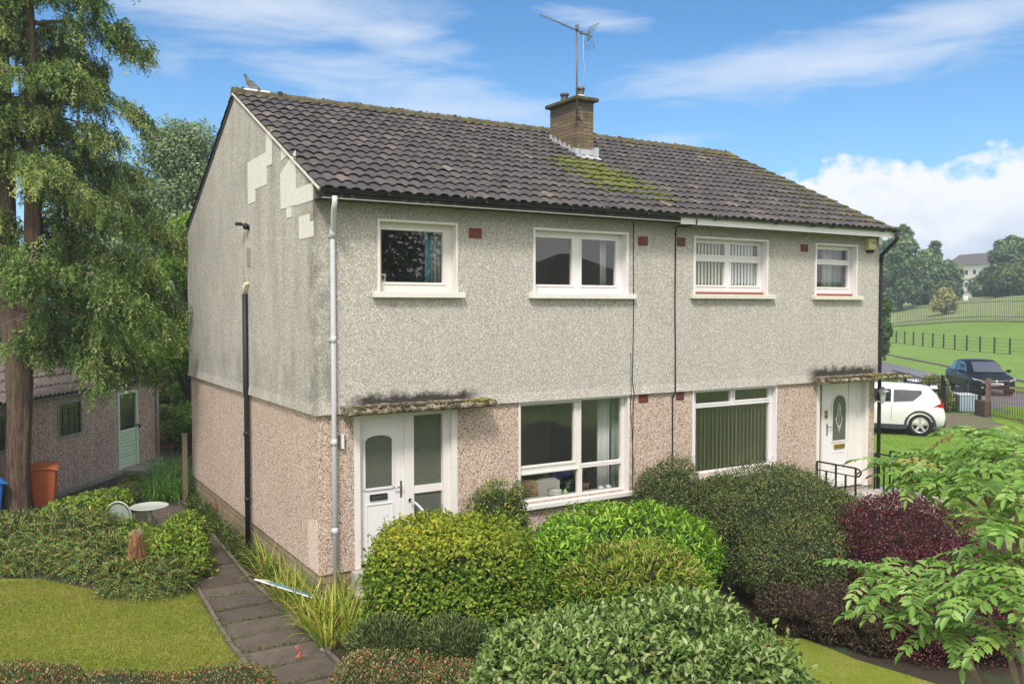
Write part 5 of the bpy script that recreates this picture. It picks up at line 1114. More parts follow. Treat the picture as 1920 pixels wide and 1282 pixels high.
for j, J in enumerate(JO):
    b0 = base+np.array([random.uniform(-.2, .2), random.uniform(-.2, .2), 0]); q1 = b0*.35+J*.65+_r*.25-np.array([0, 0, .35]); ts = np.linspace(0, 1, 10)
    stb.tube([((1-t_)**2)*b0+2*t_*(1-t_)*q1+t_*t_*J+rdir(1)[0]*.008 for t_ in ts], np.linspace(.028, .018, 10), 7, 0)
for k, (x, y, d, n, L) in enumerate(WH):
    p = at(x, y, d); whorl(p, int(n*.95), L*.93); J = min(JO, key=lambda q: np.linalg.norm(q-p)+(0 if q[2] < p[2]+.1 else .6))
    ts = np.linspace(0, 1, 9); q1 = (J+p)/2+np.array([0, 0, -.14])+rdir(1)[0]*.05
    stb.tube([((1-t_)**2)*J+2*t_*(1-t_)*q1+t_*t_*p+rdir(1)[0]*.007 for t_ in ts], np.linspace(.017, .009, 9), 7, 0)
stb.build('stems', [M_BARK, simple('green_rachis', (.22, .26, .07), .6)], mah)
lv.build('foliage', M_MAH, mah)

# ================================================================ TREES
def tree_bark(name, a, b_, sc_=(9, 9, .9)):
    m_, t = mat(name); pos = t.n('ShaderNodeNewGeometry').outputs['Position']; sp = t.n('ShaderNodeSeparateXYZ', {0: pos})
    v = t.n('ShaderNodeCombineXYZ', {i: t.m('MULTIPLY', sp.outputs[i], sc_[i]) for i in range(3)})
    n1 = t.noise(v, 1.6, 6, .65); c = t.mix(t.ramp(n1, [(.35, 0), (.65, 1)]), a, b_)
    c = t.mix(t.ramp(t.noise(pos, 1.5, 4), [(.5, 0), (.7, .5)]), c, (.10, .12, .05))
    t.n('ShaderNodeOutputMaterial', {0: t.n('ShaderNodeBsdfPrincipled', {'Base Color': c, 'Roughness': .95, 'Normal': t.n('ShaderNodeBump', {'Height': n1, 'Strength': 1., 'Distance': .05})})}); return m_
M_CYB = tree_bark('cypress_bark', (.045, .028, .020), (.215, .145, .10), (22, 22, 1.6))
M_CYL = leafmat('cypress_sprays', [(0, (.03, .075, .018)), (.35, (.075, .165, .032)), (.65, (.13, .24, .048)), (.85, (.24, .34, .075)), (1, (.42, .46, .13))], tip=(.52, .54, .20), trans=.25)
M_CYW = simple('bare_twigs', (.30, .25, .20), .9, .3, 10)
cyp = empty('cypress_tree', (-3.57, 9.5, GZ), 'large drooping cypress tree with twin stems at the left edge', 'tree')
tb = MB(); base = np.array([-3.57, 9.5, GZ-.1])
def trunkpath(pts, rs, m, ridges=True, n=18):
    V = []; K = len(pts)
    P_ = [np.array(p, float) for p in pts]
    for i in range(K):
        for k in range(n):
            a = 2*pi*k/n; rr = rs[i]*(1+(.07*sin(a*7+i*.35)+.04*sin(a*11-i*.5) if ridges else 0)); V.append(P_[i]+np.array([cos(a)*rr, sin(a)*rr, 0]))
    F = [(i*n+k, i*n+(k+1) % n, (i+1)*n+(k+1) % n, (i+1)*n+k) for i in range(K-1) for k in range(n)]; m.add(V, F, 0, True)
tA = at(12, 300, 19.2); tA2 = at(0, 0, 19.4); tB = at(52, 560, 18.8); tB2 = at(62, 300, 18.6); tB3 = at(52, 0, 18.5)
trunkpath([base+(0, 0, 0), base+(0, 0, .25), base+(.0, 0, .9), at(36, 780, 18.95), at(36, 680, 18.95), at(34, 620, 18.95), at(30, 570, 18.95)], [.30, .26, .24, .245, .28, .33, .34], tb, n=30)
trunkpath([at(24, 640, 18.98), at(16, 520, 19.05), at(12, 400, 19.1), tA, at(6, 150, 19.3), tA2, at(-5, -250, 19.4)], [.20, .20, .185, .17, .14, .12, .05], tb)
trunkpath([at(48, 640, 18.9), tB, at(62, 450, 18.7), tB2, at(58, 150, 18.5), tB3, at(45, -300, 18.5)], [.20, .20, .18, .16, .13, .11, .04], tb)
tb.build('trunk', M_CYB, cyp)
br = MB(); lv = Leaves(); tw = MB()
def spray_cluster(p, d, size, yel):
    """flat drooping sprays hanging from a twig point"""
    n = int(12*size/.4)
    D0 = nrm_(np.tile(np.array(d)*.45+np.array([0, 0, -1.1]), (n, 1))+rng.normal(0, .34, (n, 3)))
    P0 = np.array(p)+rng.normal(0, size*.22, (n, 3)); Ls = size*rng.uniform(.5, 1.1, n); m = 9
    rv = np.clip(rng.normal(.45, .22), 0, .9)
    side = nrm_(np.cross(D0, rdir(n))); gy = random.choice((.3, .8, 1.5))
    for j in range(m):
        u = j/m; Q_ = P0+D0*(Ls*u)[:, None]+np.array([0, 0, -.12*u*u])*size
        for sg in (-1, 1):
            S_ = nrm_(side*sg*.8+D0*.8+np.array([0, 0, -.25])); tip = (rng.random(n) < yel*(.25+.75*u)*gy)*rng.uniform(.4, 1, n)
            lv.add(Q_+rng.normal(0, size*.02, (n, 3)), nrm_(S_+rng.normal(0, .3, (n, 3))), np.cross(D0, side)+rng.normal(0, .3, (n, 3)), Ls*(.26-.12*u)*rng.uniform(.6, 1.3, n), Ls*.07, 'spike', rnd=np.clip(rv+rng.normal(0, .2, n), 0, 1), tip=tip)
def limb(p0, az_, L, rise, droop, r0=.05, dens=1., yel=.4, bare=.12, sz=.36):
    p = np.array(p0, float); a = az_; el_ = rise; pts = [p.copy()]; m = 14
    for j in range(m):
        p = p+np.array([cos(a)*cos(el_), sin(a)*cos(el_), sin(el_)])*L/m; a += random.gauss(0, .09); el_ -= droop/m*random.uniform(.5, 1.5); pts.append(p.copy())
    br.tube(pts, np.linspace(r0, .008, m+1), 6)
    for j in range(2, m+1):
        u = j/m
        if u < bare: continue
        for _ in range(int(round(dens*random.uniform(1.2, 2.8)))):
            a2 = a+random.choice((-1, 1))*random.uniform(.4, 1.5); l2 = (.25+.55*random.random())*min(1, L/2.6)*(1.15-.55*u)
            d2 = np.array([cos(a2), sin(a2), random.uniform(-.25, .35)]); q = pts[j-1]+(pts[j]-pts[j-1])*random.random(); e_ = q+d2*l2*.55+np.array([0, 0, .02]); e2 = e_+d2*l2*.5+np.array([0, 0, -l2*.32])
            tw.tube([q, e_, e2], [.009, .006, .003], 4)
            spray_cluster(e_, d2, sz*random.uniform(.6, 1.05), yel); spray_cluster(e2, d2, sz*random.uniform(.7, 1.15), yel)
            if random.random() < .6: spray_cluster((q+e_)/2, d2, sz*.7, yel*.6)
random.seed(21)
RGT = atan2(_r[1], _r[0]); FWD = atan2(_f[1], _f[0])        # directions to the right and away, as seen in the photograph
def stem_at(y, s=0):
    if y > 600: return at(34, y, 18.95)
    return at(10+(s*50), y, 19.1-.5*s)
# right-hand limbs; (height line, azimuth offset from right, length, rise, droop)
for y, da, L, ri, dr_, dn in [(-260, .1, 1.8, .5, .8, 1.), (-120, -.5, 2.0, .4, .9, 1.), (-60, .35, 2.4, .5, 1.0, 1.1), (10, -.2, 2.3, .35, .9, .85), (45, .5, 2.3, .3, .9, .9), (105, .1, 2.1, .3, .9, .9), (150, -.7, 1.9, .2, .8, 1.), (190, .15, 2.75, .3, .9, .9), (235, -.25, 2.9, .2, .75, 1.), (270, .6, 2.5, .2, .8, 1.),
                       (330, .05, 2.8, .12, .7, 1.1), (365, -.5, 2.5, .1, .8, 1.), (400, .45, 2.8, .15, .8, 1.1), (440, -.1, 2.9, .1, .8, 1.1), (480, .3, 2.8, .05, .8, 1.1), (505, -.35, 2.6, .1, .9, 1.), (540, .1, 2.7, -.05, .7, 1.), (570, -.15, 2.2, -.1, .75, .9), (590, .3, 2.4, -.1, .6, .9), (612, .0, 2.7, -.12, .5, 1.1), (628, .35, 2.2, -.15, .5, 1.0), (622, -.3, 2.3, -.15, .5, 1.), (300, -1., 1.7, .1, .9, .9), (470, -1., 1.8, 0, .9, .8), (220, -1.2, 1.5, .2, .9, .8), (90, -1.2, 1.5, .3, .9, .8), (400, -1.2, 1.5, .1, .9, .8)]:
    limb(stem_at(y, random.choice((0, 1))), RGT+da, L*(1.02 if y < 170 else 1.12), ri, dr_, r0=.045, dens=dn*.66, yel=.55 if y < 420 else .3, sz=.46)
for k in range(19):            # limbs towards the camera and to the left, partly out of the picture
    y = -150+k*27; limb(stem_at(y, k % 2), RGT-pi/2+random.uniform(-1.6, .9), random.uniform(1.1, 2.2), .15, .8, dens=.6, yel=.35)
for k in range(8): limb(stem_at(40+k*62, 1), FWD+random.uniform(-.6, .7), random.uniform(1.6, 2.3), .2, .8, dens=.8, yel=.2)
br.build('branches', simple('grey_brown_branches', (.17, .125, .095), .9, .35, 8), cyp); 
for k in range(16):            # bare pale twigs curling at the fork
    a = RGT+random.uniform(-2.2, .6); p = at(random.uniform(15, 60), random.uniform(540, 660), 18.5); pts = [p]; d = np.array([cos(a), sin(a), random.uniform(-.5, .2)])
    for j in range(8): p = p+d*.10; d = d+np.array([0, 0, .13])+rdir(1)[0]*.35; d /= np.linalg.norm(d); pts.append(p)
    tw.tube(pts, np.linspace(.011, .003, 9), 5)
tw.build('twigs', M_CYW, cyp); lv.build('crown', M_CYL, cyp)

def broadleaf(name, label, base, h, rx, ry, m_, n, L, clumps=26, trunk_h=.35, bark=None, p=2.2, seed=1, group=None, shape=None, low=.18, tpl='blob', depth=.5, cat='tree', droop=0):
    r = empty(name, tuple(base), label, cat, group); base = np.array(base, float); q = np.random.default_rng(seed); lvs = Leaves(); lo = low*h
    cs = []
    for i in range(clumps):
        u = q.random(); zc = lo+(h-lo)*(.08+.86*u); a = q.uniform(0, 2*pi); prof = sin(pi*min(1, (.12+u*.88)))**.6 if shape is None else shape(u)
        rr = prof*q.uniform(.25, .78); cs.append((base+np.array([cos(a)*rx*rr, sin(a)*ry*rr, zc]), q.uniform(.26, .42)*min(rx, ry)*(.6+.5*prof)))
    for c, s_ in cs:
        k = int(n/clumps*(s_/(min(rx, ry)*.34))**1.6)
        d = nrm_(q.normal(size=(k, 3))); f = 1-depth*q.random(k)**1.5; lum = 1+.22*np.sin(d[:, 0]*5+c[0])*np.sin(d[:, 2]*6+c[1])
        P_ = c+d*(s_*f*lum)[:, None]*np.array([1, 1, .82]); D_, U_ = orient(d, .5, .9, .1, droop)
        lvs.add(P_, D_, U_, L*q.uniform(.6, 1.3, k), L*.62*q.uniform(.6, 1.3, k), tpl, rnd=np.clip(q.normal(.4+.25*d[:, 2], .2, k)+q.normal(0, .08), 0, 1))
    lvs.build('crown', m_, r)
    b = MB(); top = base+np.array([0, 0, h*.8]); b.tube([base-(0, 0, .3), base+(0, 0, h*.15), base*.5+top*.5+(.1, 0, 0), top], [h*.022, h*.018, h*.012, .02], 8)
    for c, s_ in cs[::2]: b.tube([base+(0, 0, max(.1, (c[2]-base[2])*.55)), (base+(0, 0, (c[2]-base[2])*.7))*.5+c*.5, c], [h*.009, h*.006, .01], 5)
    b.build('trunk', bark or M_CYB, r); return r
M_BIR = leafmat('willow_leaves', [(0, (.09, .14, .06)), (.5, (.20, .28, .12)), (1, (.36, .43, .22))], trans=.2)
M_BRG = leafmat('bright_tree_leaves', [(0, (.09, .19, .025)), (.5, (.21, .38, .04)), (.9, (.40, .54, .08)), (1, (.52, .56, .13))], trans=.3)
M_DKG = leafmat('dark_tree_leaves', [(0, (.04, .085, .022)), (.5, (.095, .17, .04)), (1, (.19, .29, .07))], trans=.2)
GB = 'trees behind the shed'
def gp(px, d): p = at(px, 600, d); return (p[0], p[1], height(p[0], p[1]) if p[0] > 13 else GZ)
def hz(y, d): return at(960, y, d)[2]-GZ
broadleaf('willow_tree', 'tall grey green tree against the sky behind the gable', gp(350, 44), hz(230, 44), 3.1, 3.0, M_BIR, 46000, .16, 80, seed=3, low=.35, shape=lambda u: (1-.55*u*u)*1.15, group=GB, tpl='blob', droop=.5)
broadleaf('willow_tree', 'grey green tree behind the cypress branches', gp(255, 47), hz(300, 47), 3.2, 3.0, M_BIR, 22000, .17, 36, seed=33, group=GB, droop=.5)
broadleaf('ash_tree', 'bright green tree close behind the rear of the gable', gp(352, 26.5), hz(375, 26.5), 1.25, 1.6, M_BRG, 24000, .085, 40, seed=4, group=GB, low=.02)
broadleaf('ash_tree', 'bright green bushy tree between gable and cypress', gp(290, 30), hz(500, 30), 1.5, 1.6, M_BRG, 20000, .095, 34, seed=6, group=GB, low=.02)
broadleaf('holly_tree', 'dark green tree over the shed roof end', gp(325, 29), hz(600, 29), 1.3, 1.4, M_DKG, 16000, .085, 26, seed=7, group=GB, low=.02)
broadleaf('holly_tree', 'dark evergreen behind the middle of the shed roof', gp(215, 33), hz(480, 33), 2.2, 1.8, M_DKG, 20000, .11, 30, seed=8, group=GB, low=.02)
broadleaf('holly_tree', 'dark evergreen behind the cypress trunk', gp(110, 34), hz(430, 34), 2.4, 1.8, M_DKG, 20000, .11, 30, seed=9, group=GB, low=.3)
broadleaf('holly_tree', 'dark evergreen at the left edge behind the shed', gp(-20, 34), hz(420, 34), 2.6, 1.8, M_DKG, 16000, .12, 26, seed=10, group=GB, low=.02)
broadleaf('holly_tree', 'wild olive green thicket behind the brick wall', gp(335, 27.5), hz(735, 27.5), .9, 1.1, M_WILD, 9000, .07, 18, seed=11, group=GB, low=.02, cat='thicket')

# ================================================================ SHED
sd = np.array([.6, .8, 0]); sn = np.array([.8, -.6, 0]); SA = np.array([-2.78, 11.12, GZ]); SB = np.array([.19, 15.1, GZ])   # sn points out of the front face
SL_ = float((SB-SA)@sd); S0 = -3.6; up3 = np.array([0, 0, 1.])
shed = empty('garden_shed', tuple((SA+SB)/2), 'pebbledash garden building with green door and corrugated roof', 'shed')
sp3 = lambda u, z, o=0: SA+sd*u+up3*z+sn*o
HW = 2.38
def spix(x, y):      # point of the photograph on the shed face: (u along, z above ground)
    d = ray(x, y); t_ = ((SA-CAM)@sn)/(d@sn); p = CAM+d*t_; return (p-SA)@sd, p[2]-GZ
du0, dz1 = spix(220, 737); du1, _ = spix(256, 737); wu0, wz1 = spix(108, 757); wu1, _ = spix(152, 757); _, wz0 = spix(108, 822)
holes = [(du0, du1, -.01, dz1), (wu0, wu1, wz0, wz1), (-2.6, -1.35, wz0+.02, wz1-.0)]
b = MB(); wall_cells(b, (S0, SL_, 0, HW), holes, lambda u, v: sp3(u, v)); DPT = 3.2
for u in (S0, SL_): b.add([sp3(u, 0), sp3(u, 0, -DPT), sp3(u, HW+.0, -DPT), sp3(u, HW+.95, -DPT/2), sp3(u, HW)], [(0, 1, 2, 3, 4)])
b.add([sp3(S0, 0, -DPT), sp3(SL_, 0, -DPT), sp3(SL_, HW, -DPT), sp3(S0, HW, -DPT)], [(0, 1, 2, 3)])
for h in holes:
    for (a0, c0, a1, c1) in ((h[0], h[2], h[0], h[3]), (h[1], h[2], h[1], h[3]), (h[0], h[2], h[1], h[2]), (h[0], h[3], h[1], h[3])):
        b.add([sp3(a0, c0), sp3(a1, c1), sp3(a1, c1, -.08), sp3(a0, c0, -.08)], [(0, 1, 2, 3)])
b.build('wall', M_SHED, shed)
b = MB()
M_JOINT = simple('pale_panel_joint', (.62, .57, .52), .9, .3, 6)
for k in range(18):
    u = S0+.2+k*.56
    if any(h[0]-.02 < u < h[1]+.02 for h in holes[:1]): continue
    z0 = 0.0; z1 = HW
    for h in holes[1:]:
        if h[0] < u < h[1]: z1 = h[2]-.02
    if u < SL_: b.bar(sp3(u, z0+.05, .001), sp3(u, z1-.1, .001), .014, .006, up=tuple(sn))
b.build('panel_joint', M_JOINT, shed)
M_SGUT = simple('grey_white_gutter', (.34, .34, .33), .5, .15, 5, dirt=((.15, .15, .12), 4, .5))
b = gutter(sp3(SL_+.22, HW+.03, .07), sp3(S0-.2, HW+.03, .07), .05, M_SGUT, shed); b.build('gutter', M_SGUT, shed)
b = MB(); b.tube([sp3(SL_-.06, HW-.0, .09), sp3(SL_-.06, HW-.15, .06), sp3(SL_-.06, .02, .06)], .036, 10); b.build('downpipe', simple('shed_pipe', (.55, .57, .60), .5, .08, 5), shed)
slS = .95/(DPT/2+.1); cS = cos(math.atan(slS)); sS = sin(math.atan(slS)); rl = (DPT/2+.1)/cS
M_SROOF = simple('weathered_shed_tiles', (.17, .14, .125), .8, .5, 7, bump=.4, bscale=30, dirt=((.27, .21, .16), 8, .55))
tiles('roof', 1, 0, S0-.15, SL_+.15, 5, rl, sp3(0, HW+.04, .10), tuple(-sn*cS+up3*sS), tuple(sd), tuple(sn*sS+up3*cS), per=.17, hgt=.06, matl=M_SROOF, parent=shed, thick=.02, lap=.05)
b = MB(); b.add([sp3(S0-.15, HW+.03, -DPT-.1), sp3(SL_+.15, HW+.03, -DPT-.1), sp3(SL_+.15, HW+.97, -DPT/2), sp3(S0-.15, HW+.97, -DPT/2)], [(0, 1, 2, 3)]); b.build('rear_roof', M_SROOF, shed)
M_GRN = simple('mint_green_paint', (.60, .78, .58), .6, .1, 6, dirt=((.22, .30, .22), 7, .62))
b = MB(); fw = .07
for (a0, a1, c0, c1) in ((du0-.02, du0+fw, 0, dz1+.02), (du1-fw, du1+.02, 0, dz1+.02), (du0+fw, du1-fw, dz1-.06, dz1+.02)):
    c_ = sp3((a0+a1)/2, (c0+c1)/2, -.01); b.obox(c_, sd, sn, up3, (a1-a0)/2, .035, (c1-c0)/2)
sdo = b.build('door', M_GRN, shed); sdo['label'] = 'mint green boarded shed door with dark pane'
b = MB(); md = 1.23; g0, g1 = du0+fw+.03, du1-fw-.03
for k in range(12):
    z0 = .05+k*(md-.1)/12; b.obox(sp3((du0+du1)/2, z0+(md-.1)/24, -.03+.008*(k % 2)), sd, sn, up3, (du1-du0)/2-fw, .012, (md-.1)/24-.005)
b.build('board', M_GRN, sdo)
M_DUSTY = frosted('dusty_glass', (.030, .028, .026))
b = MB(); b.obox(sp3((du0+du1)/2, (md+dz1-.06)/2, -.035), sd, sn, up3, (du1-du0)/2-fw, .008, (dz1-.06-md)/2); b.build('pane', M_DUSTY, sdo)
b = MB(); b.obox(sp3(du1-.01, md+.0, .03), sd, sn, up3, .10, .015, .02); b.obox(sp3(du1+.1, md-.05, .03), sd, sn, up3, .02, .015, .05); b.build('hasp', M_POT, sdo)
for (u0, u1, lab) in ((wu0, wu1, 'dark barred shed window between trunk and green door'), (-2.6, -1.35, 'shed window at the left edge of the picture')):
    b = MB()
    for (a0, a1, c0, c1) in ((u0-.02, u0+.03, wz0-.02, wz1+.02), (u1-.03, u1+.02, wz0-.02, wz1+.02), (u0+.03, u1-.03, wz1-.03, wz1+.02), (u0+.03, u1-.03, wz0-.02, wz0+.03)):
        b.obox(sp3((a0+a1)/2, (c0+c1)/2, .004), sd, sn, up3, (a1-a0)/2, .02, (c1-c0)/2)
    wo = b.build('window', simple('faded_green_frame', (.30, .33, .26), .8, .2, 9), shed); wo['label'] = lab
    b = MB(); b.obox(sp3((u0+u1)/2, (wz0+wz1)/2, -.03), sd, sn, up3, (u1-u0)/2, .005, (wz1-wz0)/2); b.build('pane', M_DUSTY, wo)
    b = MB()
    for k in range(1, 4): b.bar(sp3(u0+(u1-u0)*k/4, wz0, -.018), sp3(u0+(u1-u0)*k/4, wz1-.15, -.018), .02, .01, up=tuple(sn))
    for k in range(1, 3): b.bar(sp3(u0+.05, wz0+(wz1-wz0)*k/3, -.015), sp3(u1, wz0+(wz1-wz0)*k/3, -.015), .02, .01, up=tuple(sn))
    b.build('grille', simple('brown_bars', (.10, .075, .055), .8), wo)
b = MB(); b.obox(sp3((S0+SL_)/2, -.02, .05), sd, sn, up3, (SL_-S0)/2+.1, .09, .14); b.build('base_slab', M_CONC, shed)
b = MB(); p_ = sp3((du0+du1)/2+.1, .05, .42); b.obox(p_, sd, sn, up3, .6, .32, .07); b.obox(p_+sn*.5+sd*.2-(0, 0, .08), sd, sn, up3, .5, .3, .05)
tag(b.build('stone_step', M_CONC, loc=tuple(p_), bevel=.01), 'dark worn step below the green shed door', 'step')
# pale clad building behind the shed
bb = empty('clad_building', tuple(at(60, 600, 42)[:2])+(GZ,), 'pale cream clad building glimpsed behind the shed roof', 'building')
A_ = at(-20, 600, 40); B_ = at(118, 600, 44); dA = nrm_((B_-A_)*np.array([1, 1, 0])); nA = np.array([dA[1], -dA[0], 0])
M_CLAD = simple('cream_cladding', (.60, .57, .47), .7, .1, 4)
b = MB(); Lb = np.linalg.norm((B_-A_)[:2])
for k in range(13): z = GZ+.1+k*.25; b.obox((A_[0]+dA[0]*Lb/2, A_[1]+dA[1]*Lb/2, z+.12), dA, nA, up3, Lb/2, .03, .115)
b.obox((A_[0]+dA[0]*Lb/2-nA[0]*1.5, A_[1]+dA[1]*Lb/2-nA[1]*1.5, GZ+1.7), dA, nA, up3, Lb/2-.02, 1.47, 1.7); b.build('wall', M_CLAD, bb)
b = MB(); p_ = np.array([A_[0], A_[1], GZ+3.4]); q_ = p_+dA*Lb
b.add([p_+nA*.3-dA*.2, q_+nA*.3+dA*.2, q_-nA*1.6+dA*.2+(0, 0, .8), p_-nA*1.6-dA*.2+(0, 0, .8)], [(0, 1, 2, 3)]); b.build('roof', M_SROOF, bb)
# low brick wall and brown fence behind the gable
M_BRICK = simple('red_brick', (.26, .10, .06), .9, .3, 7, bump=.5)
b = MB(); r5 = random.Random(3); p_ = on(318, 838, 2, GZ); dB = np.array([.93, .36, 0])
for k in range(7):
    for i in range(7): b.obox(p_+dB*((i-3)*.23+(k % 2)*.11)+np.array([0, 0, .035+k*.076+r5.uniform(-.003, .003)]), dB, (-dB[1], dB[0], 0), up3, .108, .05, .034)
tag(b.build('brick_wall', M_BRICK, loc=tuple(p_)), 'short low red brick wall between shed and gable', 'wall')
fe = empty('board_fence', tuple(on(338, 800, 2, GZ)), 'weathered brown panel fence behind the brick wall', 'fence')
b = MB(); p_ = on(338, 800, 2, GZ)
for k in range(9): b.obox(p_+dB*(k-4)*.2+(0, 0, .85), dB, (-dB[1], dB[0], 0), up3, .095, .012, .85)
b.build('board_panel', simple('brown_boards', (.24, .18, .13), .9, .25, 5), fe)
b = MB(); b.obox(p_+dB*.9+(0, 0, .92), dB, (-dB[1], dB[0], 0), up3, .04, .04, .92); b.build('post', M_WOODP, fe)
b = MB(); b.box(-.30, -.20, 8.50, 8.60, GZ, 1.03); b.box(-.315, -.185, 8.485, 8.615, 1.03, 1.05)
tag(b.build('gate_post', M_WOODP, loc=(-.25, 8.55, GZ)), 'weathered wooden gate post at the rear edge of the gable', 'post')

# ================================================================ BINS, TABLE, SMALL GARDEN THINGS
def wheelie(loc, rot, colr, lab, text=None, h=1.06):
    r = empty('wheelie_bin', tuple(loc), lab, 'wheelie bin'); L0 = np.array(loc); ca, sa = cos(rot), sin(rot)
    T = lambda x, y, z: L0+np.array([ca*x-sa*y, sa*x+ca*y, z])
    b = MB(); V = []
    for z, hw, hd in ((.05, .20, .24), (.1, .205, .25), (.86*h, .265, .33), (.88*h, .285, .345), (.92*h, .285, .345)):
        for x, y in ((-1, -1), (-.85, -1.04), (.85, -1.04), (1, -1), (1.02, -.85), (1.02, .85), (1, 1), (-1, 1), (-1.02, .85), (-1.02, -.85)): V.append(T(x*hw, y*hd, z))
    n = 10; b.add(V, [(i*n+k, i*n+(k+1) % n, (i+1)*n+(k+1) % n, (i+1)*n+k) for i in range(4) for k in range(n)]+[tuple(range(n))[::-1]])
    M_ = simple('bin_plastic_'+lab.split()[0], colr, .45, .08, 5, dirt=(tuple(x*.5 for x in colr), 4, .62)); b.build('body', M_, r, bevel=.006)
    b = MB(); V = []
    for i in range(9):
        y = -.39+.78*i/8; zz = .925*h+.075*(1-((i-4.5)/4.8)**2)
        for j in range(7): x = -.315+.63*j/6; V.append(T(x, y, zz-.05*abs(j-3)**2/9))
    b.grid(V, 9, 7); b.grid([p-np.array([0, 0, .035]) for p in V[:7]]+V[:7], 2, 7); b.grid([p-np.array([0, 0, .035]) for p in V[::7]]+V[::7], 2, 9); b.grid([p-np.array([0, 0, .035]) for p in V[6::7]]+V[6::7], 2, 9)
    b.build('lid', M_, r)
    b = MB(); b.obox(T(0, 0, .905*h), (ca, sa, 0), (-sa, ca, 0), up3, .292, .352, .012); b.build('gap_shade', M_BLACK, r)  # black band painted in for the dark gap between lid and body
    b = MB(); b.tube([T(-.24, .37, .93*h), T(.24, .37, .93*h)], .018, 8); b.build('handle', M_, r)
    for s_ in (-1, 1):
        b = MB(); c_ = T(s_*.24, .25, .10); b.lathe(c_-np.array([ca, sa, 0])*.02, [(.10, 0), (.10, .04)], 16, ax=np.array([(-sa, ca, 0), (0, 0, 1), (ca, sa, 0)])); b.build('wheel', M_BLACK, r)
    if text:
        cu = bpy.data.curves.new('t', 'FONT'); cu.body = text; cu.size = .085; cu.extrude = .001; cu.align_x = 'CENTER'
        to = bpy.data.objects.new('t', cu); COL.objects.link(to); dg = bpy.context.evaluated_depsgraph_get(); me = bpy.data.meshes.new_from_object(to.evaluated_get(dg)); bpy.data.objects.remove(to)
        mo = bpy.data.objects.new('lettering', me); COL.objects.link(mo); me.materials.clear(); me.materials.append(M_WHITE); mo.parent = r
        mo.matrix_local = Matrix.Translation(Vector(T(0, -.312, .62)-L0)) @ Matrix.Rotation(rot, 4, 'Z') @ Matrix.Rotation(radians(96), 4, 'X') @ Matrix.Diagonal((1, 1, 1, 1))
    return r
pO = at(83, 900, 19.9); wheelie((pO[0], pO[1], GZ-.06), -.15, (.55, .15, .045), 'orange brown wheelie bin right of the cypress trunk', 'garden')
pO = at(-29, 930, 18.5); wheelie((pO[0], pO[1], GZ), .3, (.03, .19, .66), 'blue wheelie bin at the left edge beside the cypress trunk', h=.92)
pO = at(58, 930, 20.7); 
M_GT = simple('pale_garden_plastic', (.46, .50, .46), .5, .08, 5, dirt=((.40, .42, .34), 4, .5))
tb_ = empty('garden_table', (-1.47, 5.53, GZ), 'round pale garden table beside the path', 'table')
b = MB(); c0 = (-1.47, 5.53, GZ+.70)
b.lathe(c0, [(.02, .0), (.33, .0), (.345, .01), (.35, .03), (.335, .035), (.325, .026), (.02, .026)], 36); b.build('tabletop', M_GT, tb_)
b = MB(); b.lathe((-1.47, 5.53, GZ), [(.05, .25), (.03, .45), (.05, .70)], 12); b.build('pedestal', M_GT, tb_)
for k in range(3):
    a = 2*pi*k/3+.5; b = MB(); b.tube([(-1.47, 5.53, GZ+.35), (-1.47+cos(a)*.15, 5.53+sin(a)*.15, GZ+.22), (-1.47+cos(a)*.28, 5.53+sin(a)*.28, GZ+.015)], .02, 8); b.build('leg', M_GT, tb_)
chx, chy = at(222, 980, 16.6)[:2]
gc = empty('garden_chair', (chx, chy, GZ), 'pale round backed garden chair half buried in shrubs', 'chair')
c0 = np.array([chx, chy, GZ]); bd = nrm_(np.array([.5, .85, 0])); bs = np.array([bd[1], -bd[0], 0])
b = MB(); b.tube([c0+bs*.25*cos(a)-bd*.0+(0, 0, .52+.30*sin(a)) for a in np.linspace(-.3, pi+.3, 18)], .016, 8); b.build('back_frame', M_GT, gc)
b = MB(); b.prism([c0+bs*.21*cos(a)+bd*.01+(0, 0, .52+.25*sin(a)) for a in np.linspace(-.3, pi+.3, 16)], tuple(bd*.006)); b.build('backrest', simple('worn_grey_back', (.30, .35, .31), .4, .2, 7), gc)
b = MB(); b.lathe(c0-bd*.2, [(.01, .40), (.24, .40), (.24, .425), (.01, .425)], 24); b.build('seat', M_GT, gc)
for sx, sy in ((-1, -1), (1, -1), (-1, 1), (1, 1)):
    b = MB(); b.tube([c0-bd*.2+bs*sx*.16+bd*sy*.14+(0, 0, .40), c0-bd*.2+bs*sx*.2+bd*sy*.2+(0, 0, 0.01)], .014, 8); b.build('leg', M_GT, gc)
# stump
st = empty('tree_stump', tuple(at(256, 1040, 14.05)[:2])+(GZ,), 'orange brown rotten tree stump among the left shrubs', 'tree stump')
ps = at(256, 1040, 14.0); zt_ = at(256, 1000, 14.0)[2]-GZ; M_STP = tree_bark('stump_bark', (.12, .05, .025), (.52, .25, .09), (16, 16, 3))
b = MB(); V = []; n = 22
for i, z in enumerate(np.linspace(0, zt_, 9)):
    for k in range(n): a = 2*pi*k/n; rr = (.105+.05*(1-i/8)**2)*(1+.16*sin(3*a+1)+.10*sin(7*a+i*.6)+.06*sin(13*a)); V.append((ps[0]+cos(a)*rr, ps[1]+sin(a)*rr, GZ+z+(.05*sin(2*a)+.05*sin(9*a) if i == 8 else 0)))
b.add(V, [(i*n+k, i*n+(k+1) % n, (i+1)*n+(k+1) % n, (i+1)*n+k) for i in range(8) for k in range(n)], 0, True); b.build('trunk', M_STP, st)
b = MB(); b.add(V[-n:], [tuple(range(n))]); b.sphere((ps[0]-.02, ps[1], GZ+zt_), (.10, .095, .03), 12, 6); b.build('cut_face', simple('grey_cut_wood', (.24, .18, .12), .9, .3, 9, bump=.6), st)
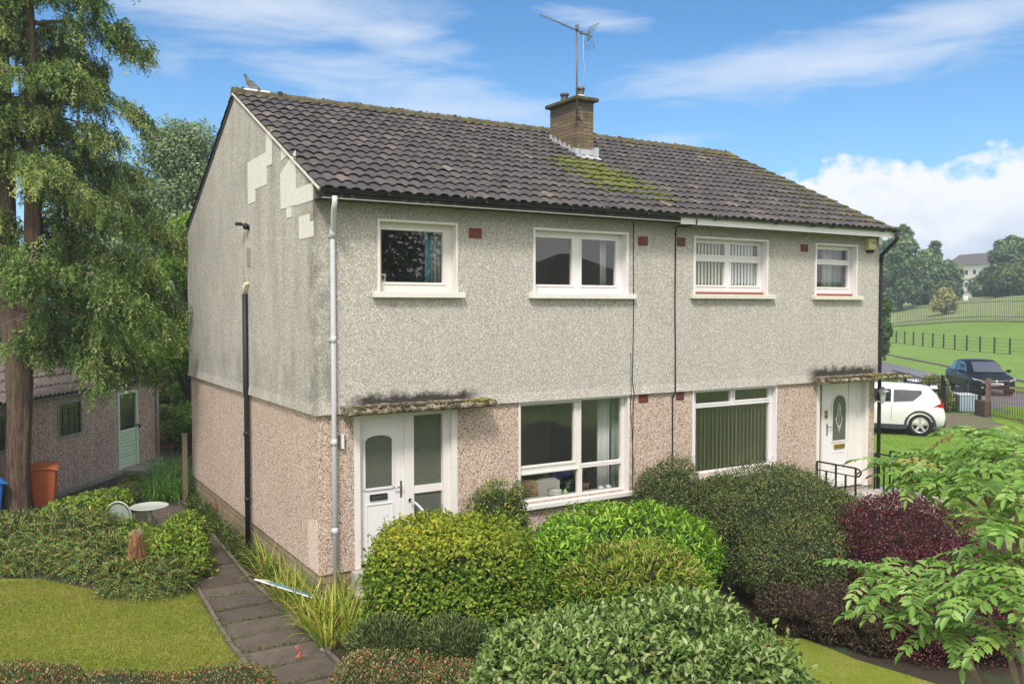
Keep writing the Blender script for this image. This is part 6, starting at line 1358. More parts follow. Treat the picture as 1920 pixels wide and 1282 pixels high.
# board lying in the irises
A_ = on(487, 1086, 2, -.20); B_ = on(600, 1122, 2, -.30); d = nrm_(B_-A_); vv = nrm_((A_+B_)/2-CAM); sx = nrm_(vv-d*(vv@d)); nb = np.cross(sx, d); nb = nb if nb[2] > 0 else -nb; sx = nrm_(sx*cos(.16)+nb*sin(.16)); nb = np.cross(sx, d); nb = nb if nb[2] > 0 else -nb
b = MB(); Lb = np.linalg.norm(B_-A_); b.obox((A_+B_)/2, d, sx, nb, Lb/2, .12, .008, 0); b.obox((A_+B_)/2+nb*.0095+d*.06, d, sx, nb, Lb/2-.12, .10, .001, 1)
tag(b.build('sale_board', [M_WHITE, simple('sky_blue_print', (.05, .34, .58), .4)], loc=tuple((A_+B_)/2)), 'fallen blue and white board lying in the iris clump', 'sign board')
# terracotta ornament, stone, wooden log by the step
p_ = on(560, 1232, 2, GZ+.03); b = MB()
b.tube([p_+(-.05, -.02, .0), p_+(0, 0, .015), p_+(.03, .02, .05), p_+(0, .03, .09), p_+(-.02, .03, .14)], [.012, .03, .022, .02, .026], 8); b.obox(p_+(.02, .0, .01), (1, .5, 0), (-.5, 1, 0), up3, .06, .035, .012)
tag(b.build('terracotta_ornament', simple('salmon_terracotta', (.36, .11, .08), .8, .2, 20), loc=tuple(p_)), 'small broken salmon terracotta piece on the path slabs', 'ornament')
p_ = on(683, 1140, 2, GZ); b = MB(); V = []; n = 14
for i, (z, r_) in enumerate(((0, .13), (.1, .14), (.2, .13), (.26, .11), (.29, .05))):
    for k in range(n): a = 2*pi*k/n; V.append(p_+np.array([cos(a)*r_*(1+.12*sin(3*a)), sin(a)*r_*(1+.1*cos(2*a+i)), z]))
b.add(V, [(i*n+k, i*n+(k+1) % n, (i+1)*n+(k+1) % n, (i+1)*n+k) for i in range(4) for k in range(n)]+[tuple(range(4*n, 5*n))], 0, True)
tag(b.build('log_section', tree_bark('old_log', (.06, .035, .025), (.16, .10, .07)), loc=tuple(p_)), 'upright dark log section by the door step', 'log')
for k, (x, y, s_, lab) in enumerate(((395, 1085, .05, 'small stone at the path edge below the honeysuckle'), (610, 1218, .07, 'grey stone in the bed edge under the iris'), (665, 1245, .06, 'grey stone beside the path under the juniper'))):
    p_ = on(x, y, 2, GZ+.02); b = MB(); b.sphere(p_, (s_*1.3, s_, s_*.6), 9, 6); tag(b.build('stone', M_CONC, loc=tuple(p_)), lab, 'stone', 'stones beside the path')

# ================================================================ PIGEON on the ridge
m_, t = mat('pigeon_feathers'); pos = t.n('ShaderNodeNewGeometry').outputs['Position']
sp = t.n('ShaderNodeSeparateXYZ', {0: pos}); nz = t.noise(pos, 60, 3)
c = t.ramp(t.m('ADD', t.m('MULTIPLY', t.m('SUBTRACT', sp.outputs[2], 8.05), 3.4), t.m('MULTIPLY', nz, .12)), [(0.0, (.60, .58, .55)), (.18, (.20, .20, .20)), (.5, (.20, .15, .145)), (.75, (.10, .11, .13)), (1, (.07, .085, .11))])
t.n('ShaderNodeOutputMaterial', {0: t.n('ShaderNodeBsdfPrincipled', {'Base Color': c, 'Roughness': .7})}); M_PIG = m_
pg = empty('pigeon', (.30, D/2, ZR+.09), 'grey wood pigeon standing on the left end of the ridge', 'bird')
b = MB(); O = np.array([.30, D/2, ZR+.09])
path = [(-.205, 0, .335), (-.185, 0, .345), (-.155, 0, .335), (-.135, 0, .29), (-.115, 0, .24), (-.08, 0, .18), (-.02, 0, .13), (.06, 0, .10), (.13, 0, .065), (.2, 0, .03), (.29, 0, -.01)]
rad = [.012, .032, .034, .032, .045, .072, .085, .075, .05, .03, .012]
b.tube([O+np.array(p) for p in path], rad, 14); b.build('body', M_PIG, pg)
M_WING = simple('slate_wing', (.11, .125, .14), .7, .25, 30)
for s_ in (-1, 1):
    b = MB(); V = []
    for i, (x, z, hh) in enumerate(((-.09, .19, .03), (-.03, .165, .06), (.05, .125, .06), (.13, .075, .04), (.22, .025, .018), (.27, .0, .004))):
        for k in range(5): a = -1+2*k/4; V.append(O+np.array([x, s_*(.075-.012*i+.012*(1-a*a)), z+hh*a*.9]))
    b.grid(V, 6, 5); b.grid([v-np.array([0, s_*.012, 0]) for v in V], 6, 5); b.build('wing', M_WING, pg)
b = MB(); b.tube([O+np.array((-.208, 0, .338)), O+np.array((-.238, 0, .325))], [.009, .002], 6); b.build('beak', simple('orange_beak', (.50, .26, .08), .5), pg)
for s_ in (-1, 1):
    b = MB(); b.tube([O+np.array((-.02, s_*.03, .07)), O+np.array((-.02, s_*.03, -.005)), O+np.array((-.06, s_*.03, -.01))], .006, 5); b.build('leg', simple('red_leg', (.3, .08, .06), .6), pg)
b = MB(); b.tube([O+np.array((.13, -.012, .035)), O+np.array((.30, -.012, -.025))], [.02, .012], 8); b.build('tail', M_BLACK, pg)
pg.scale = (.74, .74, .74)
# white droppings mark on the ridge is paint on the ridge tile
b = MB(); V = [(x, D/2+.112*sin(a)*-1, ZR-.02+.118*cos(a)) for x in np.linspace(.12, .62, 8) for a in np.linspace(-.5, .9, 7)]
b.grid(V, 8, 7); b.build('white_mark', M_WHITE, roof)

# ================================================================ INSIDE THE LIVING ROOM WINDOW
tbx = empty('low_table', (4.3, 1.1, .02), 'dark brown table inside the left living room window', 'table')
M_DKW = simple('brown_wood', (.12, .05, .025), .4, .25, 6)
b = MB(); b.box(3.35, 5.6, .32, 1.5, .50, .53); b.build('tabletop', M_DKW, tbx)
for x in (3.4, 5.55):
    for y in (.38, 1.44): b = MB(); b.box(x-.03, x+.03, y-.03, y+.03, .022, .50); b.build('leg', M_DKW, tbx)
M_CARD = simple('cardboard', (.40, .29, .18), .9, .1, 6); M_CARDW = simple('white_card', (.58, .52, .50), .8, .08, 6)
def ctext(body, size, m_, parent, M4):
    cu = bpy.data.curves.new('t', 'FONT'); cu.body = body; cu.size = size; cu.extrude = .0008; cu.align_x = 'CENTER'; cu.align_y = 'CENTER'
    to = bpy.data.objects.new('t', cu); COL.objects.link(to); dg = bpy.context.evaluated_depsgraph_get(); me = bpy.data.meshes.new_from_object(to.evaluated_get(dg)); bpy.data.objects.remove(to)
    me.materials.clear(); me.materials.append(m_); mo = bpy.data.objects.new('lettering', me); COL.objects.link(mo); mo.parent = parent; mo.matrix_local = M4; return mo
bx = empty('cardboard_box', (4.05, .75, .53), 'brown cardboard box with dark lettering behind the lower left pane', 'box')
dC = np.array([cos(-.25), sin(-.25), 0]); nC = np.array([dC[1], -dC[0], 0])
b = MB(); b.obox((4.05, .75, .68), dC, nC, up3, .17, .13, .15); b.build('carton', M_CARD, bx)
M_INK = simple('dark_ink', (.03, .03, .03), .7)
ctext('ELLES', .085, M_INK, bx, Matrix.Translation(Vector(np.array([0, 0, .22])+nC*.1315)) @ Matrix.Rotation(-.25, 4, 'Z') @ Matrix.Rotation(pi/2, 4, 'X'))
b = MB()
for k, w_ in enumerate((.09, .11, .06)): b.obox(np.array([4.03, .75, .69-k*.045])+nC*.1305, dC, nC, up3, w_, .001, .007)
b.build('printed_line', M_INK, bx)
bx = empty('carton', (4.52, .80, .53), 'white carton with dark blue label beside the cardboard box', 'box')
b = MB(); b.obox((4.50, .80, .67), dC, nC, up3, .22, .14, .14); b.build('carton_body', M_CARDW, bx)
b = MB(); b.obox(np.array([4.60, .80-.0, .66])+nC*.139-(0, .02, 0), dC, nC, up3, .065, .004, .04); b.build('label_patch', simple('navy_label', (.015, .03, .08), .5), bx)
def bag(c, r, m_, name, lab):
    b = MB(); n, m = 16, 10; V = []
    for i in range(m+1):
        th = pi*i/m
        for k in range(n+1):
            ph = 2*pi*(k % n)/n; q = 1+.18*sin(3*ph+th*4)+.10*sin(5*ph-th*6); V.append((c[0]+r[0]*sin(th)*cos(ph)*q, c[1]+r[1]*sin(th)*sin(ph)*q, c[2]-r[2]*cos(th)*(1+.05*sin(ph*3))))
    b.grid(V, m+1, n+1); tag(b.build(name, m_, loc=c), lab, name.split('_')[-1])
bag((4.25, 1.0, .92), (.30, .2, .11), simple('black_cloth', (.012, .012, .015), .8), 'black_bag', 'slumped black bag lying over the cardboard box')
bag((4.95, .95, .86), (.22, .2, .15), simple('blue_cloth', (.02, .04, .13), .8, .5, 8, dirt=((.30, .03, .04), 5, .55)), 'clothes_bag', 'dark blue and red clothes bag in the middle of the window')
bag((5.28, 1.0, .88), (.2, .2, .22), simple('clear_green_bag', (.17, .26, .10), .3, .5, 6, dirt=((.40, .62, .12), 5, .5)), 'green_bag', 'shiny green and grey bag beside the white curtain')
b = MB(); b.lathe((4.95, .62, .53), [(.10, 0), (.13, .02), (.15, .24), (.14, .24), (.12, .03)], 4, smooth=False); tag(b.build('patterned_basket', simple('patterned_basket', (.02, .035, .03), .6, .3, 5, dirt=((.6, .62, .6), 16, .55)), loc=(4.95, .62, .53)), 'black and white patterned basket beside the carton', 'basket')
b = MB(); b.lathe((5.22, .62, .53), [(.12, 0), (.13, .02), (.15, .16), (.14, .16), (.11, .03)], 4, smooth=False); tag(b.build('patterned_basket', simple('brown_basket', (.20, .15, .11), .6, .3, 5, dirt=((.5, .46, .4), 12, .55)), loc=(5.22, .62, .53)), 'brown and cream tub below the green bag', 'basket')
b = MB(); b.lathe((4.36, .30, .62), [(.05, 0), (.12, .02), (.125, .09), (.115, .09), (.11, .03), (.01, .03)], 24); b.lathe((4.36, .30, .71), [(.128, 0), (.13, .02), (.06, .04), (.01, .042)], 24); tag(b.build('plastic_tub', M_POTW, loc=(4.36, .30, .62)), 'round white lidded tub on the living room window sill', 'tub')
b = MB(); b.lathe((4.56, .27, .62), [(.045, 0), (.05, .06), (.02, .085), (.018, .11), (.008, .112)], 16); tag(b.build('green_bottle', simple('pale_green_soap', (.40, .66, .28), .4), loc=(4.56, .27, .62)), 'small pale green bottle beside the white tub', 'bottle')
for k, x in enumerate((5.33, 5.50)):
    b = MB(); b.lathe((x, .26, .62), [(.03, 0), (.042, .01), (.045, .075), (.04, .075), (.036, .02), (.005, .02)], 16); b.tube([(x+.042, .26, .68), (x+.07, .26, .67), (x+.068, .26, .645), (x+.04, .26, .64)], .006, 5); tag(b.build('white_mug', M_WHITE, loc=(x, .26, .62)), ['white mug on the sill nearer the green bag', 'white mug on the sill nearest the window corner'][k], 'mug', 'two mugs on the sill')
b = MB(); b.box(3.40, 5.72, .16, .44, .595, .619); b.build('window_board', M_OLDW, house)
b = MB(); b.box(3.75, 4.05, 3.27, 3.295, 1.62, 1.98); tag(b.build('wall_picture', simple('dark_picture', (.012, .012, .014), .4), loc=(3.9, 3.28, 1.8)), 'small dark picture on the back wall of the left living room', 'picture')
b = MB(); b.box(1.06, 1.16, .20, .215, 4.31, 4.43); b.lathe((1.11, .20, 4.37), [(.035, 0), (.035, .006)], 14, 1, ax=np.array([(1, 0, 0), (0, 0, 1), (0, -1, 0)], float)); tag(b.build('window_ornament', [M_OLDW, simple('dark_brass2', (.18, .13, .03), .5)], loc=(1.11, .2, 4.31)), 'small square ornament in the corner of the upstairs left window', 'ornament')

# ================================================================ CARS
def carmats(col, name): return simple(name, col, .3, .02, 3, spec=.5 if col[0] > .1 else .22, coat=.15 if col[0] > .1 else 0)
M_TYRE = simple('tyre_rubber', (.018, .018, .018), .85, .1, 20); M_RIM = simple('silver_alloy', (.62, .62, .62), .3, .05, 5, metal=.4)
M_LENS = simple('clear_lens', (.55, .58, .60), .1, .1, 5, spec=.8); M_RED = simple('red_lens', (.45, .02, .02), .2, .1, 5); M_CLAD2 = simple('dark_grey_cladding', (.05, .055, .06), .6, .1, 5)
def car(name, label, loc, head, secs, house_, colm, wheels, side_glass, ends, extras, zoff=0):
    """secs: lower body stations (x, half width, z bottom, z shoulder, z top, half width at top); house_: greenhouse stations (x, half width at belt, z belt, half width at roof, z roof)"""
    L0 = np.array(loc, float); ca, sa = head; T = lambda x, y, z: L0+np.array([ca*x-sa*y, sa*x+ca*y, z])
    r = empty(name, tuple(loc), label, 'car'); b = MB(); V = []; n = 0
    for (x, w_, zb, zs, zt_, wt) in secs:
        ring_ = [(-w_*.86, zb), (-w_*.97, zb+.06), (-w_, zb+(zs-zb)*.45), (-w_*.985, zs-.06), (-w_*.955, zs), (-wt, zs+(zt_-zs)*.75), (-wt*.55, zt_), (0, zt_+.012)]
        ring_ = ring_+[(-y, z) for y, z in ring_[-2::-1]]; n = len(ring_); V += [T(x, y, z) for y, z in ring_]
    b.grid(V, len(secs), n); b.add(V[:n], [tuple(range(n))[::-1]]); b.add(V[-n:], [tuple(range(n))])
    b.add([V[i*n] for i in range(len(secs))]+[V[i*n+n-1] for i in range(len(secs))][::-1], [tuple(range(2*len(secs)))])
    body = b.build('body', colm, r)
    md = body.modifiers.new('e', 'EDGE_SPLIT'); md.split_angle = radians(50)
    b = MB(); V = []; m = 0
    for (x, wb, zb, wr, zr) in house_:
        ring_ = [(-wb, zb), (-wb*.55-wr*.45, zb+(zr-zb)*.55), (-wr-.012, zr-.06), (-wr*.93, zr-.015), (-wr*.6, zr+.008), (0, zr+.018)]; ring_ = ring_+[(-y, z) for y, z in ring_[-2::-1]]; m = len(ring_); V += [T(x, y, z) for y, z in ring_]
    b.grid(V, len(house_), m); b.add(V[:m], [tuple(range(m))[::-1]]); b.add(V[-m:], [tuple(range(m))]); b.build('cabin', colm, r)
    H = np.array(house_); fi = lambda x, k: np.interp(x, H[:, 0], H[:, k])
    for (lab, poly) in side_glass:
        for s_ in (-1, 1):
            P_ = []
            for x, z in poly:
                zb, zr, wb, wr = fi(x, 2), fi(x, 4), fi(x, 1), fi(x, 3); mid = wb*.55+wr*.45; u = (z-zb)/(zr-.06-zb+1e-6)
                y = np.interp(u, [0, .55*(zr-zb)/(zr-.06-zb), 1], [wb, mid, wr+.012]); P_.append(T(x, s_*(y+.006), z))
            b = MB(); b.add([p+(T(0, s_*.026, 0)-L0) for p in P_], [tuple(range(len(P_)))]); b.build('side_window', M_CARGLASS, r)
    for nm, pts, m_ in ends:
        P_ = [T(*p) for p in pts]; b = MB(); b.add(P_, [tuple(range(len(P_)))]); o = b.build(nm, m_, r)
    for x, R, wy in wheels:
        for s_ in (-1, 1):
            ax = np.array([(-ca*0+ca, sa, 0), (0, 0, 1), (-sa*s_, ca*s_, 0)]); c_ = T(x, s_*(wy-.20), R)
            b = MB(); b.lathe(c_, [(R*.62, .02), (R*.93, .0), (R, .03), (R, .19), (R*.94, .215), (R*.70, .205), (R*.68, .16)], 28, ax=ax); wo = b.build('wheel', M_TYRE, r)
            b = MB(); b.lathe(c_, [(R*.68, .10), (R*.70, .205), (R*.66, .212), (R*.63, .15)], 28, 0, ax=ax); b.lathe(c_, [(R*.62, .09), (R*.62, .10)], 20, 1, ax=ax)
            for k in range(5):
                a = 2*pi*k/5+.3; e1 = ax[0]*cos(a)+ax[1]*sin(a); e2 = -ax[0]*sin(a)+ax[1]*cos(a)
                b.prism([c_+ax[2]*.17+e1*R*.10-e2*R*.11, c_+ax[2]*.185+e1*R*.64-e2*R*.09, c_+ax[2]*.185+e1*R*.64+e2*R*.09, c_+ax[2]*.17+e1*R*.10+e2*R*.11], tuple(ax[2]*.02))
            b.lathe(c_, [(R*.14, .15), (R*.13, .20)], 14, 0, ax=ax); b.build('rim', [M_RIM if 'white' in label else M_RIMD, M_BLACK], wo)
            b = MB(); b.lathe(T(x, s_*(wy-.22), R), [(R*1.10, 0), (R*1.10, .185)], 30, ax=ax); b.build('wheel_arch', M_BLACK, r)
    extras(r, T, (ca, sa)); return r
M_RIMD = simple('dark_alloy', (.16, .16, .16), .35, .05, 5, metal=.6)
# white crossover, seen from its right flank, nose hidden by the house
hd = nrm_(np.array([-.56, .83])); RW = on(1724, 806, 2, -.13)
sy = np.array([-hd[1], hd[0]]); wloc = RW[:2]+hd*1.33+sy*.74
wz = height(RW[0], RW[1])+.02
def wx(r, T, h):
    ca, sa = h
    for s_ in (-1, 1):
        for x in (-1.33, 1.25):
            R = .345; b = MB(); V = []
            for i in range(19):
                a = -.12+(pi+.24)*i/18
                for rr, yy in ((R*1.10, .885), (R*1.15, .898), (R*1.33, .888), (R*1.34, .86)): V.append(T(x+cos(a)*rr, s_*yy, R+sin(a)*rr))
            b.grid(V, 19, 4); b.build('arch_trim', M_CLAD2, r)
        b = MB(); b.obox(T(-.04, s_*.86, .27), (ca, sa, 0), (-sa, ca, 0), up3, .86, .035, .07); b.build('sill_trim', M_CLAD2, r)
        b = MB(); b.sphere(T(.72, s_*.98, 1.05), (.09, .09, .07), 10, 7); b.build('mirror', M_WCAR, r)
        b = MB(); V = []
        for i in range(7):
            u = i/6; x = -1.98+.30*u; y = s_*(.70+.16*u**.6)
            for k in range(4): V.append(T(x-.012, y+s_*.012, .90+.02*u+(k/3)*.15*(1-u**1.6)*1.0))
        b.grid(V, 7, 4); b.build('tail_light', M_RED, r)
        b = MB(); b.obox(T(-1.10, s_*.905, 1.0), (ca, sa, 0), (-sa, ca, 0), up3, .0, .0, .0)
    b = MB(); b.obox(T(-1.93, 0, .40), (ca, sa, 0), (-sa, ca, 0), up3, .13, .70, .12); b.build('rear_bumper', M_CLAD2, r, bevel=.04)
    b = MB(); b.prism([T(-1.62, y, z) for y, z in ((-.50, 1.47), (.50, 1.47), (.48, 1.50), (-.48, 1.50))], tuple(T(-.20, 0, 0.0)-T(0, 0, 0))); b.build('spoiler', M_WCAR, r, bevel=.01)
    for s_ in (-1, 1):
        b = MB(); b.tube([T(-.50, s_*.893, .46), T(-.50, s_*.897, .78), T(-.50, s_*.86, 1.0)], .004, 4); b.tube([T(.42, s_*.893, .36), T(.42, s_*.897, .78), T(.42, s_*.86, 1.0)], .004, 4); b.build('door_seam', M_BLACK, r)
M_WCAR = carmats((.80, .80, .78), 'white_car_paint')
car('white_car', 'white compact crossover parked in the drive, its rear showing beside the house', (wloc[0], wloc[1], wz), hd,
    [(-2.05, .60, .46, .62, .68, .50), (-2.01, .78, .34, .70, .80, .60), (-1.93, .83, .30, .86, .96, .62), (-1.80, .86, .29, .96, 1.08, .64), (-1.5, .885, .28, .99, 1.12, .70), (-1.1, .895, .28, 1.0, 1.08, .72), (-.7, .88, .26, .97, 1.03, .74), (0, .872, .25, .95, 1.0, .74), (.7, .872, .25, .95, 1.02, .72), (1.2, .885, .28, .94, 1.03, .68), (1.65, .86, .30, .88, .96, .60), (1.95, .78, .32, .74, .84, .5), (2.06, .62, .38, .62, .70, .4)],
    [(-1.90, .62, .98, .48, 1.10), (-1.80, .66, 1.0, .52, 1.28), (-1.62, .72, 1.02, .56, 1.46), (-1.35, .76, 1.02, .59, 1.52), (-.8, .79, 1.0, .61, 1.56), (-.2, .79, .98, .62, 1.57), (.25, .78, .98, .60, 1.53), (.62, .76, 1.0, .56, 1.34), (1.05, .70, 1.0, .50, 1.04)],
    M_WCAR, [(-1.33, .345, .89), (1.25, .345, .89)],
    [('rear', [(-1.38, 1.32), (-1.12, 1.09), (-.56, 1.05), (-.56, 1.43), (-1.36, 1.42)]), ('front', [(-.48, 1.05), (.62, 1.05), (.30, 1.38), (.05, 1.44), (-.48, 1.44)])],
    [('rear_window', [(-1.955, -.50, 1.06), (-1.955, .50, 1.06), (-1.70, .45, 1.43), (-1.70, -.45, 1.43)], M_CARGLASS), ('windscreen', [(1.10, -.58, 1.05), (1.10, .58, 1.05), (.42, .50, 1.47), (.42, -.50, 1.47)], M_CARGLASS)],
    wx)
# black hatchback on the road, facing the camera
hb = -T_; FW = on(1818, 738, 2, .17); syb = np.array([-hb[1], hb[0]]); bloc = FW[:2]-hb*1.30-syb*(-.80)
bz = height(bloc[0], bloc[1])+.02
M_BCAR = carmats((.012, .012, .014), 'black_car_paint')
def bxx(r, T, h):
    ca, sa = h
    for s_ in (-1, 1):
        b = MB(); b.prism([T(2.03, s_*.50, .64), T(1.88, s_*.80, .72), T(1.70, s_*.86, .77), T(1.86, s_*.82, .67), T(2.05, s_*.50, .60)], tuple(T(.012, s_*.012, .0)-T(0, 0, 0))); b.build('headlight', M_LENS, r)
        b = MB(); b.obox(T(2.08, s_*.62, .36), (ca, sa, 0), (-sa, ca, 0), up3, .02, .10, .02); b.build('fog_light', M_LENS, r)
        b = MB(); b.sphere(T(.72, s_*.98, .98), (.09, .11, .07), 10, 7); b.tube([T(.70, s_*.82, .94), T(.72, s_*.95, .95)], .02, 6); b.build('mirror', M_BCAR, r)
        b = MB(); b.tube([T(-1.0, s_*.885, .86), T(-.85, s_*.895, .86)], .012, 6); b.tube([T(.05, s_*.885, .84), T(.2, s_*.895, .84)], .012, 6); b.build('door_handle', M_RIM, r)
    b = MB(); b.prism([T(2.07, y, z) for y, z in ((-.62, .30), (.62, .30), (.52, .48), (-.52, .48))], tuple(T(.012, 0, 0)-T(0, 0, 0))); b.build('lower_grille', M_BLACK, r)
    b = MB(); b.tube([T(2.07, -.46, .655), T(2.10, -.2, .645), T(2.11, 0, .64), T(2.10, .2, .645), T(2.07, .46, .655)], .010, 6)
    b.lathe(T(2.10, 0, .625), [(.055, 0), (.05, .02), (.01, .026)], 18, ax=np.array([(-sa, ca, 0), (0, 0, 1), (ca, sa, 0)])); b.build('grille_badge', M_RIM, r)
    b = MB()
    for k in range(5): b.obox(T(2.085, 0, .54+k*.016), (ca, sa, 0), (-sa, ca, 0), up3, .006, .44, .003)
    b.build('grille', M_BLACK, r)
    b = MB(); b.obox(T(2.115, 0, .50), (ca, sa, 0), (-sa, ca, 0), up3, .006, .26, .056); pl = b.build('number_plate', simple('plate_white', (.72, .73, .70), .4), r)
    mo = ctext('BC22 LHD', .095, M_INK, pl, Matrix.Identity(4)); rz = atan2(sa, ca)
    mo.matrix_local = Matrix.Translation(Vector(T(2.1225, 0, .50)-L_loc)) @ Matrix.Rotation(rz+pi/2, 4, 'Z') @ Matrix.Rotation(pi/2, 4, 'X')
L_loc = np.array([bloc[0], bloc[1], bz])
car('black_car', 'black hatchback parked on the road facing the camera', (bloc[0], bloc[1], bz), hb,
    [(-2.02, .66, .40, .62, .70, .55), (-1.96, .80, .30, .80, .90, .66), (-1.75, .86, .26, .90, .99, .70), (-1.3, .885, .24, .91, .98, .72), (-.6, .88, .22, .89, .95, .74), (.3, .88, .22, .87, .94, .74), (.9, .885, .23, .86, .95, .72), (1.3, .885, .24, .82, .92, .70), (1.7, .86, .25, .75, .83, .66), (1.95, .78, .26, .66, .73, .58), (2.06, .66, .30, .56, .64, .50), (2.10, .50, .36, .50, .56, .4)],
    [(-1.92, .66, .90, .50, .97), (-1.72, .70, .93, .54, 1.16), (-1.35, .76, .93, .58, 1.34), (-.7, .79, .92, .61, 1.43), (-.1, .79, .92, .61, 1.445), (.35, .78, .92, .59, 1.41), (.75, .75, .92, .55, 1.22), (1.22, .68, .93, .48, .96)],
    M_BCAR, [(-1.28, .325, .88), (1.30, .325, .88)],
    [('rear', [(-1.5, 1.05), (-1.3, .97), (-.60, .96), (-.60, 1.34), (-1.1, 1.28)]), ('front', [(-.52, .96), (.80, .96), (.40, 1.28), (.1, 1.35), (-.52, 1.35)])],
    [('rear_window', [(-1.93, -.52, .99), (-1.93, .52, .99), (-1.45, .46, 1.32), (-1.45, -.46, 1.32)], M_CARGLASS), ('windscreen', [(1.25, -.62, .97), (1.25, .62, .97), (.52, .50, 1.37), (.52, -.50, 1.37)], M_SCREEN := glassmat('windscreen_glass', (.16, .18, .19), .38, .03))],
    bxx)

# ================================================================ GATE AND FENCES ACROSS THE DRIVE
M_RUST = simple('rusty_iron', (.17, .075, .045), .85, .3, 14)
GL = on(1770, 776, 2, -.08)[:2]; GM = on(1836, 781, 2, -.08)[:2]; GR = on(1852, 785, 2, -.08)[:2]
def irongate(name, lab, a, c_, h, n, m_, dip=0, posts=True, group=None):
    a = np.array([*a, height(*a)]); c_ = np.array([*c_, height(*c_)]); r = empty(name, tuple((a+c_)/2), lab, 'gate' if 'gate' in name else 'fence', group)
    tp = lambda u: a+(c_-a)*u+up3*(h-dip*sin(pi*u)); b = MB(); b.tube([tp(u) for u in np.linspace(0, 1, 12)], .018, 6); b.tube([tp(u)-up3*.15 for u in np.linspace(0, 1, 12)], .014, 6); b.build('top_rail', m_, r)
    b = MB(); b.bar(a+up3*.12, c_+up3*.12, .03, .03); b.build('bottom_rail', m_, r)
    for i in range(n): u = (i+.5)/n; b = MB(); p = a+(c_-a)*u; b.tube([p+up3*.12, tp(u)-up3*.02], .010, 5); b.build('bar', m_, r)
    if posts:
        for p in (a, c_): b = MB(); b.bar(p-up3*.1, p+up3*(h+.12), .09, .09, up=(0, 1, 0)); b.build('post', m_, r)
    return r
irongate('iron_gate', 'black iron double gate across the drive behind the white car', GL, GM, 1.15, 13, M_IRON, dip=.12)
GE = on(1960, 812, 2, -.08)[:2]
irongate('iron_fence', 'rusty brown iron railing from the pier to the right edge', GR, GE, 1.22, 34, M_RUST)
b = MB(); pm = on(1842, 783, 2, -.08); dm = nrm_(np.array([*(GR-GM), 0])); b.obox((pm[0], pm[1], height(pm[0], pm[1])+.26), dm, (-dm[1], dm[0], 0), up3, .38, .11, .34)
tag(b.build('pier_wall', simple('dark_render', (.10, .07, .055), .9, .3, 7, bump=.4), loc=(pm[0], pm[1], height(pm[0], pm[1])), bevel=.01), 'low dark rendered wall stub between gate and rusty railing', 'wall')
b = MB(); b.bar((*GR, -.5), (*GR, height(*GR)+1.42), .13, .13, up=(0, 1, 0)); tag(b.build('fence_post', simple('brown_post', (.20, .13, .10), .85, .3, 6), loc=(*GR, -.4)), 'thick brown post standing on the rendered wall stub', 'post')
PL = on(1672, 772, 2, -.08)[:2]; irongate('iron_fence', 'black iron railing left of the drive gate behind the white car roof', GL+(GL-GM)*.05, GL+(PL-GL)*.75, 1.35, 14, M_IRON)
# pickup-like trailer rail, blue van box glimpsed above the white car
pv = at(1722, 715, 34.5); q_ = height(pv[0], pv[1])
b = MB(); b.obox((pv[0], pv[1], q_+.62), (T_[0], T_[1], 0), (-T_[1], T_[0], 0), up3, .7, .35, .5); b.obox((pv[0], pv[1], q_+1.14), (T_[0], T_[1], 0), (-T_[1], T_[0], 0), up3, .74, .38, .03, 1)
tag(b.build('storage_box', [simple('blue_teal_box', (.07, .18, .26), .5, .15, 4), M_WHITE], loc=(pv[0], pv[1], q_), bevel=.01), 'blue green lidded box behind the white car roof', 'storage box')
a_ = at(1674, 694, 35.5); c_ = at(1742, 712, 34.2); r = empty('ornate_railing', tuple((a_+c_)/2), 'dark scroll topped railing beside the road behind the canopy end', 'fence')
b = MB(); b.tube([a_, c_], .02, 6); b.tube([a_-up3*.28, c_-up3*.28], .016, 6)
for i in range(9):
    p = a_+(c_-a_)*i/8; b.tube([p, (p[0], p[1], height(p[0], p[1])-.05)], .014, 5)
    if i < 8: p2 = p+(c_-a_)/16; b.tube([p2+np.array([.1*cos(t_)*T_[0], .1*cos(t_)*T_[1], -.14+.1*sin(t_)]) for t_ in np.linspace(0, 2*pi, 10)], .010, 5)
b.build('rail', M_IRON, r)
pb = at(1808, 768, 33.2); b = MB(); q_ = height(pb[0], pb[1]); b.obox((pb[0], pb[1], q_+.32), (T_[0], T_[1], 0), (-T_[1], T_[0], 0), up3, .42, .3, .32, 0); b.obox((pb[0], pb[1], q_+.66), (T_[0], T_[1], 0), (-T_[1], T_[0], 0), up3, .44, .32, .02, 1)
tag(b.build('recycling_box', [simple('pale_blue_box', (.34, .42, .50), .5, .1, 4), simple('grey_lid', (.55, .56, .56), .5)], loc=(pb[0], pb[1], q_), bevel=.01), 'pale blue grey lidded box seen through the drive gate', 'recycling box')
M_VARI = leafmat('variegated_leaves', [(0, (.08, .12, .03)), (.4, (.20, .27, .06)), (.7, (.36, .40, .12)), (1, (.60, .58, .32))], trans=.3)
def mgr(x0, x1, ytop, ybase, d, **k):
    p = at((x0+x1)/2, ybase, d); z0 = height(p[0], p[1]); zt_ = at((x0+x1)/2, ytop, d)[2]; rx = (x1-x0)/2*d/FPX; return Mound(p[0], p[1], z0, rx, rx*.85, zt_-z0, rot=-YAW, **k)
shrub('variegated_bush', 'cream and green speckled bush beside the drive gate', mgr(1724, 1784, 698, 770, 33.6, p=2.4, amp=.2, seed=71), 7000, .075, .045, M_VARI, depth=.3)
shrub('privet_hedge', 'green bush at the far left of the drive behind the white car', mgr(1640, 1700, 712, 770, 34.5, p=2.4, amp=.2, seed=72), 3000, .07, .04, M_DKG, depth=.3)
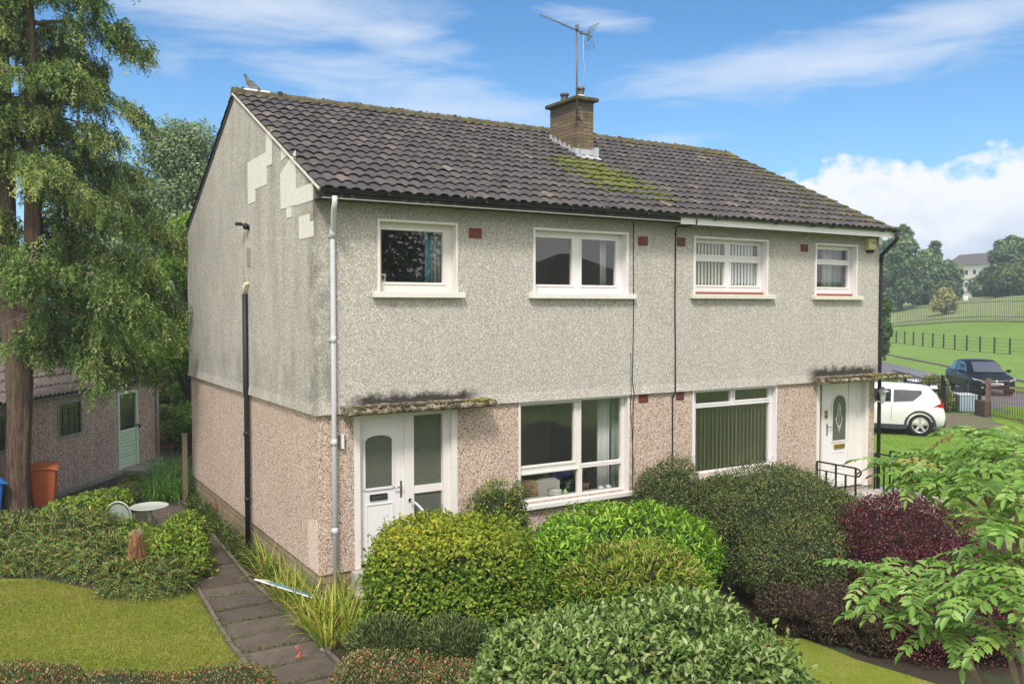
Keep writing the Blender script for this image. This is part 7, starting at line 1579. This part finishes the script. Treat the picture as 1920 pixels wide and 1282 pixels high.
# post and rail mesh fence along the field
M_PGRN = simple('dark_green_post', (.035, .05, .045), .6, .1, 9)
F1 = [at(*p) for p in ((1640, 639, 97), (1660, 641.5, 93.5), (1720, 647, 84.5), (1790, 655, 76), (1850, 662, 71), (1894, 665, 68), (1960, 673, 63))]
fw_ = empty('field_fence', tuple(F1[3]), 'dark post and wire fence along the field across the road', 'fence')
fx = [(1645, 95.5), (1665, 92.6), (1680.3, 90), (1696, 87.5), (1712.5, 85.2), (1730, 83), (1748.8, 80.5), (1769, 78.2), (1790, 76), (1812.6, 74), (1837.5, 71.6), (1864.5, 69.6), (1893.6, 67.6), (1926, 65.2), (1962, 63)]
tops = []
for i, (x, d) in enumerate(fx):
    p = at(x, 650, d); z = height(p[0], p[1]); P0 = np.array([p[0], p[1], z-.1]); P1 = np.array([p[0], p[1], z+1.32]); tops.append((P0, P1)); b = MB(); b.bar(P0, P1, .10, .10, up=(0, 1, 0)); b.build('post', M_PGRN, fw_)
b = MB()
for i in range(len(tops)-1):
    for k in range(5): h_ = .14+k*.285; b.tube([tops[i][0]+up3*h_, tops[i+1][0]+up3*h_], .012 if k else .02, 4)
b.build('wire', simple('green_wire', (.09, .13, .08), .6), fw_)
# palisade fence climbing the bank: a single thing of pales and rails
pf = empty('palisade_fence', tuple(at(1800, 608, 92)), 'tall grey green palisade fence along the bank of the field', 'fence')
M_PAL = simple('galvanised_green', (.025, .04, .03), .6, .15, 3)
ctrl = [(1560, 112), (1680, 105), (1740, 98), (1800, 92), (1860, 86), (1920, 80), (2000, 73)]
pp = []
for x in np.arange(1570, 1990, .5):
    d = np.interp(x, [c_[0] for c_ in ctrl], [c_[1] for c_ in ctrl]); p = at(x, 600, d); pp.append(np.array([p[0], p[1], 0.]))
pl = [pp[0]]; acc = 0; out_ = []
for i in range(1, len(pp)):
    s_ = np.linalg.norm(pp[i]-pp[i-1]); acc += s_
    if acc > .34: acc = 0; out_.append(pp[i])
PAL = MB(); RAIL = MB(); prev = None
for i, p in enumerate(out_):
    z = height(p[0], p[1]); PAL.bar((p[0], p[1], z+.05), (p[0], p[1], z+2.35), .12, .03, up=tuple(nrm_(np.array([.5, -.8, 0]))))
    if prev is not None and i % 6 == 0:
        for h_ in (.5, 1.95): RAIL.bar(prev+up3*h_, np.array([p[0], p[1], z+h_]), .05, .05)
    if i % 6 == 0: prev = np.array([p[0], p[1], z])
o = PAL.build('pales', M_PAL, pf); o['kind'] = 'stuff'; RAIL.build('rail', M_PAL, pf)

# ================================================================ FAR TREES AND BUILDING
M_FAR = leafmat('distant_tree_leaves', [(0, (0.051, 0.093, 0.051)), (.4, (0.102, 0.178, 0.076)), (.75, (0.204, 0.297, 0.111)), (1, (0.340, 0.442, 0.170))], trans=.2)
GF = 'trees beyond the palisade fence'
def ft(x, d, ytop, rpx, lab, seed, n=9000, m_=None, low=.03, clumps=26, zb=None):
    p = at(x, 560, d); z = height(p[0], p[1]) if zb is None else zb; zt_ = at(x, ytop, d)[2]; rr = rpx*d/FPX
    broadleaf('distant_tree', lab, (p[0], p[1], z), zt_-z, rr*1.12, rr*.9, m_ or M_FAR, int(n*1.5), d*.0042, int(clumps*1.5), seed=seed, group=GF, low=low, tpl='blob', depth=.45)
ft(1650, 134, 450, 40, 'far tree hidden mostly behind the right corner of the house', 81)
ft(1690, 128, 424, 42, 'tall pointed far tree directly right of the house corner', 82, 14000, clumps=34)
ft(1735, 135, 470, 36, 'mid height far tree right of the pointed tree', 83, 10000)
ft(1775, 138, 492, 32, 'lower far tree left of the distant white flats', 84, 9000)
ft(1752, 140, 455, 12, 'thin twiggy treetop above the lower far trees', 85, 1200, clumps=7, low=.75)
ft(1858, 145, 505, 36, 'dark far tree immediately right of the distant white flats', 86, 9000)
ft(1892, 140, 445, 42, 'tall far tree mass at the right edge', 87, 14000, clumps=34)
ft(1945, 138, 428, 50, 'tallest far tree cut by the right edge', 88, 12000, clumps=30)
ft(1900, 128, 500, 46, 'lower light green far trees in front of the tall ones at the right edge', 89, 10000, m_=leafmat('lighter_far_leaves', [(0, (.05, .09, .035)), (.5, (.10, .16, .05)), (1, (.19, .26, .09))]))
ft(1660, 62, 555, 16, 'small dark conifer right behind the house corner downpipe', 90, 3500, m_=M_DKG, clumps=18)
ft(1772, 104, 542, 22, 'pale yellow young birch at the palisade fence', 91, 3500, m_=leafmat('pale_birch_leaves', [(0, (.22, .24, .09)), (.5, (.36, .36, .14)), (1, (.50, .46, .22))]), clumps=16)
fb = empty('flats', tuple(at(1810, 560, 190)), 'distant pale flats with brown roof between the far trees', 'building')
A_ = at(1775, 560, 195); B_ = at(1850, 560, 185); dA = nrm_((B_-A_)*np.array([1, 1, 0])); nA = np.array([dA[1], -dA[0], 0]); Lb = np.linalg.norm((B_-A_)[:2]); zt_ = at(1812, 497, 190)[2]; z0 = 4.; zr = at(1812, 476, 193)[2]
M_FLW = simple('pale_flat_render', (.62, .60, .55), .9, .06, .5); b = MB(); C_ = np.array([*(A_+B_)[:2]/2, 0])
b.obox(C_-nA*4+up3*(z0+zt_)/2, dA, nA, up3, Lb/2, 4, (zt_-z0)/2); b.build('wall', M_FLW, fb)
b = MB(); e_ = .5; P_ = lambda u, v, z: C_+dA*u+nA*v+up3*z; h2 = Lb/2+e_
b.add([P_(-h2, .5, zt_), P_(h2, .5, zt_), P_(h2, -4, zr), P_(-h2, -4, zr), P_(h2, -8.5, zt_), P_(-h2, -8.5, zt_)], [(0, 1, 2, 3), (3, 2, 4, 5), (1, 4, 2), (0, 3, 5)]); b.build('roof', simple('brown_slate', (.11, .095, .09), .85), fb)
for fl in range(3):
    for k in range(5):
        b = MB(); p = P_(-h2+1.6+k*(2*h2-3.2)/4, .02, zt_-1.6-fl*2.7); b.obox(p, dA, nA, up3, .55, .03, .6); wo = b.build('window', M_WHITE, fb); b = MB(); b.obox(p+nA*.03, dA, nA, up3, .45, .02, .5); b.build('pane', simple('dark_pane', (.05, .06, .07), .2) if fl == 0 and k == 0 else MATS['dark_pane'], wo)
    b = MB(); b.obox(P_(0, .15, zt_-2.9-fl*2.7), dA, nA, up3, Lb/2, .12, .08); b.build('balcony_band', M_FLW, fb)
p_ = at(1811, 557, 122); b = MB(); b.bar(tuple(p_+up3*(-.5)), tuple(p_+up3*.25), .45, .4, up=(0, 1, 0)); tag(b.build('marker_post', M_WHITE, loc=tuple(p_)), 'small white block in the meadow below the flats', 'marker')

# ================================================================ behind the camera: what the window glass reflects
GC = 'trees on the camera side of the road'
hh = empty('hip_roof_house', (27.4, -33, GZ), 'house with a dark hipped roof reflected in the upstairs two-pane window', 'house')
b = MB(); b.box(20.5, 34.3, -39.9, -26.1, GZ, 3.5); b.build('wall', M_CREAM, hh)
b = MB(); A4 = [(19.6, -25.4, 3.45), (35.2, -25.4, 3.45), (35.2, -40.7, 3.45), (19.6, -40.7, 3.45)]; b.add(A4+[(27.0, -33, 7.35), (27.9, -33, 7.35)], [(0, 1, 5, 4), (1, 2, 5), (2, 3, 4, 5), (3, 0, 4)]); b.build('roof', simple('brown_slate_roof', (.085, .07, .06), .85, .3, 3), hh)
for x in (22.5, 26.5, 31.5): b = MB(); b.box(x, x+1.4, -26.1, -26.05, .6, 1.9); b.build('window', M_WHITE, hh)
b = MB(); b.box(29.2, 30.1, -26.1, -26.04, GZ, 1.5); b.build('door', M_GRN, hh)
broadleaf('beech_tree', 'tall dark tree reflected in the left upstairs window', (9.5, -22, GZ), 11.5, 3.6, 3.6, M_DKG, 16000, .24, 40, seed=102, low=.2, group=GC)
broadleaf('beech_tree', 'broad dark tree left of the reflected pointed tree', (17, -30, GZ), 7.0, 4.0, 3.5, M_DKG, 9000, .3, 26, seed=103, low=.0, group=GC)
broadleaf('beech_tree', 'broad dark tree right of the reflected pointed tree', (38, -36, GZ), 7.5, 5.0, 4, M_DKG, 9000, .34, 26, seed=104, low=.0, group=GC)

# ================================================================ HAZE
b = MB(); b.box(-120, 420, -140, 420, -3, 34); hzo = b.build('haze', []); tag(hzo, kind='stuff')
m_, t = mat('haze'); o = t.n('ShaderNodeOutputMaterial'); v = t.n('ShaderNodeVolumePrincipled', {'Color': (.80, .90, 1.0), 'Density': .0010}); t.t.links.new(v.outputs[0], o.inputs['Volume']); hzo.data.materials.append(m_)
